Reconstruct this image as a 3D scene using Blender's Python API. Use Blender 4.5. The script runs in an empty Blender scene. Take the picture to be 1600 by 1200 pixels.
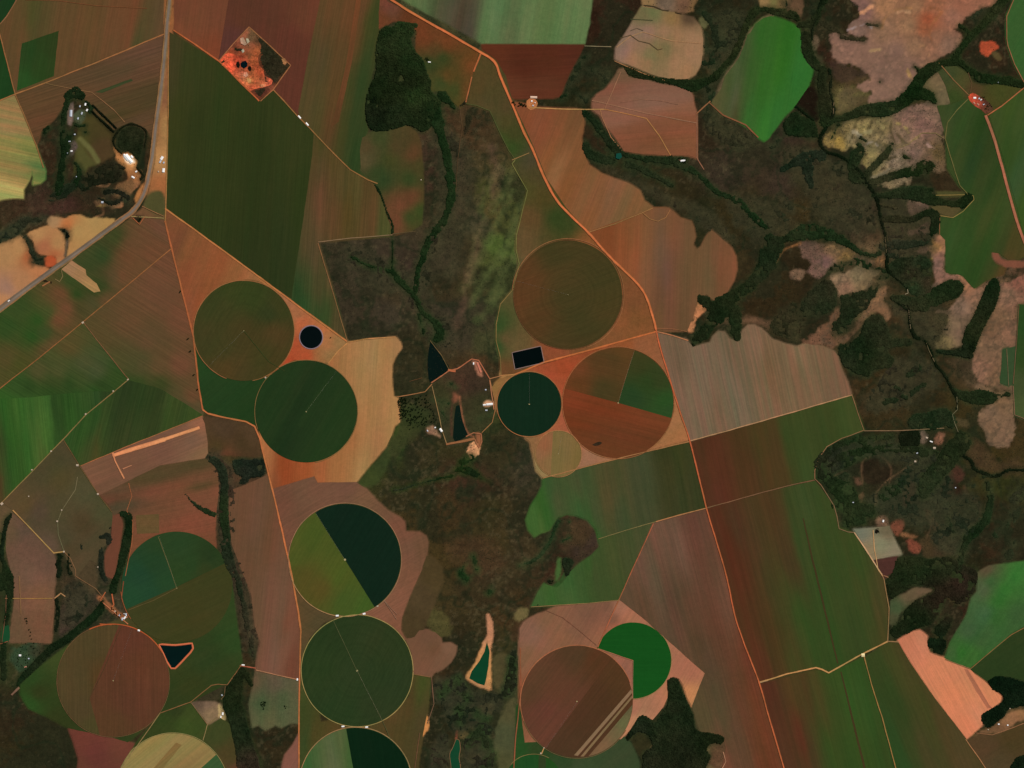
import bpy, math, random
import numpy as np
from mathutils import Vector
from mathutils.geometry import delaunay_2d_cdt

random.seed(7); rng = np.random.default_rng(7)
SC = bpy.context.scene
COL = SC.collection
S = 6.0                      # metres of land per map unit; the map is 1600 x 1200 units

# ------------------------------------------------------------------ camera, sky, sun, exposure
HGT = 36000.0
cam_d = bpy.data.cameras.new('camera'); cam = bpy.data.objects.new('camera', cam_d); COL.objects.link(cam)
cam.location = (0, 0, HGT)
cam_d.sensor_width = 36.0
cam_d.lens = 36.0 * HGT / (1600 * S)
cam_d.clip_start = 100.0; cam_d.clip_end = 300000.0
SC.camera = cam
SUN_EL, SUN_AZ = math.radians(50), math.radians(48)      # sun in the north-east
w = bpy.data.worlds.new('World'); SC.world = w; w.use_nodes = True
nt = w.node_tree; nt.nodes.clear()
sky = nt.nodes.new('ShaderNodeTexSky'); sky.sky_type = 'NISHITA'; sky.sun_disc = False
sky.sun_elevation = SUN_EL; sky.sun_rotation = SUN_AZ
bg = nt.nodes.new('ShaderNodeBackground'); bg.inputs['Strength'].default_value = 0.05
wo = nt.nodes.new('ShaderNodeOutputWorld')
nt.links.new(sky.outputs[0], bg.inputs[0]); nt.links.new(bg.outputs[0], wo.inputs[0])
sd = bpy.data.lights.new('sun', 'SUN'); sd.energy = 4.0; sd.angle = math.radians(0.5); sd.color = (1.0, 0.95, 0.88)
sun = bpy.data.objects.new('sun', sd); COL.objects.link(sun)
sdir = Vector((math.sin(SUN_AZ) * math.cos(SUN_EL), math.cos(SUN_AZ) * math.cos(SUN_EL), math.sin(SUN_EL)))
sun.rotation_euler = sdir.to_track_quat('Z', 'Y').to_euler(); sun.location = (0, 0, 500)
vs = SC.view_settings; vs.view_transform = 'Standard'; vs.look = 'None'; vs.gamma = 1; vs.exposure = 0.0
ILL = np.array([0.95, 0.92, 0.91])   # light on level ground: display value of a white sheet

# ------------------------------------------------------------------ helpers
def lin(h):
    h = h.lstrip('#')
    c = np.array([int(h[i:i + 2], 16) / 255 for i in (0, 2, 4)])
    return np.where(c <= 0.04045, c / 12.92, ((c + 0.055) / 1.055) ** 2.4)
def alb(h): return lin(h) / ILL
def P(s): return [tuple(float(v) for v in q.split(',')) for q in s.split()]
def PW(s, w0=None):
    r = []
    for q in s.split():
        v = [float(t) for t in q.split(',')]
        r.append((v[0], v[1], v[2] if len(v) > 2 else w0))
    return r
def CP(s):
    r = []
    for q in s.split():
        a, h = q.split('#'); x, y = a.strip(',').split(',')
        c = alb(h)
        if c[1] > 1.5 * c[0]: c[0] += 0.12 * (c[1] - c[0]); c[1] *= 0.94
        r.append((float(x), float(y), c))
    return r
def wx(x): return (x - 800.0) * S
def wy(y): return (600.0 - y) * S
def _h(ix, iy, seed):
    n = (ix.astype(np.int64) * 374761393 + iy.astype(np.int64) * 668265263 + seed * 974634777) & 0xFFFFFFFF
    n = ((n ^ (n >> 13)) * 1274126177) & 0xFFFFFFFF
    return ((n ^ (n >> 16)) & 0xFFFF) / 65535.0
def vnoise(x, y, sc, seed=0):
    x = np.asarray(x, float) / sc; y = np.asarray(y, float) / sc
    ix = np.floor(x); iy = np.floor(y); fx = x - ix; fy = y - iy
    fx = fx * fx * (3 - 2 * fx); fy = fy * fy * (3 - 2 * fy)
    a = _h(ix, iy, seed); b = _h(ix + 1, iy, seed); c = _h(ix, iy + 1, seed); d = _h(ix + 1, iy + 1, seed)
    return (a * (1 - fx) + b * fx) * (1 - fy) + (c * (1 - fx) + d * fx) * fy
def fbm(x, y, sc, seed=0, n=3):
    t = 0; a = 1; s = 0
    for k in range(n):
        t = t + a * vnoise(x, y, sc / 2 ** k, seed + k * 17); s += a; a *= 0.55
    return t / s - 0.5
def sdf(poly, X, Y):
    d = np.full(X.shape, 1e18); ins = np.zeros(X.shape, bool); n = len(poly)
    for i in range(n):
        x0, y0 = poly[i][:2]; x1, y1 = poly[(i + 1) % n][:2]
        ex, ey = x1 - x0, y1 - y0; L = ex * ex + ey * ey
        if L < 1e-9: continue
        t = np.clip(((X - x0) * ex + (Y - y0) * ey) / L, 0, 1)
        d = np.minimum(d, (X - x0 - t * ex) ** 2 + (Y - y0 - t * ey) ** 2)
        c = (y0 > Y) != (y1 > Y)
        if ey != 0: ins ^= c & (X < ex * (Y - y0) / ey + x0)
    d = np.sqrt(d); return np.where(ins, -d, d)
def sdstroke(pts, X, Y):
    d = np.full(X.shape, 1e9)
    if len(pts) == 1:
        x, y, w_ = pts[0]; return np.hypot(X - x, Y - y) - w_ / 2
    for (x0, y0, w0), (x1, y1, w1) in zip(pts[:-1], pts[1:]):
        ex, ey = x1 - x0, y1 - y0; L = max(ex * ex + ey * ey, 1e-9)
        t = np.clip(((X - x0) * ex + (Y - y0) * ey) / L, 0, 1)
        d = np.minimum(d, np.hypot(X - x0 - t * ex, Y - y0 - t * ey) - (w0 + (w1 - w0) * t) / 2)
    return d
def smooth(poly, closed=True, step=4.0):
    n = len(poly); out = []
    rngi = range(n) if closed else range(n - 1)
    A = [np.array(p, float) for p in poly]
    for i in rngi:
        if closed: p0, p1, p2, p3 = A[i - 1], A[i], A[(i + 1) % n], A[(i + 2) % n]
        else: p0, p1, p2, p3 = A[max(i - 1, 0)], A[i], A[i + 1], A[min(i + 2, n - 1)]
        m = max(1, int(np.hypot(*(p2 - p1)[:2]) / step))
        for k in range(m):
            t = k / m
            out.append(0.5 * ((2 * p1) + (-p0 + p2) * t + (2 * p0 - 5 * p1 + 4 * p2 - p3) * t * t + (-p0 + 3 * p1 - 3 * p2 + p3) * t ** 3))
    if not closed: out.append(A[-1])
    return [tuple(v) for v in out]
def subdiv(poly, step=4.0, closed=True):
    out = []; n = len(poly)
    for i in range(n if closed else n - 1):
        a = np.array(poly[i][:2]); b = np.array(poly[(i + 1) % n][:2])
        m = max(1, int(np.hypot(*(b - a)) / step))
        for k in range(m): out.append(tuple(a + (b - a) * k / m))
    if not closed: out.append(tuple(poly[-1][:2]))
    return out
def wob(pts, amp, sc=9.0, seed=3):
    x = np.array([p[0] for p in pts]); y = np.array([p[1] for p in pts])
    dx = fbm(x, y, sc, seed) * 2 * amp; dy = fbm(x + 500, y + 90, sc, seed) * 2 * amp
    return [(a + b, c + d) for a, b, c, d in zip(x, dx, y, dy)]
def circ(cx, cy, r, a0=0, a1=360, n=120):
    m = max(6, int(n * abs(a1 - a0) / 360))
    q = [(cx + r * math.cos(math.radians(a0 + (a1 - a0) * k / m)), cy - r * math.sin(math.radians(a0 + (a1 - a0) * k / m))) for k in range(m + (0 if abs(a1 - a0) >= 360 else 1))]
    return q
def idw(cps, X, Y, p=3.0, ang=None, k=0.25):
    """colour of the cover at a place from surveyed samples; along the drill rows samples reach farther"""
    if ang is not None:
        a = math.radians(ang); cx, cy = math.cos(a), -math.sin(a)
        def tr(x, y): return (x * cx + y * cy) * k, (-x * cy + y * cx)
        wp = fbm(X, Y, 30, 77, 2) * 5
        X, Y = tr(X + wp, Y); cps = [(*tr(x, y), c) for x, y, c in cps]
    num = np.zeros(X.shape + (3,)); den = np.zeros(X.shape)
    for x, y, c in cps:
        w_ = 1.0 / (((X - x) ** 2 + (Y - y) ** 2 + 30.0) ** (p / 2))
        num += w_[..., None] * c; den += w_
    return num / den[..., None]

def mesh_obj(name, V, F, mat, col=None, parent=None, origin=None, smooth_=False):
    V = np.asarray(V, float); me = bpy.data.meshes.new(name)
    o = np.array(origin if origin is not None else (0, 0, 0), float)
    Vl = V - o
    groups = F if isinstance(F, list) else [F]
    me.vertices.add(len(V)); me.vertices.foreach_set('co', Vl.astype(np.float32).ravel())
    nl = sum(g.size for g in groups); nf = sum(len(g) for g in groups)
    me.loops.add(nl); me.loops.foreach_set('vertex_index', np.concatenate([g.ravel() for g in groups]).astype(np.int32))
    me.polygons.add(nf)
    tot = np.concatenate([np.full(len(g), g.shape[1]) for g in groups])
    st = np.concatenate([[0], np.cumsum(tot)[:-1]])
    me.polygons.foreach_set('loop_start', st.astype(np.int32))
    me.update(calc_edges=True); me.validate(clean_customdata=False)
    if not smooth_: me.shade_flat()
    if col is not None:
        a = me.color_attributes.new('Col', 'FLOAT_COLOR', 'POINT')
        c = np.ones((len(V), 4), np.float32); col = np.asarray(col)
        c[:, :col.shape[1]] = col
        a.data.foreach_set('color', c.ravel())
    me.materials.append(mat)
    ob = bpy.data.objects.new(name, me); COL.objects.link(ob)
    if parent is not None:
        ob.parent = parent; po = np.array(parent.get('_o', (0, 0, 0))); ob.location = tuple(o - po)
    else: ob.location = tuple(o)
    ob['_o'] = tuple(o)
    return ob
def tag(o, label=None, cat=None, group=None, kind=None):
    if label: o['label'] = label
    if cat: o['category'] = cat
    if group: o['group'] = group
    if kind: o['kind'] = kind
    return o
def empty(name, x, y, z=0, rz=0):
    o = bpy.data.objects.new(name, None); COL.objects.link(o)
    o.location = (wx(x), wy(y), z); o.rotation_euler = (0, 0, rz); o.empty_display_size = 5
    return o

# ------------------------------------------------------------------ materials
def land_mat(name, ang=0.0, wide=0.0, fine=0.0, mott=0.06, use_alpha=False, wide_m=110.0, fine_m=13.0, ring=None):
    """vertex colour of the crop or soil, varied by drill rows (ang, degrees) and by mottling"""
    m = bpy.data.materials.new(name); m.use_nodes = True; t = m.node_tree; t.nodes.clear()
    N = t.nodes.new; L = t.links.new
    out = N('ShaderNodeOutputMaterial'); bs = N('ShaderNodeBsdfDiffuse'); bs.inputs['Roughness'].default_value = 0.6
    at = N('ShaderNodeAttribute'); at.attribute_name = 'Col'
    geo = N('ShaderNodeNewGeometry')
    def math_(op, a, b=None):
        n = N('ShaderNodeMath'); n.operation = op
        for i, v in enumerate((a, b)):
            if v is None: continue
            if isinstance(v, (int, float)): n.inputs[i].default_value = v
            else: L(v, n.inputs[i])
        return n.outputs[0]
    def noise(vec, scale, detail=2.0, rough=0.5):
        n = N('ShaderNodeTexNoise'); n.inputs['Scale'].default_value = scale; n.inputs['Detail'].default_value = detail
        n.inputs['Roughness'].default_value = rough; L(vec, n.inputs['Vector']); return math_('MAXIMUM', math_('MINIMUM', math_('MULTIPLY', math_('SUBTRACT', n.outputs['Fac'], 0.5), 4.5), 1.0), -1.0)
    col = at.outputs['Color']
    def vary(col, s, vec):
        # col * (1 + s*vec)
        sc = N('ShaderNodeVectorMath'); sc.operation = 'SCALE'; sc.inputs[0].default_value = vec; L(s, sc.inputs['Scale'])
        ad = N('ShaderNodeVectorMath'); ad.operation = 'ADD'; L(sc.outputs[0], ad.inputs[0]); ad.inputs[1].default_value = (1, 1, 1)
        mx = N('ShaderNodeVectorMath'); mx.operation = 'MAXIMUM'; L(ad.outputs[0], mx.inputs[0]); mx.inputs[1].default_value = (0.15, 0.15, 0.15)
        mu = N('ShaderNodeVectorMath'); mu.operation = 'MULTIPLY'; L(col, mu.inputs[0]); L(mx.outputs[0], mu.inputs[1]); return mu.outputs[0]
    pos = geo.outputs['Position']
    if wide or fine:
        mp = N('ShaderNodeMapping'); mp.vector_type = 'POINT'; mp.inputs['Rotation'].default_value = (0, 0, -math.radians(ang))
        L(pos, mp.inputs['Vector'])
        if ring is not None:
            sub = N('ShaderNodeVectorMath'); sub.operation = 'SUBTRACT'; L(pos, sub.inputs[0]); sub.inputs[1].default_value = (wx(ring[0]), wy(ring[1]), 0)
            ln = N('ShaderNodeVectorMath'); ln.operation = 'LENGTH'; L(sub.outputs[0], ln.inputs[0])
            cb = N('ShaderNodeCombineXYZ'); L(ln.outputs['Value'], cb.inputs[1]); rp = cb.outputs[0]
        def strip(m_, along):
            sc = N('ShaderNodeVectorMath'); sc.operation = 'MULTIPLY'; sc.inputs[1].default_value = (1 / along, 1 / m_, 0)
            L(mp.outputs[0], sc.inputs[0]); return sc.outputs[0]
        if wide:
            col = vary(col, noise(strip(wide_m, wide_m * 30), 1.0, 1.5), (wide * 1.1, -wide * 0.15, wide * 0.15))
            col = vary(col, noise(strip(wide_m * 0.33, wide_m * 25), 1.0, 1.0), (wide * 0.6, wide * 0.45, wide * 0.4))
        if fine: col = vary(col, noise(strip(fine_m, fine_m * 40), 1.0, 1.0), (fine * 1.6, fine * 1.3, fine * 1.3))
        if ring is not None:
            sc = N('ShaderNodeVectorMath'); sc.operation = 'SCALE'; sc.inputs['Scale'].default_value = 1 / 30.0; L(rp, sc.inputs[0])
            col = vary(col, noise(sc.outputs[0], 1.0, 1.0), (fine * 1.3, fine * 1.1, fine * 1.1))
    n1 = noise(pos, 1 / 420.0, 4.0, 0.6); n2 = noise(pos, 1 / 45.0, 3.0, 0.65); n3 = noise(pos, 1 / 14.0, 1.0)
    if use_alpha:
        al = at.outputs['Alpha']
        n1 = math_('MULTIPLY', n1, al); n2 = math_('MULTIPLY', n2, al); n3 = math_('MULTIPLY', n3, al)
        n4 = math_('MULTIPLY', noise(pos, 1 / 130.0, 3.0, 0.65), al)
        col = vary(col, n1, (0.45, 0.3, 0.28)); col = vary(col, n4, (0.45, 0.5, 0.42)); col = vary(col, n2, (0.62, 0.52, 0.5)); col = vary(col, n3, (0.36, 0.3, 0.3))
    else:
        col = vary(col, n1, (mott * 2.0, mott * 0.5, mott)); col = vary(col, n2, (mott * 1.2, mott, mott)); col = vary(col, n3, (mott * 0.8,) * 3)
    L(col, bs.inputs['Color']); L(bs.outputs[0], out.inputs[0])
    return m
def flat_mat(name, hexc, rough=0.8, metal=0.0, var=0.1, sc=1 / 6.0, direct=None):
    m = bpy.data.materials.new(name); m.use_nodes = True; t = m.node_tree
    b = t.nodes['Principled BSDF']; b.inputs['Roughness'].default_value = rough; b.inputs['Metallic'].default_value = metal
    c = direct if direct is not None else alb(hexc)
    n = t.nodes.new('ShaderNodeTexNoise'); n.inputs['Scale'].default_value = sc; n.inputs['Detail'].default_value = 3
    g = t.nodes.new('ShaderNodeNewGeometry'); t.links.new(g.outputs['Position'], n.inputs['Vector'])
    r = t.nodes.new('ShaderNodeMix'); r.data_type = 'RGBA'
    r.inputs[6].default_value = (*(np.clip(c * (1 - var), 0, 1)), 1); r.inputs[7].default_value = (*(np.clip(c * (1 + var), 0, 0.95)), 1)
    t.links.new(n.outputs['Fac'], r.inputs[0]); t.links.new(r.outputs[2], b.inputs['Base Color'])
    return m
def water_mat(name, hexc, rough=0.12):
    m = flat_mat(name, hexc, rough, 0, 0.15, 1 / 60.0)
    m.node_tree.nodes['Principled BSDF'].inputs['Specular IOR Level'].default_value = 0.04
    return m

# ------------------------------------------------------------------ the ground sheet
exec_paint = []      # filled below: (shape kind, points, colours, feather, edge wobble, mottling)
def paint(pts, colour, feather=1.5, edge=1.5, mott=None, op=1.0, sm=True):
    q = P(pts) if isinstance(pts, str) else pts
    if sm and len(q) > 3: q = smooth(q)
    exec_paint.append(('p', q, CP(colour) if ',' in colour else alb(colour), feather, edge, mott, op))
def stroke(pts, colour, w_=3, feather=1.2, edge=0.6, mott=None, op=1.0):
    q = PW(pts, w_)
    if len(q) > 2: q = smooth(q, False)
    exec_paint.append(('s', q, alb(colour), feather, edge, mott, op))

GROUND = CP("""40,330#38271c 150,260#34261a 70,260#3a281c 20,350#32291a 250,100#5a4228 620,450#3c2f22 600,420#41332a 560,400#42352a 530,400#3d3226 640,440#42302a 650,560#362e1f
700,400#42342a 730,400#403424 740,260#4b3c28 715,300#4a3426 700,250#443028 670,270#453026 770,330#504228 745,350#4b4030 770,420#4d4e2a 780,380#525a2e 800,330#4d4a2a 760,300#4c4528 740,440#453a26 740,500#42382a 720,530#42362a 760,540#45402a 720,220#4b3424
690,450#3c2f20 700,490#40342a 600,500#40342a 560,480#3f3227 630,540#372e20 600,560#40301f
600,700#33311c 630,670#363a1e 700,680#3a311e 650,700#3a3020 700,800#42301f 650,790#42331f 740,760#452d22 720,750#452d22 700,860#46341f 760,800#3a301e 760,900#3c2e20 700,1000#33291b 720,1100#2e2819
680,920#463622 650,920#4a3c24 760,1000#352b1c 820,720#40362a 790,700#3a3020 860,880#42281f 830,870#3c2f20 800,850#3d3022 780,850#40321f 850,870#3a3020 900,840#4a3526 920,860#42302a 620,690#2f4020 800,960#44301f 790,1020#3b3420 800,1100#45402a 780,1180#484528 760,1150#38321f
680,1060#3a2a1c 670,1150#33291a 780,900#3f3222 740,620#3a3a22 690,640#3a3322 760,650#3c3b22 750,580#4b3222 730,590#44301f
950,100#38291c 930,30#331e16 950,20#35231a 910,130#33291a 880,140#2c2818 1130,60#302618 1110,90#2e2718 1150,120#33301c 1120,200#35261c 1180,230#443429 1130,270#44332a 1250,270#33281a 1220,230#46322a 1220,290#44322a 940,220#34261a
980,260#2f2819 1150,330#3a2d1c 1200,340#42321f 1270,330#44321f 1300,300#3c2c1e 1330,330#46342a 1350,300#44332a 1100,330#2c2819 1060,310#33291a 1200,410#37291c 1150,400#3f3020 1250,430#33261a 1220,460#3b2b1c 1250,500#30261a 1180,470#38281a 1140,500#33281a 1160,500#4a3526 1340,440#70503f 1350,470#745a40
1290,480#3c2d20 1430,320#38281c 1430,360#3f2c1f 1430,350#38291c 1420,440#42301f 1370,490#3a291c 1350,420#7d5c44 1440,500#45301f 1460,490#4a3624 1430,560#33281a 1360,600#45311f 1340,620#4c3524 1400,640#42301f 1450,600#3c2c1c 1400,600#33281a 1380,650#40301f 1440,640#3f301f
1500,640#45341f 1510,690#44361f 1550,720#48361f 1570,690#46331f 1520,660#3f3320 1350,690#2e2a1a 1400,690#2f2a1a 1420,730#33301c 1320,740#24281a 1340,790#2b2a1a 1400,780#302c1b 1500,780#3a2f1c 1480,740#2a2e1a 1560,850#3a281c 1570,760#33321a 1560,800#352a1b 1480,850#38291c 1450,950#30241a
1500,880#2f281a 1480,930#42281f 1480,960#40291f 1450,900#24221a 1400,930#2a2018 1420,980#2a221a 1340,60#382a1c 1320,30#34271b 1290,50#38281c 1290,90#42281f 1530,80#3a271c 1560,60#38271c 1530,110#3a281c 1500,90#3a271c 1330,120#3f301f 1280,130#2e2618 1320,110#44321f 1330,150#6a5a3a
60,1160#302819 20,1180#322819 80,1200#30261a 10,1120#33271b 0,900#332a1a 130,940#40352a 120,960#42352a 110,930#3a2f20 430,1160#33271a 420,1180#33281a 350,720#4a3a24 350,680#4a3826 380,690#46351f 20,1040#363420 40,1010#3f3a24 360,1000#3a2a1e 385,900#33291a 360,1050#3a2c1c 270,800#7a4830
1560,1120#705038 1540,1140#5c452c 1450,1010#40301f 1120,1190#5a4430 1060,1180#2a2a18 410,700#3f301f 385,750#4a3526 1420,1030#38401e 1600,1000#304020 -60,300#6a5638 -60,900#3c3320 -60,1150#3a3020 1660,300#38502a 1660,800#3a3020 1660,1100#4a3a28 800,-60#50603c 800,1260#3f3a24 300,-60#5f3d28 1200,-60#3a2d20 1200,1260#40361f
1555,570#7d5a48 1560,520#7d5c48 1580,490#7a5544 1590,430#7c5040 1565,440#805a45""")

# natural cover that belongs to the ground: dry pasture, washed-out soil, scars, yards
paint("1338,-60 1340,18 1346,22 1330,35 1325,50 1338,57 1355,60 1345,64 1320,57 1300,48 1298,85 1310,97 1330,103 1350,112 1362,122 1345,130 1340,136 1350,142 1364,145 1354,155 1350,162 1395,164 1412,150 1425,130 1436,115 1428,104 1438,108 1455,100 1466,94 1485,83 1490,78 1500,65 1500,55 1490,46 1502,38 1510,27 1540,10 1572,-5 1600,-60",
      "1350,15#7d5a50 1380,10#a0724f 1430,10#8c6548 1460,10#9a6245 1500,10#946048 1340,45#7d6052 1380,50#8c684e 1420,40#8f6a4c 1400,80#80604f 1350,85#856350 1330,75#846150 1420,110#80604f 1400,140#876552 1370,150#866552 1460,60#8a6048 1450,30#964f33 1445,45#8f5538 1480,70#84624e 1430,70#8a674c 1490,25#966650 1380,110#80604f", 1.5, 2.5, 0.18)
paint("1400,172 1430,163 1440,160 1465,165 1478,190 1475,215 1478,260 1462,268 1440,260 1420,285 1392,292 1362,278 1385,262 1360,268 1345,255 1352,240 1330,232 1310,235 1290,228 1290,215 1310,200 1330,188 1370,185",
      "1415,180#7a5a4c 1440,200#7c5c4e 1300,225#8a7040 1320,205#6a5a38 1350,205#857448 1380,200#7c6a44 1400,215#7f6650 1350,225#8c785a 1380,230#7c6a4a 1360,245#8a7a4c 1400,250#84705a 1430,240#7a5f50 1450,250#6f5540 1380,275#8c7656 1370,270#8a7650 1310,220#9a7c3c 1330,215#807050 1465,240#5a4a2c 1345,245#86743f", 1.5, 3.5, 0.45)
for q in ("1338,190 1332,215", "1362,190 1357,205 1360,215", "1392,190 1392,208 1398,220", "1372,218 1385,228 1390,240", "1402,210 1415,225", "1345,222 1362,230", "1410,240 1425,248", "1380,250 1400,245"):
    stroke(q, '#4a4028', 4, 1.5, 1.2, 0.4, 0.8)
paint("1352,225 1366,218 1378,225 1372,240 1356,236", '#5f5a3a', 2, 2, 0.4, 0.5)
paint("1360,170 1395,165 1350,185 1325,185 1310,178 1312,150 1330,120 1355,122 1330,135 1345,142 1330,150 1355,150", "1330,125#4a3a24 1325,150#5c5034 1350,175#4a3c26 1315,170#5f5334", 2, 2, 0.35)
for q, c, w_ in (("1344,20 1352,16 1362,10", '#d0946a', 4), ("1325,47 1338,42 1350,38 1354,36 1362,44", '#a8928c', 1.8), ("1378,45 1383,28 1398,16 1425,12", '#946a46', 4), ("1402,20 1412,17 1422,20", '#b08460', 4), ("1360,80 1375,77", '#a8845c', 4),
                 ("1438,72 1449,74 1452,92 1458,98", '#b0805a', 2), ("1418,105 1420,116 1430,126", '#a07c4c', 2.2), ("1455,12 1470,18 1462,30 1452,50 1456,68", '#8f5a3a', 4), ("1438,101 1448,104", '#a87c58', 3), ("1302,66 1306,75", '#a87c4c', 3),
                 ("1350,229 1358,222 1368,224 1372,228", '#a0907c', 2), ("1301,222 1312,222 1316,228", '#a08044', 7), ("1335,207 1343,212", '#98886c', 6), ("1372,190 1380,200", '#8c7c50', 5), ("1403,192 1412,198 1420,208", '#a08c50', 3), ("1352,208 1360,206", '#8f8058', 6),
                 ("1400,228 1420,222 1445,208", '#7f6c48', 2), ("1346,212 1340,208", '#a09478', 3), ("1362,278 1380,272 1392,262", '#948468', 4), ("1448,225 1460,232", '#a08070', 1.5), ("1456,375 1462,384 1470,386", '#c0884c', 4), ("1457,404 1460,408", '#c0a04c', 2),
                 ("1465,545 1475,535 1480,527", '#a09048', 3), ("1493,437 1502,443 1510,440", '#a8744c', 3), ("1490,490 1494,492", '#a89c60', 2), ("1482,500 1486,508", '#a0884c', 3)):
    stroke(q, c, w_ * 0.9, 1.4, 2.0, 0.25, 0.85)
paint("1540,64 1555,66 1562,75 1550,80 1545,89 1538,86 1531,80 1532,66", '#a84a2e', 1.2, 1.6, 0.35)
paint("1550,82 1560,82 1565,95 1555,93", '#57482a', 1.5, 1, 0.2)
paint("1443,126 1474,111 1480,140 1487,161 1465,164 1452,152 1441,140", "1450,140#6a5a3c 1475,150#6e5f42 1465,125#705c40", 1.2, 1, 0.2)
paint("1420,312 1440,310 1452,322 1440,336 1428,338 1420,330", '#8a6656', 1.2, 1.5, 0.25)
paint("1418,360 1430,358 1450,348 1452,364 1430,366 1420,368", '#705042', 1.2, 1.5, 0.25)
paint("1458,368 1468,365 1477,372 1477,425 1500,430 1512,440 1520,452 1538,446 1548,438 1560,434 1540,455 1530,475 1515,505 1508,535 1492,542 1466,545 1462,538 1472,520 1480,505 1480,490 1462,488 1466,484 1480,486 1492,470 1502,455 1500,445 1480,445 1455,460 1450,456 1462,440 1458,420 1455,395 1440,396 1428,392 1445,385 1460,380",
      "1462,385#ad7c44 1465,375#8a6048 1445,390#8a6450 1465,410#866154 1480,440#8c6250 1510,445#9a6a4c 1500,480#785f4c 1490,510#776048 1475,535#7d6a44 1530,465#85614a 1500,520#745a46 1470,400#8c6250 1460,450#80604e", 1.2, 1.8, 0.22)
paint("1556,445 1575,440 1600,430 1660,420 1660,470 1591,475 1588,540 1567,545 1562,598 1540,600 1525,590 1518,560 1522,530 1535,505 1550,480 1560,462", "1575,460#82604a 1560,500#75583f 1540,540#765a42 1530,580#8a634c 1560,590#7a5a40 1590,440#885644 1545,510#6e523a 1575,520#7d5a44", 1.2, 2, 0.3)
paint("1550,392 1558,395 1568,406 1600,408 1600,418 1575,418 1566,414 1552,406", '#7d4c38', 1.2, 1, 0.15)
paint("1525,600 1540,605 1555,612 1575,612 1580,604 1583,650 1586,670 1580,690 1578,697 1550,697 1542,690 1538,672 1528,662 1533,645 1545,630 1560,625 1530,620", "1550,640#7a5f48 1570,680#7a5d46 1560,630#765a3f 1540,606#7d5f46 1545,675#705740", 1.2, 2, 0.28)
paint("1250,380 1265,376 1290,385 1300,378 1310,390 1325,385 1345,400 1365,405 1382,395 1386,420 1370,420 1350,410 1330,408 1310,412 1290,425 1275,435 1262,425 1270,412 1255,400", "1265,390#5a4438 1290,410#6c5048 1275,420#6e5244 1320,398#7d6038 1300,385#806242 1350,408#6f5440 1375,405#7d5838", 2, 3, 0.5)
paint("1300,430 1320,425 1335,420 1345,412 1365,422 1376,425 1360,440 1350,455 1345,460 1330,458 1312,465 1308,450 1298,440", "1310,435#8a7054 1340,430#7d6a4c 1320,450#8f6850 1360,430#6f5c40 1350,450#806848", 1.5, 3, 0.3)
paint("1360,460 1385,450 1380,470 1390,480 1390,500 1384,502 1378,490 1365,488 1350,505 1330,530 1310,540 1290,542 1255,535 1262,525 1290,505 1310,480 1312,495 1300,515 1325,525 1350,485", "1375,465#7d5c3f 1365,480#75563c 1300,510#6a4a34 1280,530#6e4d38 1340,515#5e4630 1385,490#7c5a3e", 2, 3, 0.4)
paint("1235,425 1245,418 1258,425 1250,437 1238,435", '#6e5540', 2, 2, 0.4)
stroke("1206,418 1215,405 1226,390 1250,380", '#8f5f38', 3, 1.5, 1.5, 0.4, 0.8)
stroke("1340,565 1346,575 1345,582", '#6e5338', 5, 2, 2, 0.4, 0.8)
paint("1110,480 1100,475 1093,470 1087,490 1080,505 1072,515 1076,520 1082,518 1090,500 1098,490", '#b97a50', 1.2, 2, 0.35)
stroke("1120,505 1135,500 1150,505 1170,500 1200,505", '#6c4e38', 10, 4, 3, 0.35, 0.7)
# the top centre: bare pockets between the tan field and the scrub
paint("1004,-60 1004,12 1030,14 1045,18 1060,20 1075,20 1085,10 1090,-60", "1010,5#8a6a45 1040,5#6e5a48 1070,5#6f4f3a 1085,10#7a5a38", 1.5, 2, 0.35)
paint("1188,-60 1187,8 1200,13 1232,8 1240,-60", "1195,5#8f7048 1210,3#6f6a3c 1220,5#83623e", 1.2, 1.5, 0.2)
paint("1232,0 1252,-60 1254,20 1245,28 1230,25", '#5e4530', 1.5, 1.5, 0.3)
paint("1300,95 1330,103 1358,118 1345,122 1335,125 1312,130 1300,120", '#44332a', 3, 3, 0.3, 0.5)
paint("1265,75 1275,78 1278,60 1270,55", '#6b5842', 1.5, 2, 0.4, 0.7)
stroke("1270,40 1268,78 1282,95 1282,115", '#5a4a34', 3, 2, 2, 0.4, 0.6)
stroke("1287,130 1292,140 1298,160 1305,175", '#5e4c34', 3, 2, 2, 0.4, 0.7)
paint("1095,90 1130,85 1140,90 1115,120 1105,110", '#4c3a24', 4, 4, 0.5, 0.7)
paint("1092,28 1113,24 1108,40 1098,45", '#5f5a38', 1.5, 1.5, 0.2)
paint("1243,166 1262,136 1280,144 1284,182 1270,191 1258,180", '#1e160e', 1.5, 1.5, 0.35)
paint("1128,115 1170,55 1172,40 1150,75 1140,100 1120,120", '#454a28', 2, 1.5, 0.2)
paint("1112,158 1130,120 1152,90 1168,52 1195,25 1210,24 1170,70 1140,130 1118,165", '#705a40', 1.5, 1, 0.2, .8)
# green flush streaks on the slope above the reservoir farm
for q, w_ in (("738,475 760,430 790,390 815,320", 9), ("725,455 750,400 775,350 800,300", 6), ("765,470 785,430 805,400", 10), ("770,330 790,300 800,270", 8), ("750,330 765,290 780,260", 5), ("745,500 770,480 785,450", 6), ("735,420 745,370 755,340", 4)):
    stroke(q, '#5a6236', w_ * 1.2, 6, 3.5, 0.3, 0.4)
for q, w_ in (("728,440 742,400 750,350", 6), ("770,300 775,260 765,230", 8), ("715,330 722,280 718,240", 8), ("712,510 725,480 728,450", 5)):
    stroke(q, '#6a4c3a', w_ * 1.5, 6, 4, 0.4, 0.4)
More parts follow.
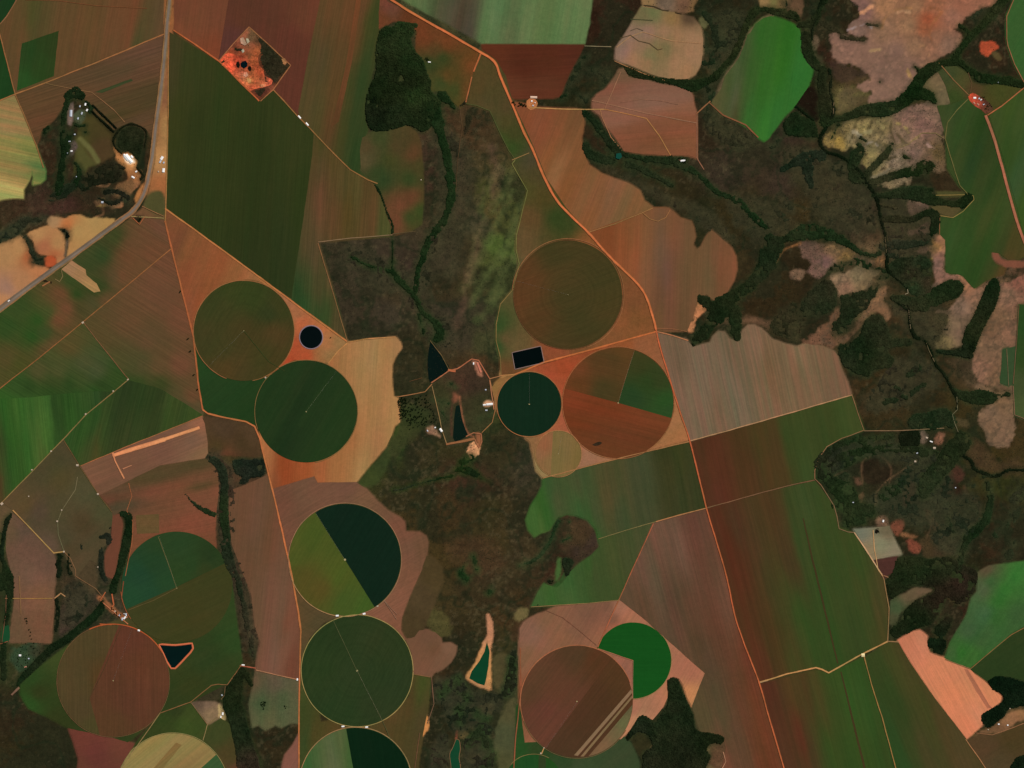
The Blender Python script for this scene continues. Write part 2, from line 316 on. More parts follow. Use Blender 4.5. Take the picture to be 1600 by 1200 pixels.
# west: farmstead and creek
paint("115,280 122,200 133,172 178,205 182,238 150,257 136,262 130,280", "130,220#45411f 150,220#44391f 160,235#4a3a20 125,260#45401f", 1.2, 1.2, 0.12)
paint("140,236 160,215 178,225 182,238 165,250 152,255", '#4a3822', 4, 1, 0.15, 0.8)
stroke("182,302 195,292 206,281", '#6c4c34', 8, 1, 0.8, 0.2)
paint("204,282 210,278 213,286 211,296 206,298 203,290", '#a87444', 1, 1, .2)
paint("214,300 222,290 230,282 232,292 226,308 216,318 210,310", '#a06a3c', 1.2, 1, .2)
paint("150,318 156,308 163,308 166,318 172,320 160,324 150,323", '#a08048', 1.2, 1.2, .4)
paint("175,317 184,314 192,317 192,323 180,324", '#a86c44', 1.2, 1, .3)
stroke("152,290 168,291 172,284", '#8a6040', 2, 1, .6, .3)
paint("107,165 114,160 112,180 112,196 106,190 105,176", '#6c5244', 1, .6, .2)
paint("118,212 124,222 136,240 150,256 138,262 130,275 122,262 118,235", '#4f4c28', 3, 1, .15, .8)
stroke("125,217 140,232 153,252", '#646036', 7, 1.5, 0.5, 0.1, 0.9)
paint("181,213 190,199 205,195 220,199 228,208 225,262 214,264 197,240 184,236", "205,215#1f2816 220,205#38241a 215,245#1c2414", 1.2, 1, 0.15)
paint("178,232 190,240 200,238 212,246 214,260 222,272 215,292 205,300 195,290 200,275 192,262 183,250", "200,246#c08a50 195,240#a8683c 210,250#c08a55 205,275#946038 205,290#80583a", 1.2, 1.5, 0.3)
paint("192,243 200,241 206,246 210,254 204,258 196,252", '#e8d2b4', 1.0, 1, 0.1)
paint("107,162 114,160 113,190 106,194", '#7a6458', 1.2, 1, 0.3)
paint("116,178 132,172 130,192 120,192", '#4a5038', 2, 2, 0.5)
paint("104,228 116,222 118,235 104,245", '#5a4a42', 2, 2, 0.5)
paint("180,290 200,280 205,272 210,280 208,300 190,310 175,305", '#6a4c30', 2, 2, 0.4)
paint("148,314 160,308 168,318 190,315 192,322 175,324 160,320 150,322", '#8a6242', 1.5, 2, 0.3)
stroke("160,318 161,335 150,338", '#7a5638', 2)
paint("60,280 90,300 130,290 150,300 180,300 170,330 130,330 90,335 60,350 0,350 0,315 50,300", "60,320#3f2c22 130,300#33271a 100,320#482c26 150,325#3a2a1c 30,330#3a2a1c", 5, 4, 0.5, .6)
paint("-60,388 0,380 20,372 35,370 45,385 50,403 55,412 75,420 72,430 0,478 -60,518", "10,400#a57a4e 30,440#a8764e 10,450#98705a 45,400#9c5834 5,470#b07a50 30,390#a87c4e 65,420#b07248", 1.2, 1.2, 0.12)
paint("42,366 58,357 75,353 96,361 102,380 100,405 88,412 86,400 68,400 57,392 50,375", "60,365#a87c4e 70,385#9c6040 85,400#a05c38 90,380#a67a4c 90,408#a87248", 1.2, 1.2, 0.12)
paint("75,342 88,337 100,342 115,335 135,338 145,340 179,343 178,350 112,400 104,400 108,380 106,362 98,357 85,357 76,350", "120,360#a5824e 85,345#9c7852 150,345#a5824e 105,352#b06a3c 170,345#a8824c", 1.2, 1.2, 0.1)
paint("70,402 80,400 88,405 86,415 72,416", '#a84e2c', 1.5, 1, 0.1)
stroke("105,378 103,392 102,400", '#5a4a38', 4, 1.2, 1, 0.3)
paint("64,440 82,432 88,438 80,448 70,448", '#a06a40', 1.5, 1, 0.2)
# west: grass verges of the paved road
paint("271,-60 271,50 266,100 263,160 263,220 260,345 205,342 224,320 236,280 244,230 248,180 252,100 256,30 256,-60", "270,20#8f5a34 262,70#8c5634 258,200#a07848 255,250#b0804e 255,290#9c6038 245,320#584a2c 225,338#6a4a30 240,200#8c5a38 248,150#86583a", 1.5, 1, 0.2)
paint("236,300 252,300 256,310 256,336 225,322", '#4c4828', 2, 1, 0.15)
# reservoir farm in the middle
paint("672,604 700,580 735,562 748,562 766,592 774,640 770,662 752,676 744,690 725,695 697,694 688,655", "690,620#3a3820 740,600#3a2c20 750,630#383620 695,660#3a3622 760,650#33341e 720,600#442f22", 2, 2, 0.4)
paint("738,563 746,566 752,580 754,587 748,585 742,575", '#a06a50', 1.5, 1.5, 0.35)
paint("706,628 714,628 716,616 707,614", '#7a4a34', 2, 1.5, 0.4)
stroke("708,620 705,650 706,680", '#4f3526', 2, 1.5, 0.6, 0.3)
stroke("718,620 722,650 730,675 740,682", '#8a553a', 2.5, 1.2, 0.6, 0.3)
paint("728,700 738,692 750,696 748,710 735,712 728,706", '#c89064', 1.0, 3.0, 0.6)
paint("744,676 752,678 753,690 749,700 745,690", '#8a5638', 1.2, 1, 0.2)
paint("666,668 676,664 684,675 688,684 676,680 668,678", '#8f6a50', 1.5, 1.5, 0.5)
paint("760,625 772,628 773,634 756,634", '#c0906a', 1.5, 1, 0.3)
paint("783,575 800,566 803,578 800,588 783,588", '#b0824e', 1.5, 1, 0.2)
paint("845,543 855,538 876,545 850,565", '#9c5236', 2, 1, 0.15)
paint("560,755 575,735 600,705 618,670 627,660 640,668 620,700 600,740 580,762", "600,720#344020 575,745#38401f 625,670#38461f", 3, 2, 0.25)
paint("610,690 625,665 622,640 628,630 670,640 665,670 640,690 610,720", "650,650#2c381c 630,680#3a3a20", 3, 3, 0.35, 0.7)
# middle south: pond banks, bare spots
paint("761,960 768,966 771,985 768,1012 767,1040 768,1077 757,1077 728,1060 733,1050 745,1030 753,1008 761,990", "765,980#b07a58 740,1045#b88450 763,1060#b88450 750,1070#a87850", 1.2, 1.2, 0.3)
paint("656,1128 665,1118 670,1125 668,1140 660,1150 655,1140", '#c08048', 1.2, 1.2, 0.2)
paint("748,1104 765,1100 773,1108 762,1120 750,1114", '#4c4228', 2, 2, 0.3)
paint("773,1025 790,1022 792,1040 790,1065 775,1075 770,1050", '#4a4228', 2, 2, 0.3)
paint("782,1120 800,1090 806,1110 803,1200 800,1240 775,1240 780,1200 772,1160", "790,1150#46482e 795,1110#504a2e 785,1200#4c4a2c", 2, 2, 0.25)
paint("665,962 680,955 700,962 705,985 690,995 668,980", '#4c4526', 3, 3, 0.4)
paint("714,1140 722,1140 732,1145 724,1155 714,1150", '#57482a', 1.5, 1.5, 0.3)
stroke("714,1142 713,1155", '#8a4a34', 3)
paint("730,1180 750,1178 752,1190 735,1192", '#4a4026', 2, 2, 0.3)
paint("633,955 640,935 655,895 668,868 690,885 690,920 675,950 662,985 645,998 630,990 627,970", "650,930#4b3c26 640,980#463822 680,900#483a22", 2, 1.5, 0.2)
paint("700,850 760,840 790,880 760,900 720,890", '#4a3522', 8, 4, 0.5, .6)
# east farm
paint("1260,700 1300,690 1400,675 1470,672 1490,700 1490,760 1440,810 1380,830 1320,820 1285,770", "1300,720#24271a 1350,700#33281b 1400,770#3a2f20 1450,770#2f281a 1330,770#2c2c1a 1450,700#2c2a1a", 6, 4, 0.6, 0.6)
for q, c in (("1436,675 1445,672 1448,690 1437,692", '#6f5a4a'), ("1460,685 1468,676 1475,678 1472,692 1462,695", '#8a5a42'),
             ("1392,825 1400,812 1412,812 1412,825 1402,838", '#7a4632'), ("1418,842 1432,845 1442,855 1432,865 1424,862", '#7a4230'),
             ("1405,835 1415,832 1435,838 1430,842 1412,840", '#7f5638'), ("1470,740 1485,725 1500,730 1505,745 1490,755", '#482d22'),
             ("1370,812 1382,806 1386,822 1370,822", '#806048'), ("1334,745 1344,748 1348,758 1338,758", '#5e4230'),
             ("1340,775 1348,770 1345,790", '#5e4630'), ("1415,755 1430,757 1428,775 1412,790 1410,775", '#4c3024'), ("1445,795 1455,800 1462,815 1470,825 1460,830 1452,815", '#503524'),
             ("1440,840 1500,838 1480,860 1450,875 1440,860", '#443622'), ("1455,880 1475,830 1495,850 1480,875", '#3f3322'), ("1422,755 1428,765 1420,790 1410,780", '#4f3626')):
    paint(q, c, 2, 2, 0.4, 0.85)
paint("1345,725 1360,715 1380,718 1391,730 1392,748 1375,755 1355,757 1347,742", '#2a2216', 2, 2, 0.5)
paint("1470,765 1480,750 1495,755 1508,775 1500,782 1475,780", '#2c1d14', 3, 2, 0.3)
paint("1470,810 1485,805 1490,820 1478,825 1468,818", '#27190f', 2, 2, 0.2)
stroke("1352,800 1368,788 1370,770 1385,752 1410,735 1432,720 1435,710", '#6c5238', 2.2, 1.2, 1)
stroke("1390,755 1392,730 1375,713 1355,715 1346,728 1348,755", '#5f4630', 1.6, 1.2, 1, 0.3, .8)
stroke("1295,750 1310,740 1325,735", '#54402c', 1.8, 1.2, 1, 0.3, .8)
stroke("1448,840 1455,820 1450,805", '#5a4630', 1.4, 1.2, 1, 0.3, .8)
stroke("1505,760 1515,775 1530,790 1528,810 1510,825", '#4c3424', 3, 1.5, 2, 0.4, .6)
paint("1485,655 1495,650 1515,660 1510,668 1492,664", '#4c4028', 2, 2, .4)
paint("1500,680 1530,690 1560,720 1590,715 1600,740 1540,740 1515,725", '#4a3824', 5, 3, .45, .7)
paint("1560,1120 1600,1108 1660,1100 1660,1122 1600,1125 1565,1145 1535,1145 1525,1150 1540,1138 1555,1128", "1580,1120#8a6242 1550,1138#6c4e34 1600,1112#85603e", 1.5, 1.5, 0.3)
paint("1390,975 1392,935 1410,928 1430,918 1456,922 1440,932 1430,938 1410,955 1400,975", "1420,928#5f5038 1400,950#3f5030 1440,925#64503a 1395,968#4c4a30", 1.2, 1.2, 0.2)
# south-west
paint("30,1010 60,1000 55,1040 35,1050 20,1040 18,1020", '#30402a', 3, 3, 0.5)
paint("92,905 105,895 120,905 150,925 162,955 140,975 110,990 95,1000 90,960 100,930", "130,940#45382a 110,970#42352a 100,920#3a2f1f 120,915#352b1d", 2, 2, 0.6)
paint("110,880 135,865 150,870 155,905 145,930 120,908 112,895", '#4a3c28', 3, 2, 0.3)
paint("2,905 15,895 22,930 18,975 2,980", '#30311c', 3, 3, 0.3)
paint("2,985 12,975 16,1000 3,1004", '#1d4424', 1.5, 1, 0.1)
paint("313,655 345,652 395,664 403,680 408,712 400,715 345,712 325,712 322,680", "350,670#4a3826 380,690#43331f 390,680#4e3a26 340,700#45371f 350,712#5f3a26", 1.5, 1, 0.2)
paint("355,730 400,735 412,748 360,765 352,745", '#4c3524', 3, 2, 0.3)
paint("298,1098 345,1098 344,1120 325,1132 318,1122", "325,1100#745c48 330,1115#846a4c 310,1100#5a4838", 1.2, 1, 0.3)
paint("340,1098 350,1108 352,1125 342,1120", '#b89a68', 1.2, 1.2, 0.3)
paint("303,1085 330,1070 350,1070 345,1092 310,1094", '#35301f', 2, 1.5, 0.4)
paint("150,935 160,930 185,955 205,965 200,975 180,960", '#8a5636', 1.5, 1.5, 0.4)
paint("0,758 0,780 10,792 20,795 18,800 8,830 -10,830 -60,840 -60,758", '#5a4830', 2, 1, 0.2)
paint("-10,845 8,838 12,870 14,905 4,900 -10,900", "0,870#352f1c 8,850#4c4a28", 2, 1, 0.3)
paint("345,765 330,750 338,770", '#5c4026', 2, 2)
paint("845,944 870,912 895,895 900,885 930,860 935,850 900,870 870,905 835,925 800,990 812,1000 826,952", "850,925#3c2f20 810,980#44301f", 3, 2, 0.3, .6)
paint("874,905 885,890 883,900 876,918 862,918", '#2f4a22', 2, 1.5, 0.2)
paint("808,950 812,948 826,950 824,962 812,972 803,965", '#6a5c38', 2, 1.5, 0.3)
paint("870,880 872,870 878,870 876,900 868,908", '#405a2c', 2, 1.5, 0.2)
paint("1055,1110 1095,1150 1130,1152 1135,1162 1130,1190 1110,1240 1010,1240 1003,1190 985,1160 978,1148 1000,1118 1035,1105 1043,1085", "1060,1150#262818 1030,1170#2f2a18 1100,1175#4c4028 1015,1150#2e2c18 1120,1185#5a402c", 1.5, 2, 0.4)
paint("1018,1165 1030,1172 1028,1182 1018,1178", '#84603e', 1.5, 1.5, .4)
paint("1080,1175 1098,1162 1108,1172 1105,1195 1120,1200 1095,1200", '#625234', 2, 2, .4)

# ------------------------------------------------------------------ woods (outlines first: the soil under them is shaded green by undergrowth)
WOODS = []
def wood(label, shapes, *a, **k):
    WOODS.append((label, shapes, a, k))
D1 = '#1a2813'; D2 = '#172311'; D3 = '#222c17'; D4 = '#1f2415'
wood('big dark wood with ragged edge at the upper centre', ["p 585,80 590,60 592,48 603,40 612,42 622,32 634,34 646,38 649,52 643,60 649,78 660,90 667,108 675,128 674,142 690,160 680,180 676,195 668,205 655,206 637,197 620,202 603,206 580,203 571,188 570,165 573,143 580,128 586,110", "640,40,5 650,40,8"], "600,60#1f2c15 630,60#1e2d15 650,100#1b2a13 600,110#1c2612 640,130#17220f 600,150#16230f 620,180#182512 590,180#161f10 660,180#182511 650,150#1d3015", 13, 0.04, 1.5)
wood('green strip wood running south from the big dark wood', ["675,165,24 683,190,20 690,215,14 698,240,12 702,270,14 705,300,12 698,335,11 680,362,11 667,385,12 660,405,10 652,430,9 648,458,8", "690,150,16 700,158,10 710,170,5"], D1, 10, 0.1, 3)
wood('thin scrub flanking the green strip wood below the big dark wood', ["694,215,30 712,255,46 716,300,44 704,345,36 684,385,32 664,425,26 656,455,20", "700,380,24 712,400,20 700,430,16"], '#2b291b', 4, 0.36, 5, 'scrub_thicket')
wood('thin scrub flanking the stream in the grey scrub block', ["545,398,24 575,412,28 612,430,30 640,452,28 662,488,26 684,515,34 690,530,24", "570,440,20 600,448,16"], '#2a281b', 4, 0.34, 5, 'scrub_thicket')
wood('winding stream wood through the grey scrub block', ["550,402,5 575,415,5 612,425,7 622,437,10 637,450,8 652,470,9 662,490,8 680,505,11 688,520,14 680,532,10", "613,405,3 613,425,3", "655,492,5 662,520,5"], D1, 9, 0.12, 2.5)
wood('thin dark hedge along the pale field corner', ["583,285,3 592,298,5 600,318,4 606,335,4 613,350,4 613,365,4", "613,370,2 613,410,3"], D2, 8, 0.05, 0.8)
wood('bright green thicket south of the pond dam', ["712,735,6 722,734,11 737,738,11 750,745,6 763,752,3", "615,766,3 630,764,5 650,757,3 680,750,3 706,743,5", "735,715,12 722,722,10"], "720,735#16290f 740,740#142310 640,760#26301c", 7, 0.1, 2)
wood('dark wedge copse beside the junction of the orange tracks', ["p 733,143 728,163 714,167 727,155", "p 728,178 739,182 732,203 725,212 726,190"], '#262416', 8, 0.05, 1)
wood('grove ringing the western farmhouse', ["106,150,14 118,145,18 128,150,10", "105,160,10 100,180,8 98,200,7 97,220,8 99,240,8 95,270,11 92,300,14", "135,160,5 143,168,6 140,175,5", "118,195,5 125,198,5 132,196,4", "70,205,10 75,200,8", "108,210,8 105,240,8", "118,255,6 125,270,8 115,290,10", "133,207,4"], D2, 10, 0.12, 2)
for q in ("141,172,3.6 177,206,3.6", "145,165,3.6 181,200,3.6"):
    wood('row of dark trees on the lower side of the farm avenue' if q[0:3] == '141' else 'row of dark trees on the upper side of the farm avenue', [q], '#0f140a', 12, 0.0, 0.4, 'tree_belt', 0.8)
wood('thin tree ring around the half-round coppice', ["190,240,2.5 180,230,3 177,220,3 181,210,3.5 190,200,3 203,194,3 215,196,3 224,201,3 229,208,3 226,230,2", "214,262,4 224,275,4 220,280,4"], '#161a0d', 9, 0.0, 0.6, 'tree_belt', 0.8)
wood('dark coppice inside the thin tree ring', ["p 184,213 192,201 205,197 219,201 226,209 222,235 218,255 212,250 203,238 192,236 183,230"], '#1c2212', 5, 0.0, 1.2, 'coppice')
wood('dark wood below the western farm meadow', ["p 138,268 150,262 165,256 178,252 184,262 192,270 188,280 170,288 150,290 130,300 122,292", "125,280,14 100,300,16 80,310,10", "180,254,5 192,262,6"], "150,275#1e1e12 100,300#202417", 8, 0.12, 3)
wood('ragged wood along the lower edge of the western scrub', ["-20,375,16 10,368,14 25,358,16 40,345,12 55,345,8 70,340,6", "40,372,6 48,390,6 55,405,7 66,405,5", "100,360,5 106,362,7 105,370,5", "50,410,4 60,412,4", "155,310,4 175,318,6 190,312,5", "165,300,8 185,300,6 200,310,8"], "0,370#20281a 40,350#24291a 105,365#10140c", 7, 0.12, 2.5)
wood('small dark copses by the bend of the paved road', ["p 208,338 224,337 222,345 216,348 210,344"], '#2c2418', 7, 0.0, 0.8)
for k, q in enumerate(("64,437,4 80,442,4", )): wood('dark clump in the sandy field by the paved road', [q], '#221c12', 6, 0.0, 0.8)
wood('black scrub inside the quarry diamond', ["p 402,60 408,58 425,74 438,88 446,100 452,104 440,118 429,131 424,124 416,118 412,108 406,96 405,84 406,72", "368,77,6 376,78,6", "386,70,4 390,72,4", "345,98,3 350,96,3", "p 396,142 405,138 419,136 412,146 406,153"], '#2a2618', 6, 0.03, 1.5, 'scrub_thicket')
wood('tree belt between the tan field and the mauve field', ["975,104,4 985,112,12 1000,118,10 1020,122,7 1045,127,8 1062,130,11 1080,134,14 1095,130,12 1115,122,10 1130,105,8 1142,92,8 1152,75,8 1160,55,8 1168,35,9 1180,18,10 1190,14,6 1215,18,10 1240,24,10 1246,30,6"], "980,110#1c2612 1080,132#1a2612 1140,90#222814", 10, 0.05, 2)
wood('forked wood around the head of the mauve field', ["912,175,7 920,182,10 932,195,10 945,212,12 958,228,14 968,240,12 985,244,8 1010,248,9 1045,252,10 1075,262,9 1100,280,7 1120,300,8 1150,312,7 1170,330,8 1185,345,8 1200,357,6", "915,228,10 920,240,14 938,248,14 958,250,12", "875,152,5 885,148,4", "1050,246,7 1072,250,5", "980,256,10 1010,268,8 1050,290,6"], "930,200#1b2815 1000,250#1d2a16 1130,305#1a2b15", 9, 0.1, 3)
wood('scattered wood in the scrub right of the red brown plot', ["885,140,12 900,110,12 915,90,8", "920,110,8 950,115,10 945,130,6", "908,152,6 930,150,5", "915,158,6"], '#242818', 6, 0.25, 4)
wood('green hillside wood sweeping along the eastern savanna', ["1200,372,10 1222,374,8 1245,366,14 1265,362,20 1290,365,16 1312,373,12 1330,384,8 1345,395,6 1362,400,7 1375,395,7", "1200,400,20 1190,425,16 1175,442,15 1150,460,14 1130,472,18 1112,480,12 1100,470,14 1092,463,6", "1130,480,26 1112,505,14 1090,530,14 1085,538,6 1100,515,12", "p 1140,480 1157,480 1158,528 1148,532 1141,520 1138,500", "1215,385,10 1205,415,12", "p 1200,365 1215,370 1225,385 1210,410 1200,415"], "1100,500#1a2412 1150,460#1e2814 1270,365#1e2b16 1200,410#1b2614", 9, 0.08, 3.5)
wood('woodland patch south of the vivid green rounded plot', ["p 1229,182 1245,174 1260,184 1272,190 1277,205 1278,216 1262,216 1245,214 1228,212 1224,200", "1285,110,10 1283,130,12 1288,150,14 1290,170,14 1288,188,12", "1258,55,12 1262,75,14 1268,92,14 1278,105,10", "1250,40,8 1270,35,10 1280,15,6 1290,0,6"], "1250,200#1c2814 1285,150#1c2412", 9, 0.02, 3)
wood('cross-shaped wood above the river', ["1222,266,6 1240,256,10 1262,248,18 1285,242,12", "1262,248,16 1262,270,14 1268,292,6", "1255,240,6 1258,258,14"], '#20281a', 8, 0.1, 2.5)
wood('long wood belt climbing to the top right corner', ["1590,-20,10 1572,-5,12 1550,22,10 1532,42,8 1515,58,8 1500,78,8 1492,92,10", "1492,96,12 1475,99,10 1458,106,14 1440,120,14 1430,138,16 1420,150,16 1400,165,16 1375,172,18 1352,173,14 1330,180,10 1305,187,8 1290,192,12", "1430,105,4 1438,115,4", "1428,148,12 1448,148,14 1460,158,8", "1495,95,8 1508,104,8 1520,115,10 1535,122,12 1560,125,10 1580,128,12 1598,132,10", "1500,40,5 1520,55,5"], "1450,110#1a2812 1550,20#222a15 1380,172#232b17 1430,150#182811 1550,122#1a2812", 10, 0.05, 2.2)
wood('thin dark wood in the washed-out hills', ["1315,58,6 1325,60,4 1350,63,5", "1355,38,4 1372,40,4", "1283,35,6 1295,42,8 1312,50,5", "1375,128,3"], '#2c2a1a', 6, 0.05, 1.5)
wood('forest fingers in the pale ravines', ["1330,262,10 1338,245,16 1345,232,10 1340,225,5", "1355,270,8 1370,255,9 1385,240,9 1394,226,5", "1360,285,8 1385,278,10 1405,272,10 1425,268,14 1445,262,18 1453,260,12", "1345,215,4 1352,220,4", "1412,245,5 1422,248,3", "1300,215,3 1310,195,3", "1335,275,16 1350,280,12"], "1340,240#222a17 1430,265#1c2812 1370,280#2a2c1a", 9, 0.06, 2.5)
wood('forked forest tongue poking into the green eastern field', ["1365,305,6 1385,306,8 1410,302,14 1435,306,14 1455,312,14 1475,317,9 1495,319,9 1512,309,14", "1512,308,10 1508,320,6 1502,325,4", "1405,299,8 1430,297,10 1455,297,7"], "1400,305#232b18 1500,310#172410", 10, 0.02, 1.6)
wood('hooked forest tongue against the pale pink bank', ["1378,342,8 1400,342,10 1425,343,9 1440,336,8 1450,332,9 1460,335,13 1462,345,12 1459,360,11 1456,366,6", "1375,320,4 1400,325,6"], "1400,342#2a2a19 1460,345#142210", 10, 0.04, 1.6)
wood('narrow forest finger below the pink bank', ["1378,385,10 1400,382,12 1425,382,10 1448,378,6", "1385,398,5 1400,400,6"], '#23291a', 8, 0.1, 2.5)
wood('rounded forest patch west of the pink bank', ["p 1388,412 1400,404 1420,399 1440,398 1453,405 1457,420 1455,440 1458,452 1448,460 1430,464 1418,456 1404,440 1390,428"], "1400,412#202a17 1440,410#252c1a 1430,430#302a1b 1430,450#22311b 1450,440#332a1c", 8, 0.1, 2.5)
wood('thick forest lobe between the two eroded banks', ["1395,465,8 1415,470,12 1435,472,14 1455,468,18 1472,458,22 1488,452,24 1496,449,16", "1425,480,10 1445,478,14"], "1400,468#262a18 1480,455#1b2914", 11, 0.02, 1.6)
wood('long narrow forest strip hugging the eroded bank', ["1554,440,10 1551,452,18 1546,468,20 1538,486,20 1528,505,19 1520,520,20 1515,535,18 1512,548,14 1495,551,8 1475,551,6 1465,549,5", "1515,555,10 1500,553,8"], "1550,450#152210 1520,520#172310 1490,552#202817", 11, 0.0, 1.2)
wood('dark forest mass at the left bank of the river bend', ["p 1350,500 1362,491 1378,494 1386,505 1392,528 1388,550 1398,560 1392,575 1375,578 1350,582 1330,580 1315,568 1309,555 1310,538 1325,536 1340,525 1346,512", "1375,540,16 1400,535,10 1420,535,8", "1335,575,12 1355,585,8"], "1330,560#1f2816 1370,510#242817 1350,560#1b2713", 9, 0.08, 2.5)
wood('broken wood around the pale fan of bare soil', ["p 1312,462 1330,458 1350,455 1362,462 1360,475 1350,488 1335,500 1325,515 1310,528 1300,525 1300,505 1311,495 1313,478", "p 1256,466 1270,450 1285,438 1300,440 1308,455 1307,478 1290,490 1272,498 1250,490", "1300,418,5 1320,411,7 1340,408,8 1358,416,8 1378,422,7 1385,428,6", "1360,460,10 1372,442,8 1384,430,8", "1298,425,6 1315,422,5"], "1330,480#242817 1280,465#262818 1340,412#1f2a16", 8, 0.15, 2.8)
wood('dark thicket above the tan striped plot', ["p 1203,508 1215,492 1235,484 1252,492 1262,505 1252,522 1244,537 1228,530 1208,522", "1225,490,10 1240,480,10"], '#2a2818', 7, 0.22, 2.8)
wood('scattered river wood right of the bend', ["1400,605,8 1415,618,8 1430,610,6 1445,600,6", "1385,628,8 1400,625,6", "1430,660,18 1455,658,22 1475,652,22 1485,660,14", "p 1485,605 1510,612 1530,608 1550,612 1565,615 1578,610 1580,620 1560,622 1550,632 1520,632 1500,624", "1415,470,5", "1420,585,8 1435,575,8"], "1450,655#1f2a17 1530,620#1b2814", 9, 0.1, 2.8)
wood('dark square plantation in the eastern farm', ["p 1406,675 1436,673 1437,697 1425,697 1420,699 1407,697"], '#131a0d', 9, 0.0, 0.6, 'tree_plantation')
wood('ragged wood ringing the eastern farm', ["1283,742,14 1280,725,12 1292,708,12 1310,696,9 1335,687,6", "1340,683,7 1345,690,8", "1345,690,8 1370,684,7 1392,682,6", "1310,715,10 1335,710,14 1360,704,14 1385,700,10 1410,702,10 1440,706,12 1460,708,8", "1290,745,14 1305,760,18 1318,768,26 1330,785,20 1325,775,20", "1305,790,10 1315,795,10 1340,795,12 1360,798,16", "1325,815,14 1345,812,12", "1300,730,12 1320,725,10 1335,715,10", "1383,772,16 1400,765,14 1410,755,8"], "1320,770#1c2c15 1340,710#1e2a15 1300,725#1c2113 1380,770#1e2a16", 8, 0.18, 3.2)
wood('loose dark tree cover filling the eastern farm valley', ["p 1420,700 1465,712 1490,760 1470,790 1440,830 1400,812 1370,800 1355,780 1390,760 1410,735", "p 1465,780 1520,770 1535,800 1510,860 1480,865 1455,840", "p 1300,700 1400,690 1415,715 1395,725 1345,715 1300,740"], '#24281a', 5, 0.3, 4, 'scrub_thicket')
wood('loose dark tree cover on the valley slopes west of the vivid green plot', ["p 1112,20 1165,20 1150,70 1125,110 1105,100 1115,60", "p 1100,125 1130,118 1112,158 1125,178 1150,195 1185,222 1150,235 1110,210 1095,180"], '#282a1a', 5, 0.32, 4, 'scrub_thicket')
wood('loose dark tree cover between river and eroded banks', ["p 1380,312 1455,325 1455,400 1390,400", "p 1390,470 1480,480 1470,545 1430,530 1405,500", "p 1405,560 1460,570 1470,600 1400,640 1345,640 1370,600"], '#2a291b', 5, 0.34, 4, 'scrub_thicket')
wood('loose dark tree cover on the savanna left of the upper river', ["p 1230,225 1300,245 1350,290 1372,350 1340,365 1290,350 1250,300 1225,265", "p 1140,300 1215,320 1240,360 1190,380 1150,350", "p 940,262 990,280 1050,305 1110,330 1150,380 1120,370 1060,330 1000,295"], '#2c2a1b', 4, 0.38, 5, 'scrub_thicket')
wood('broad green ridge wood east of the farm track', ["1505,690,22 1490,705,24 1475,725,24 1462,740,22 1450,752,22 1445,770,14", "1500,680,12"], "1490,700#1d2814 1455,750#232b18", 9, 0.06, 2.8)
wood('long dark wood belt on the far right slope', ["1543,755,8 1548,775,8 1545,795,10 1540,812,10 1528,825,12 1515,838,12 1508,850,10 1502,870,8 1500,890,8", "1535,745,5 1560,742,4"], '#222a17', 8, 0.12, 2.8)
wood('dark green dappled forest in the lower right valley', ["p 1402,872 1430,869 1455,872 1480,868 1497,876 1512,885 1526,888 1528,905 1520,930 1510,940 1492,945 1480,935 1468,960 1455,975 1430,985 1415,992 1397,998 1390,985 1404,968 1415,950 1435,935 1458,925 1455,917 1430,915 1410,925 1392,937 1385,920 1384,905 1392,895", "p 1450,998 1478,1000 1474,1024 1460,1022 1451,1015", "1470,985,16 1480,970,12"], "1420,890#1c2713 1480,890#1c2513 1500,910#281f16 1430,970#16200f 1470,930#241f14 1460,1010#141f10", 9, 0.14, 2.5)
wood('dense dark forest block at the right edge below the olive field', ["p 1541,1066 1552,1058 1572,1057 1600,1065 1660,1082 1660,1108 1600,1104 1588,1108 1575,1110 1570,1120 1560,1128 1545,1138 1536,1132 1531,1122 1538,1112 1552,1104 1565,1095 1563,1086 1550,1077"], '#0f1b0e', 12, 0.0, 1.8)
wood('forest corner at the bottom right', ["p 1572,1240 1580,1192 1592,1180 1610,1176 1660,1165 1660,1240"], '#121d0f', 11, 0.0, 2)
wood('dark forest tongue at the bottom centre right', ["p 1042,1064 1050,1058 1060,1061 1063,1070 1070,1085 1078,1102 1084,1118 1090,1140 1108,1144 1125,1147 1132,1154 1128,1163 1112,1162 1105,1172 1112,1182 1105,1198 1100,1240 1010,1240 1003,1190 1005,1175 1018,1165 1010,1150 1000,1145 990,1150 980,1160 977,1152 985,1140 992,1130 996,1118 1003,1115 1015,1120 1022,1128 1035,1110 1043,1095"], "1050,1080#182412 1060,1120#1c2614 1030,1140#222716 1060,1170#1a2212 1120,1155#17210f 1000,1140#242819 990,1155#12190d", 12, 0.0, 1.6)
wood('tall west wood strip beside the mauve fallow field', ["325,716,8 338,722,14 347,735,14 351,755,12 350,775,12 349,795,14 350,815,14 353,835,12 354,850,10", "290,772,3 300,784,6 315,795,8 335,804,8", "352,850,14 356,870,16 362,890,14 372,905,10 375,925,9 382,950,9 386,975,9 392,1000,7 395,1025,5", "p 364,720 378,716 395,717 412,716 415,732 414,742 404,746 392,748 384,757 372,755 378,746 368,742 362,730"], "345,740#20291a 350,800#1d2a15 360,880#24281a 400,728#20231a 390,1000#2c2a1c", 10, 0.06, 2.2)
wood('brown-green undergrowth fringing the tall west wood strip', ["335,722,24 352,745,22 354,790,26 356,830,26 362,870,26 374,910,20 384,950,20 394,1000,18"], '#332b1e', 3.5, 0.3, 4, 'scrub_thicket')
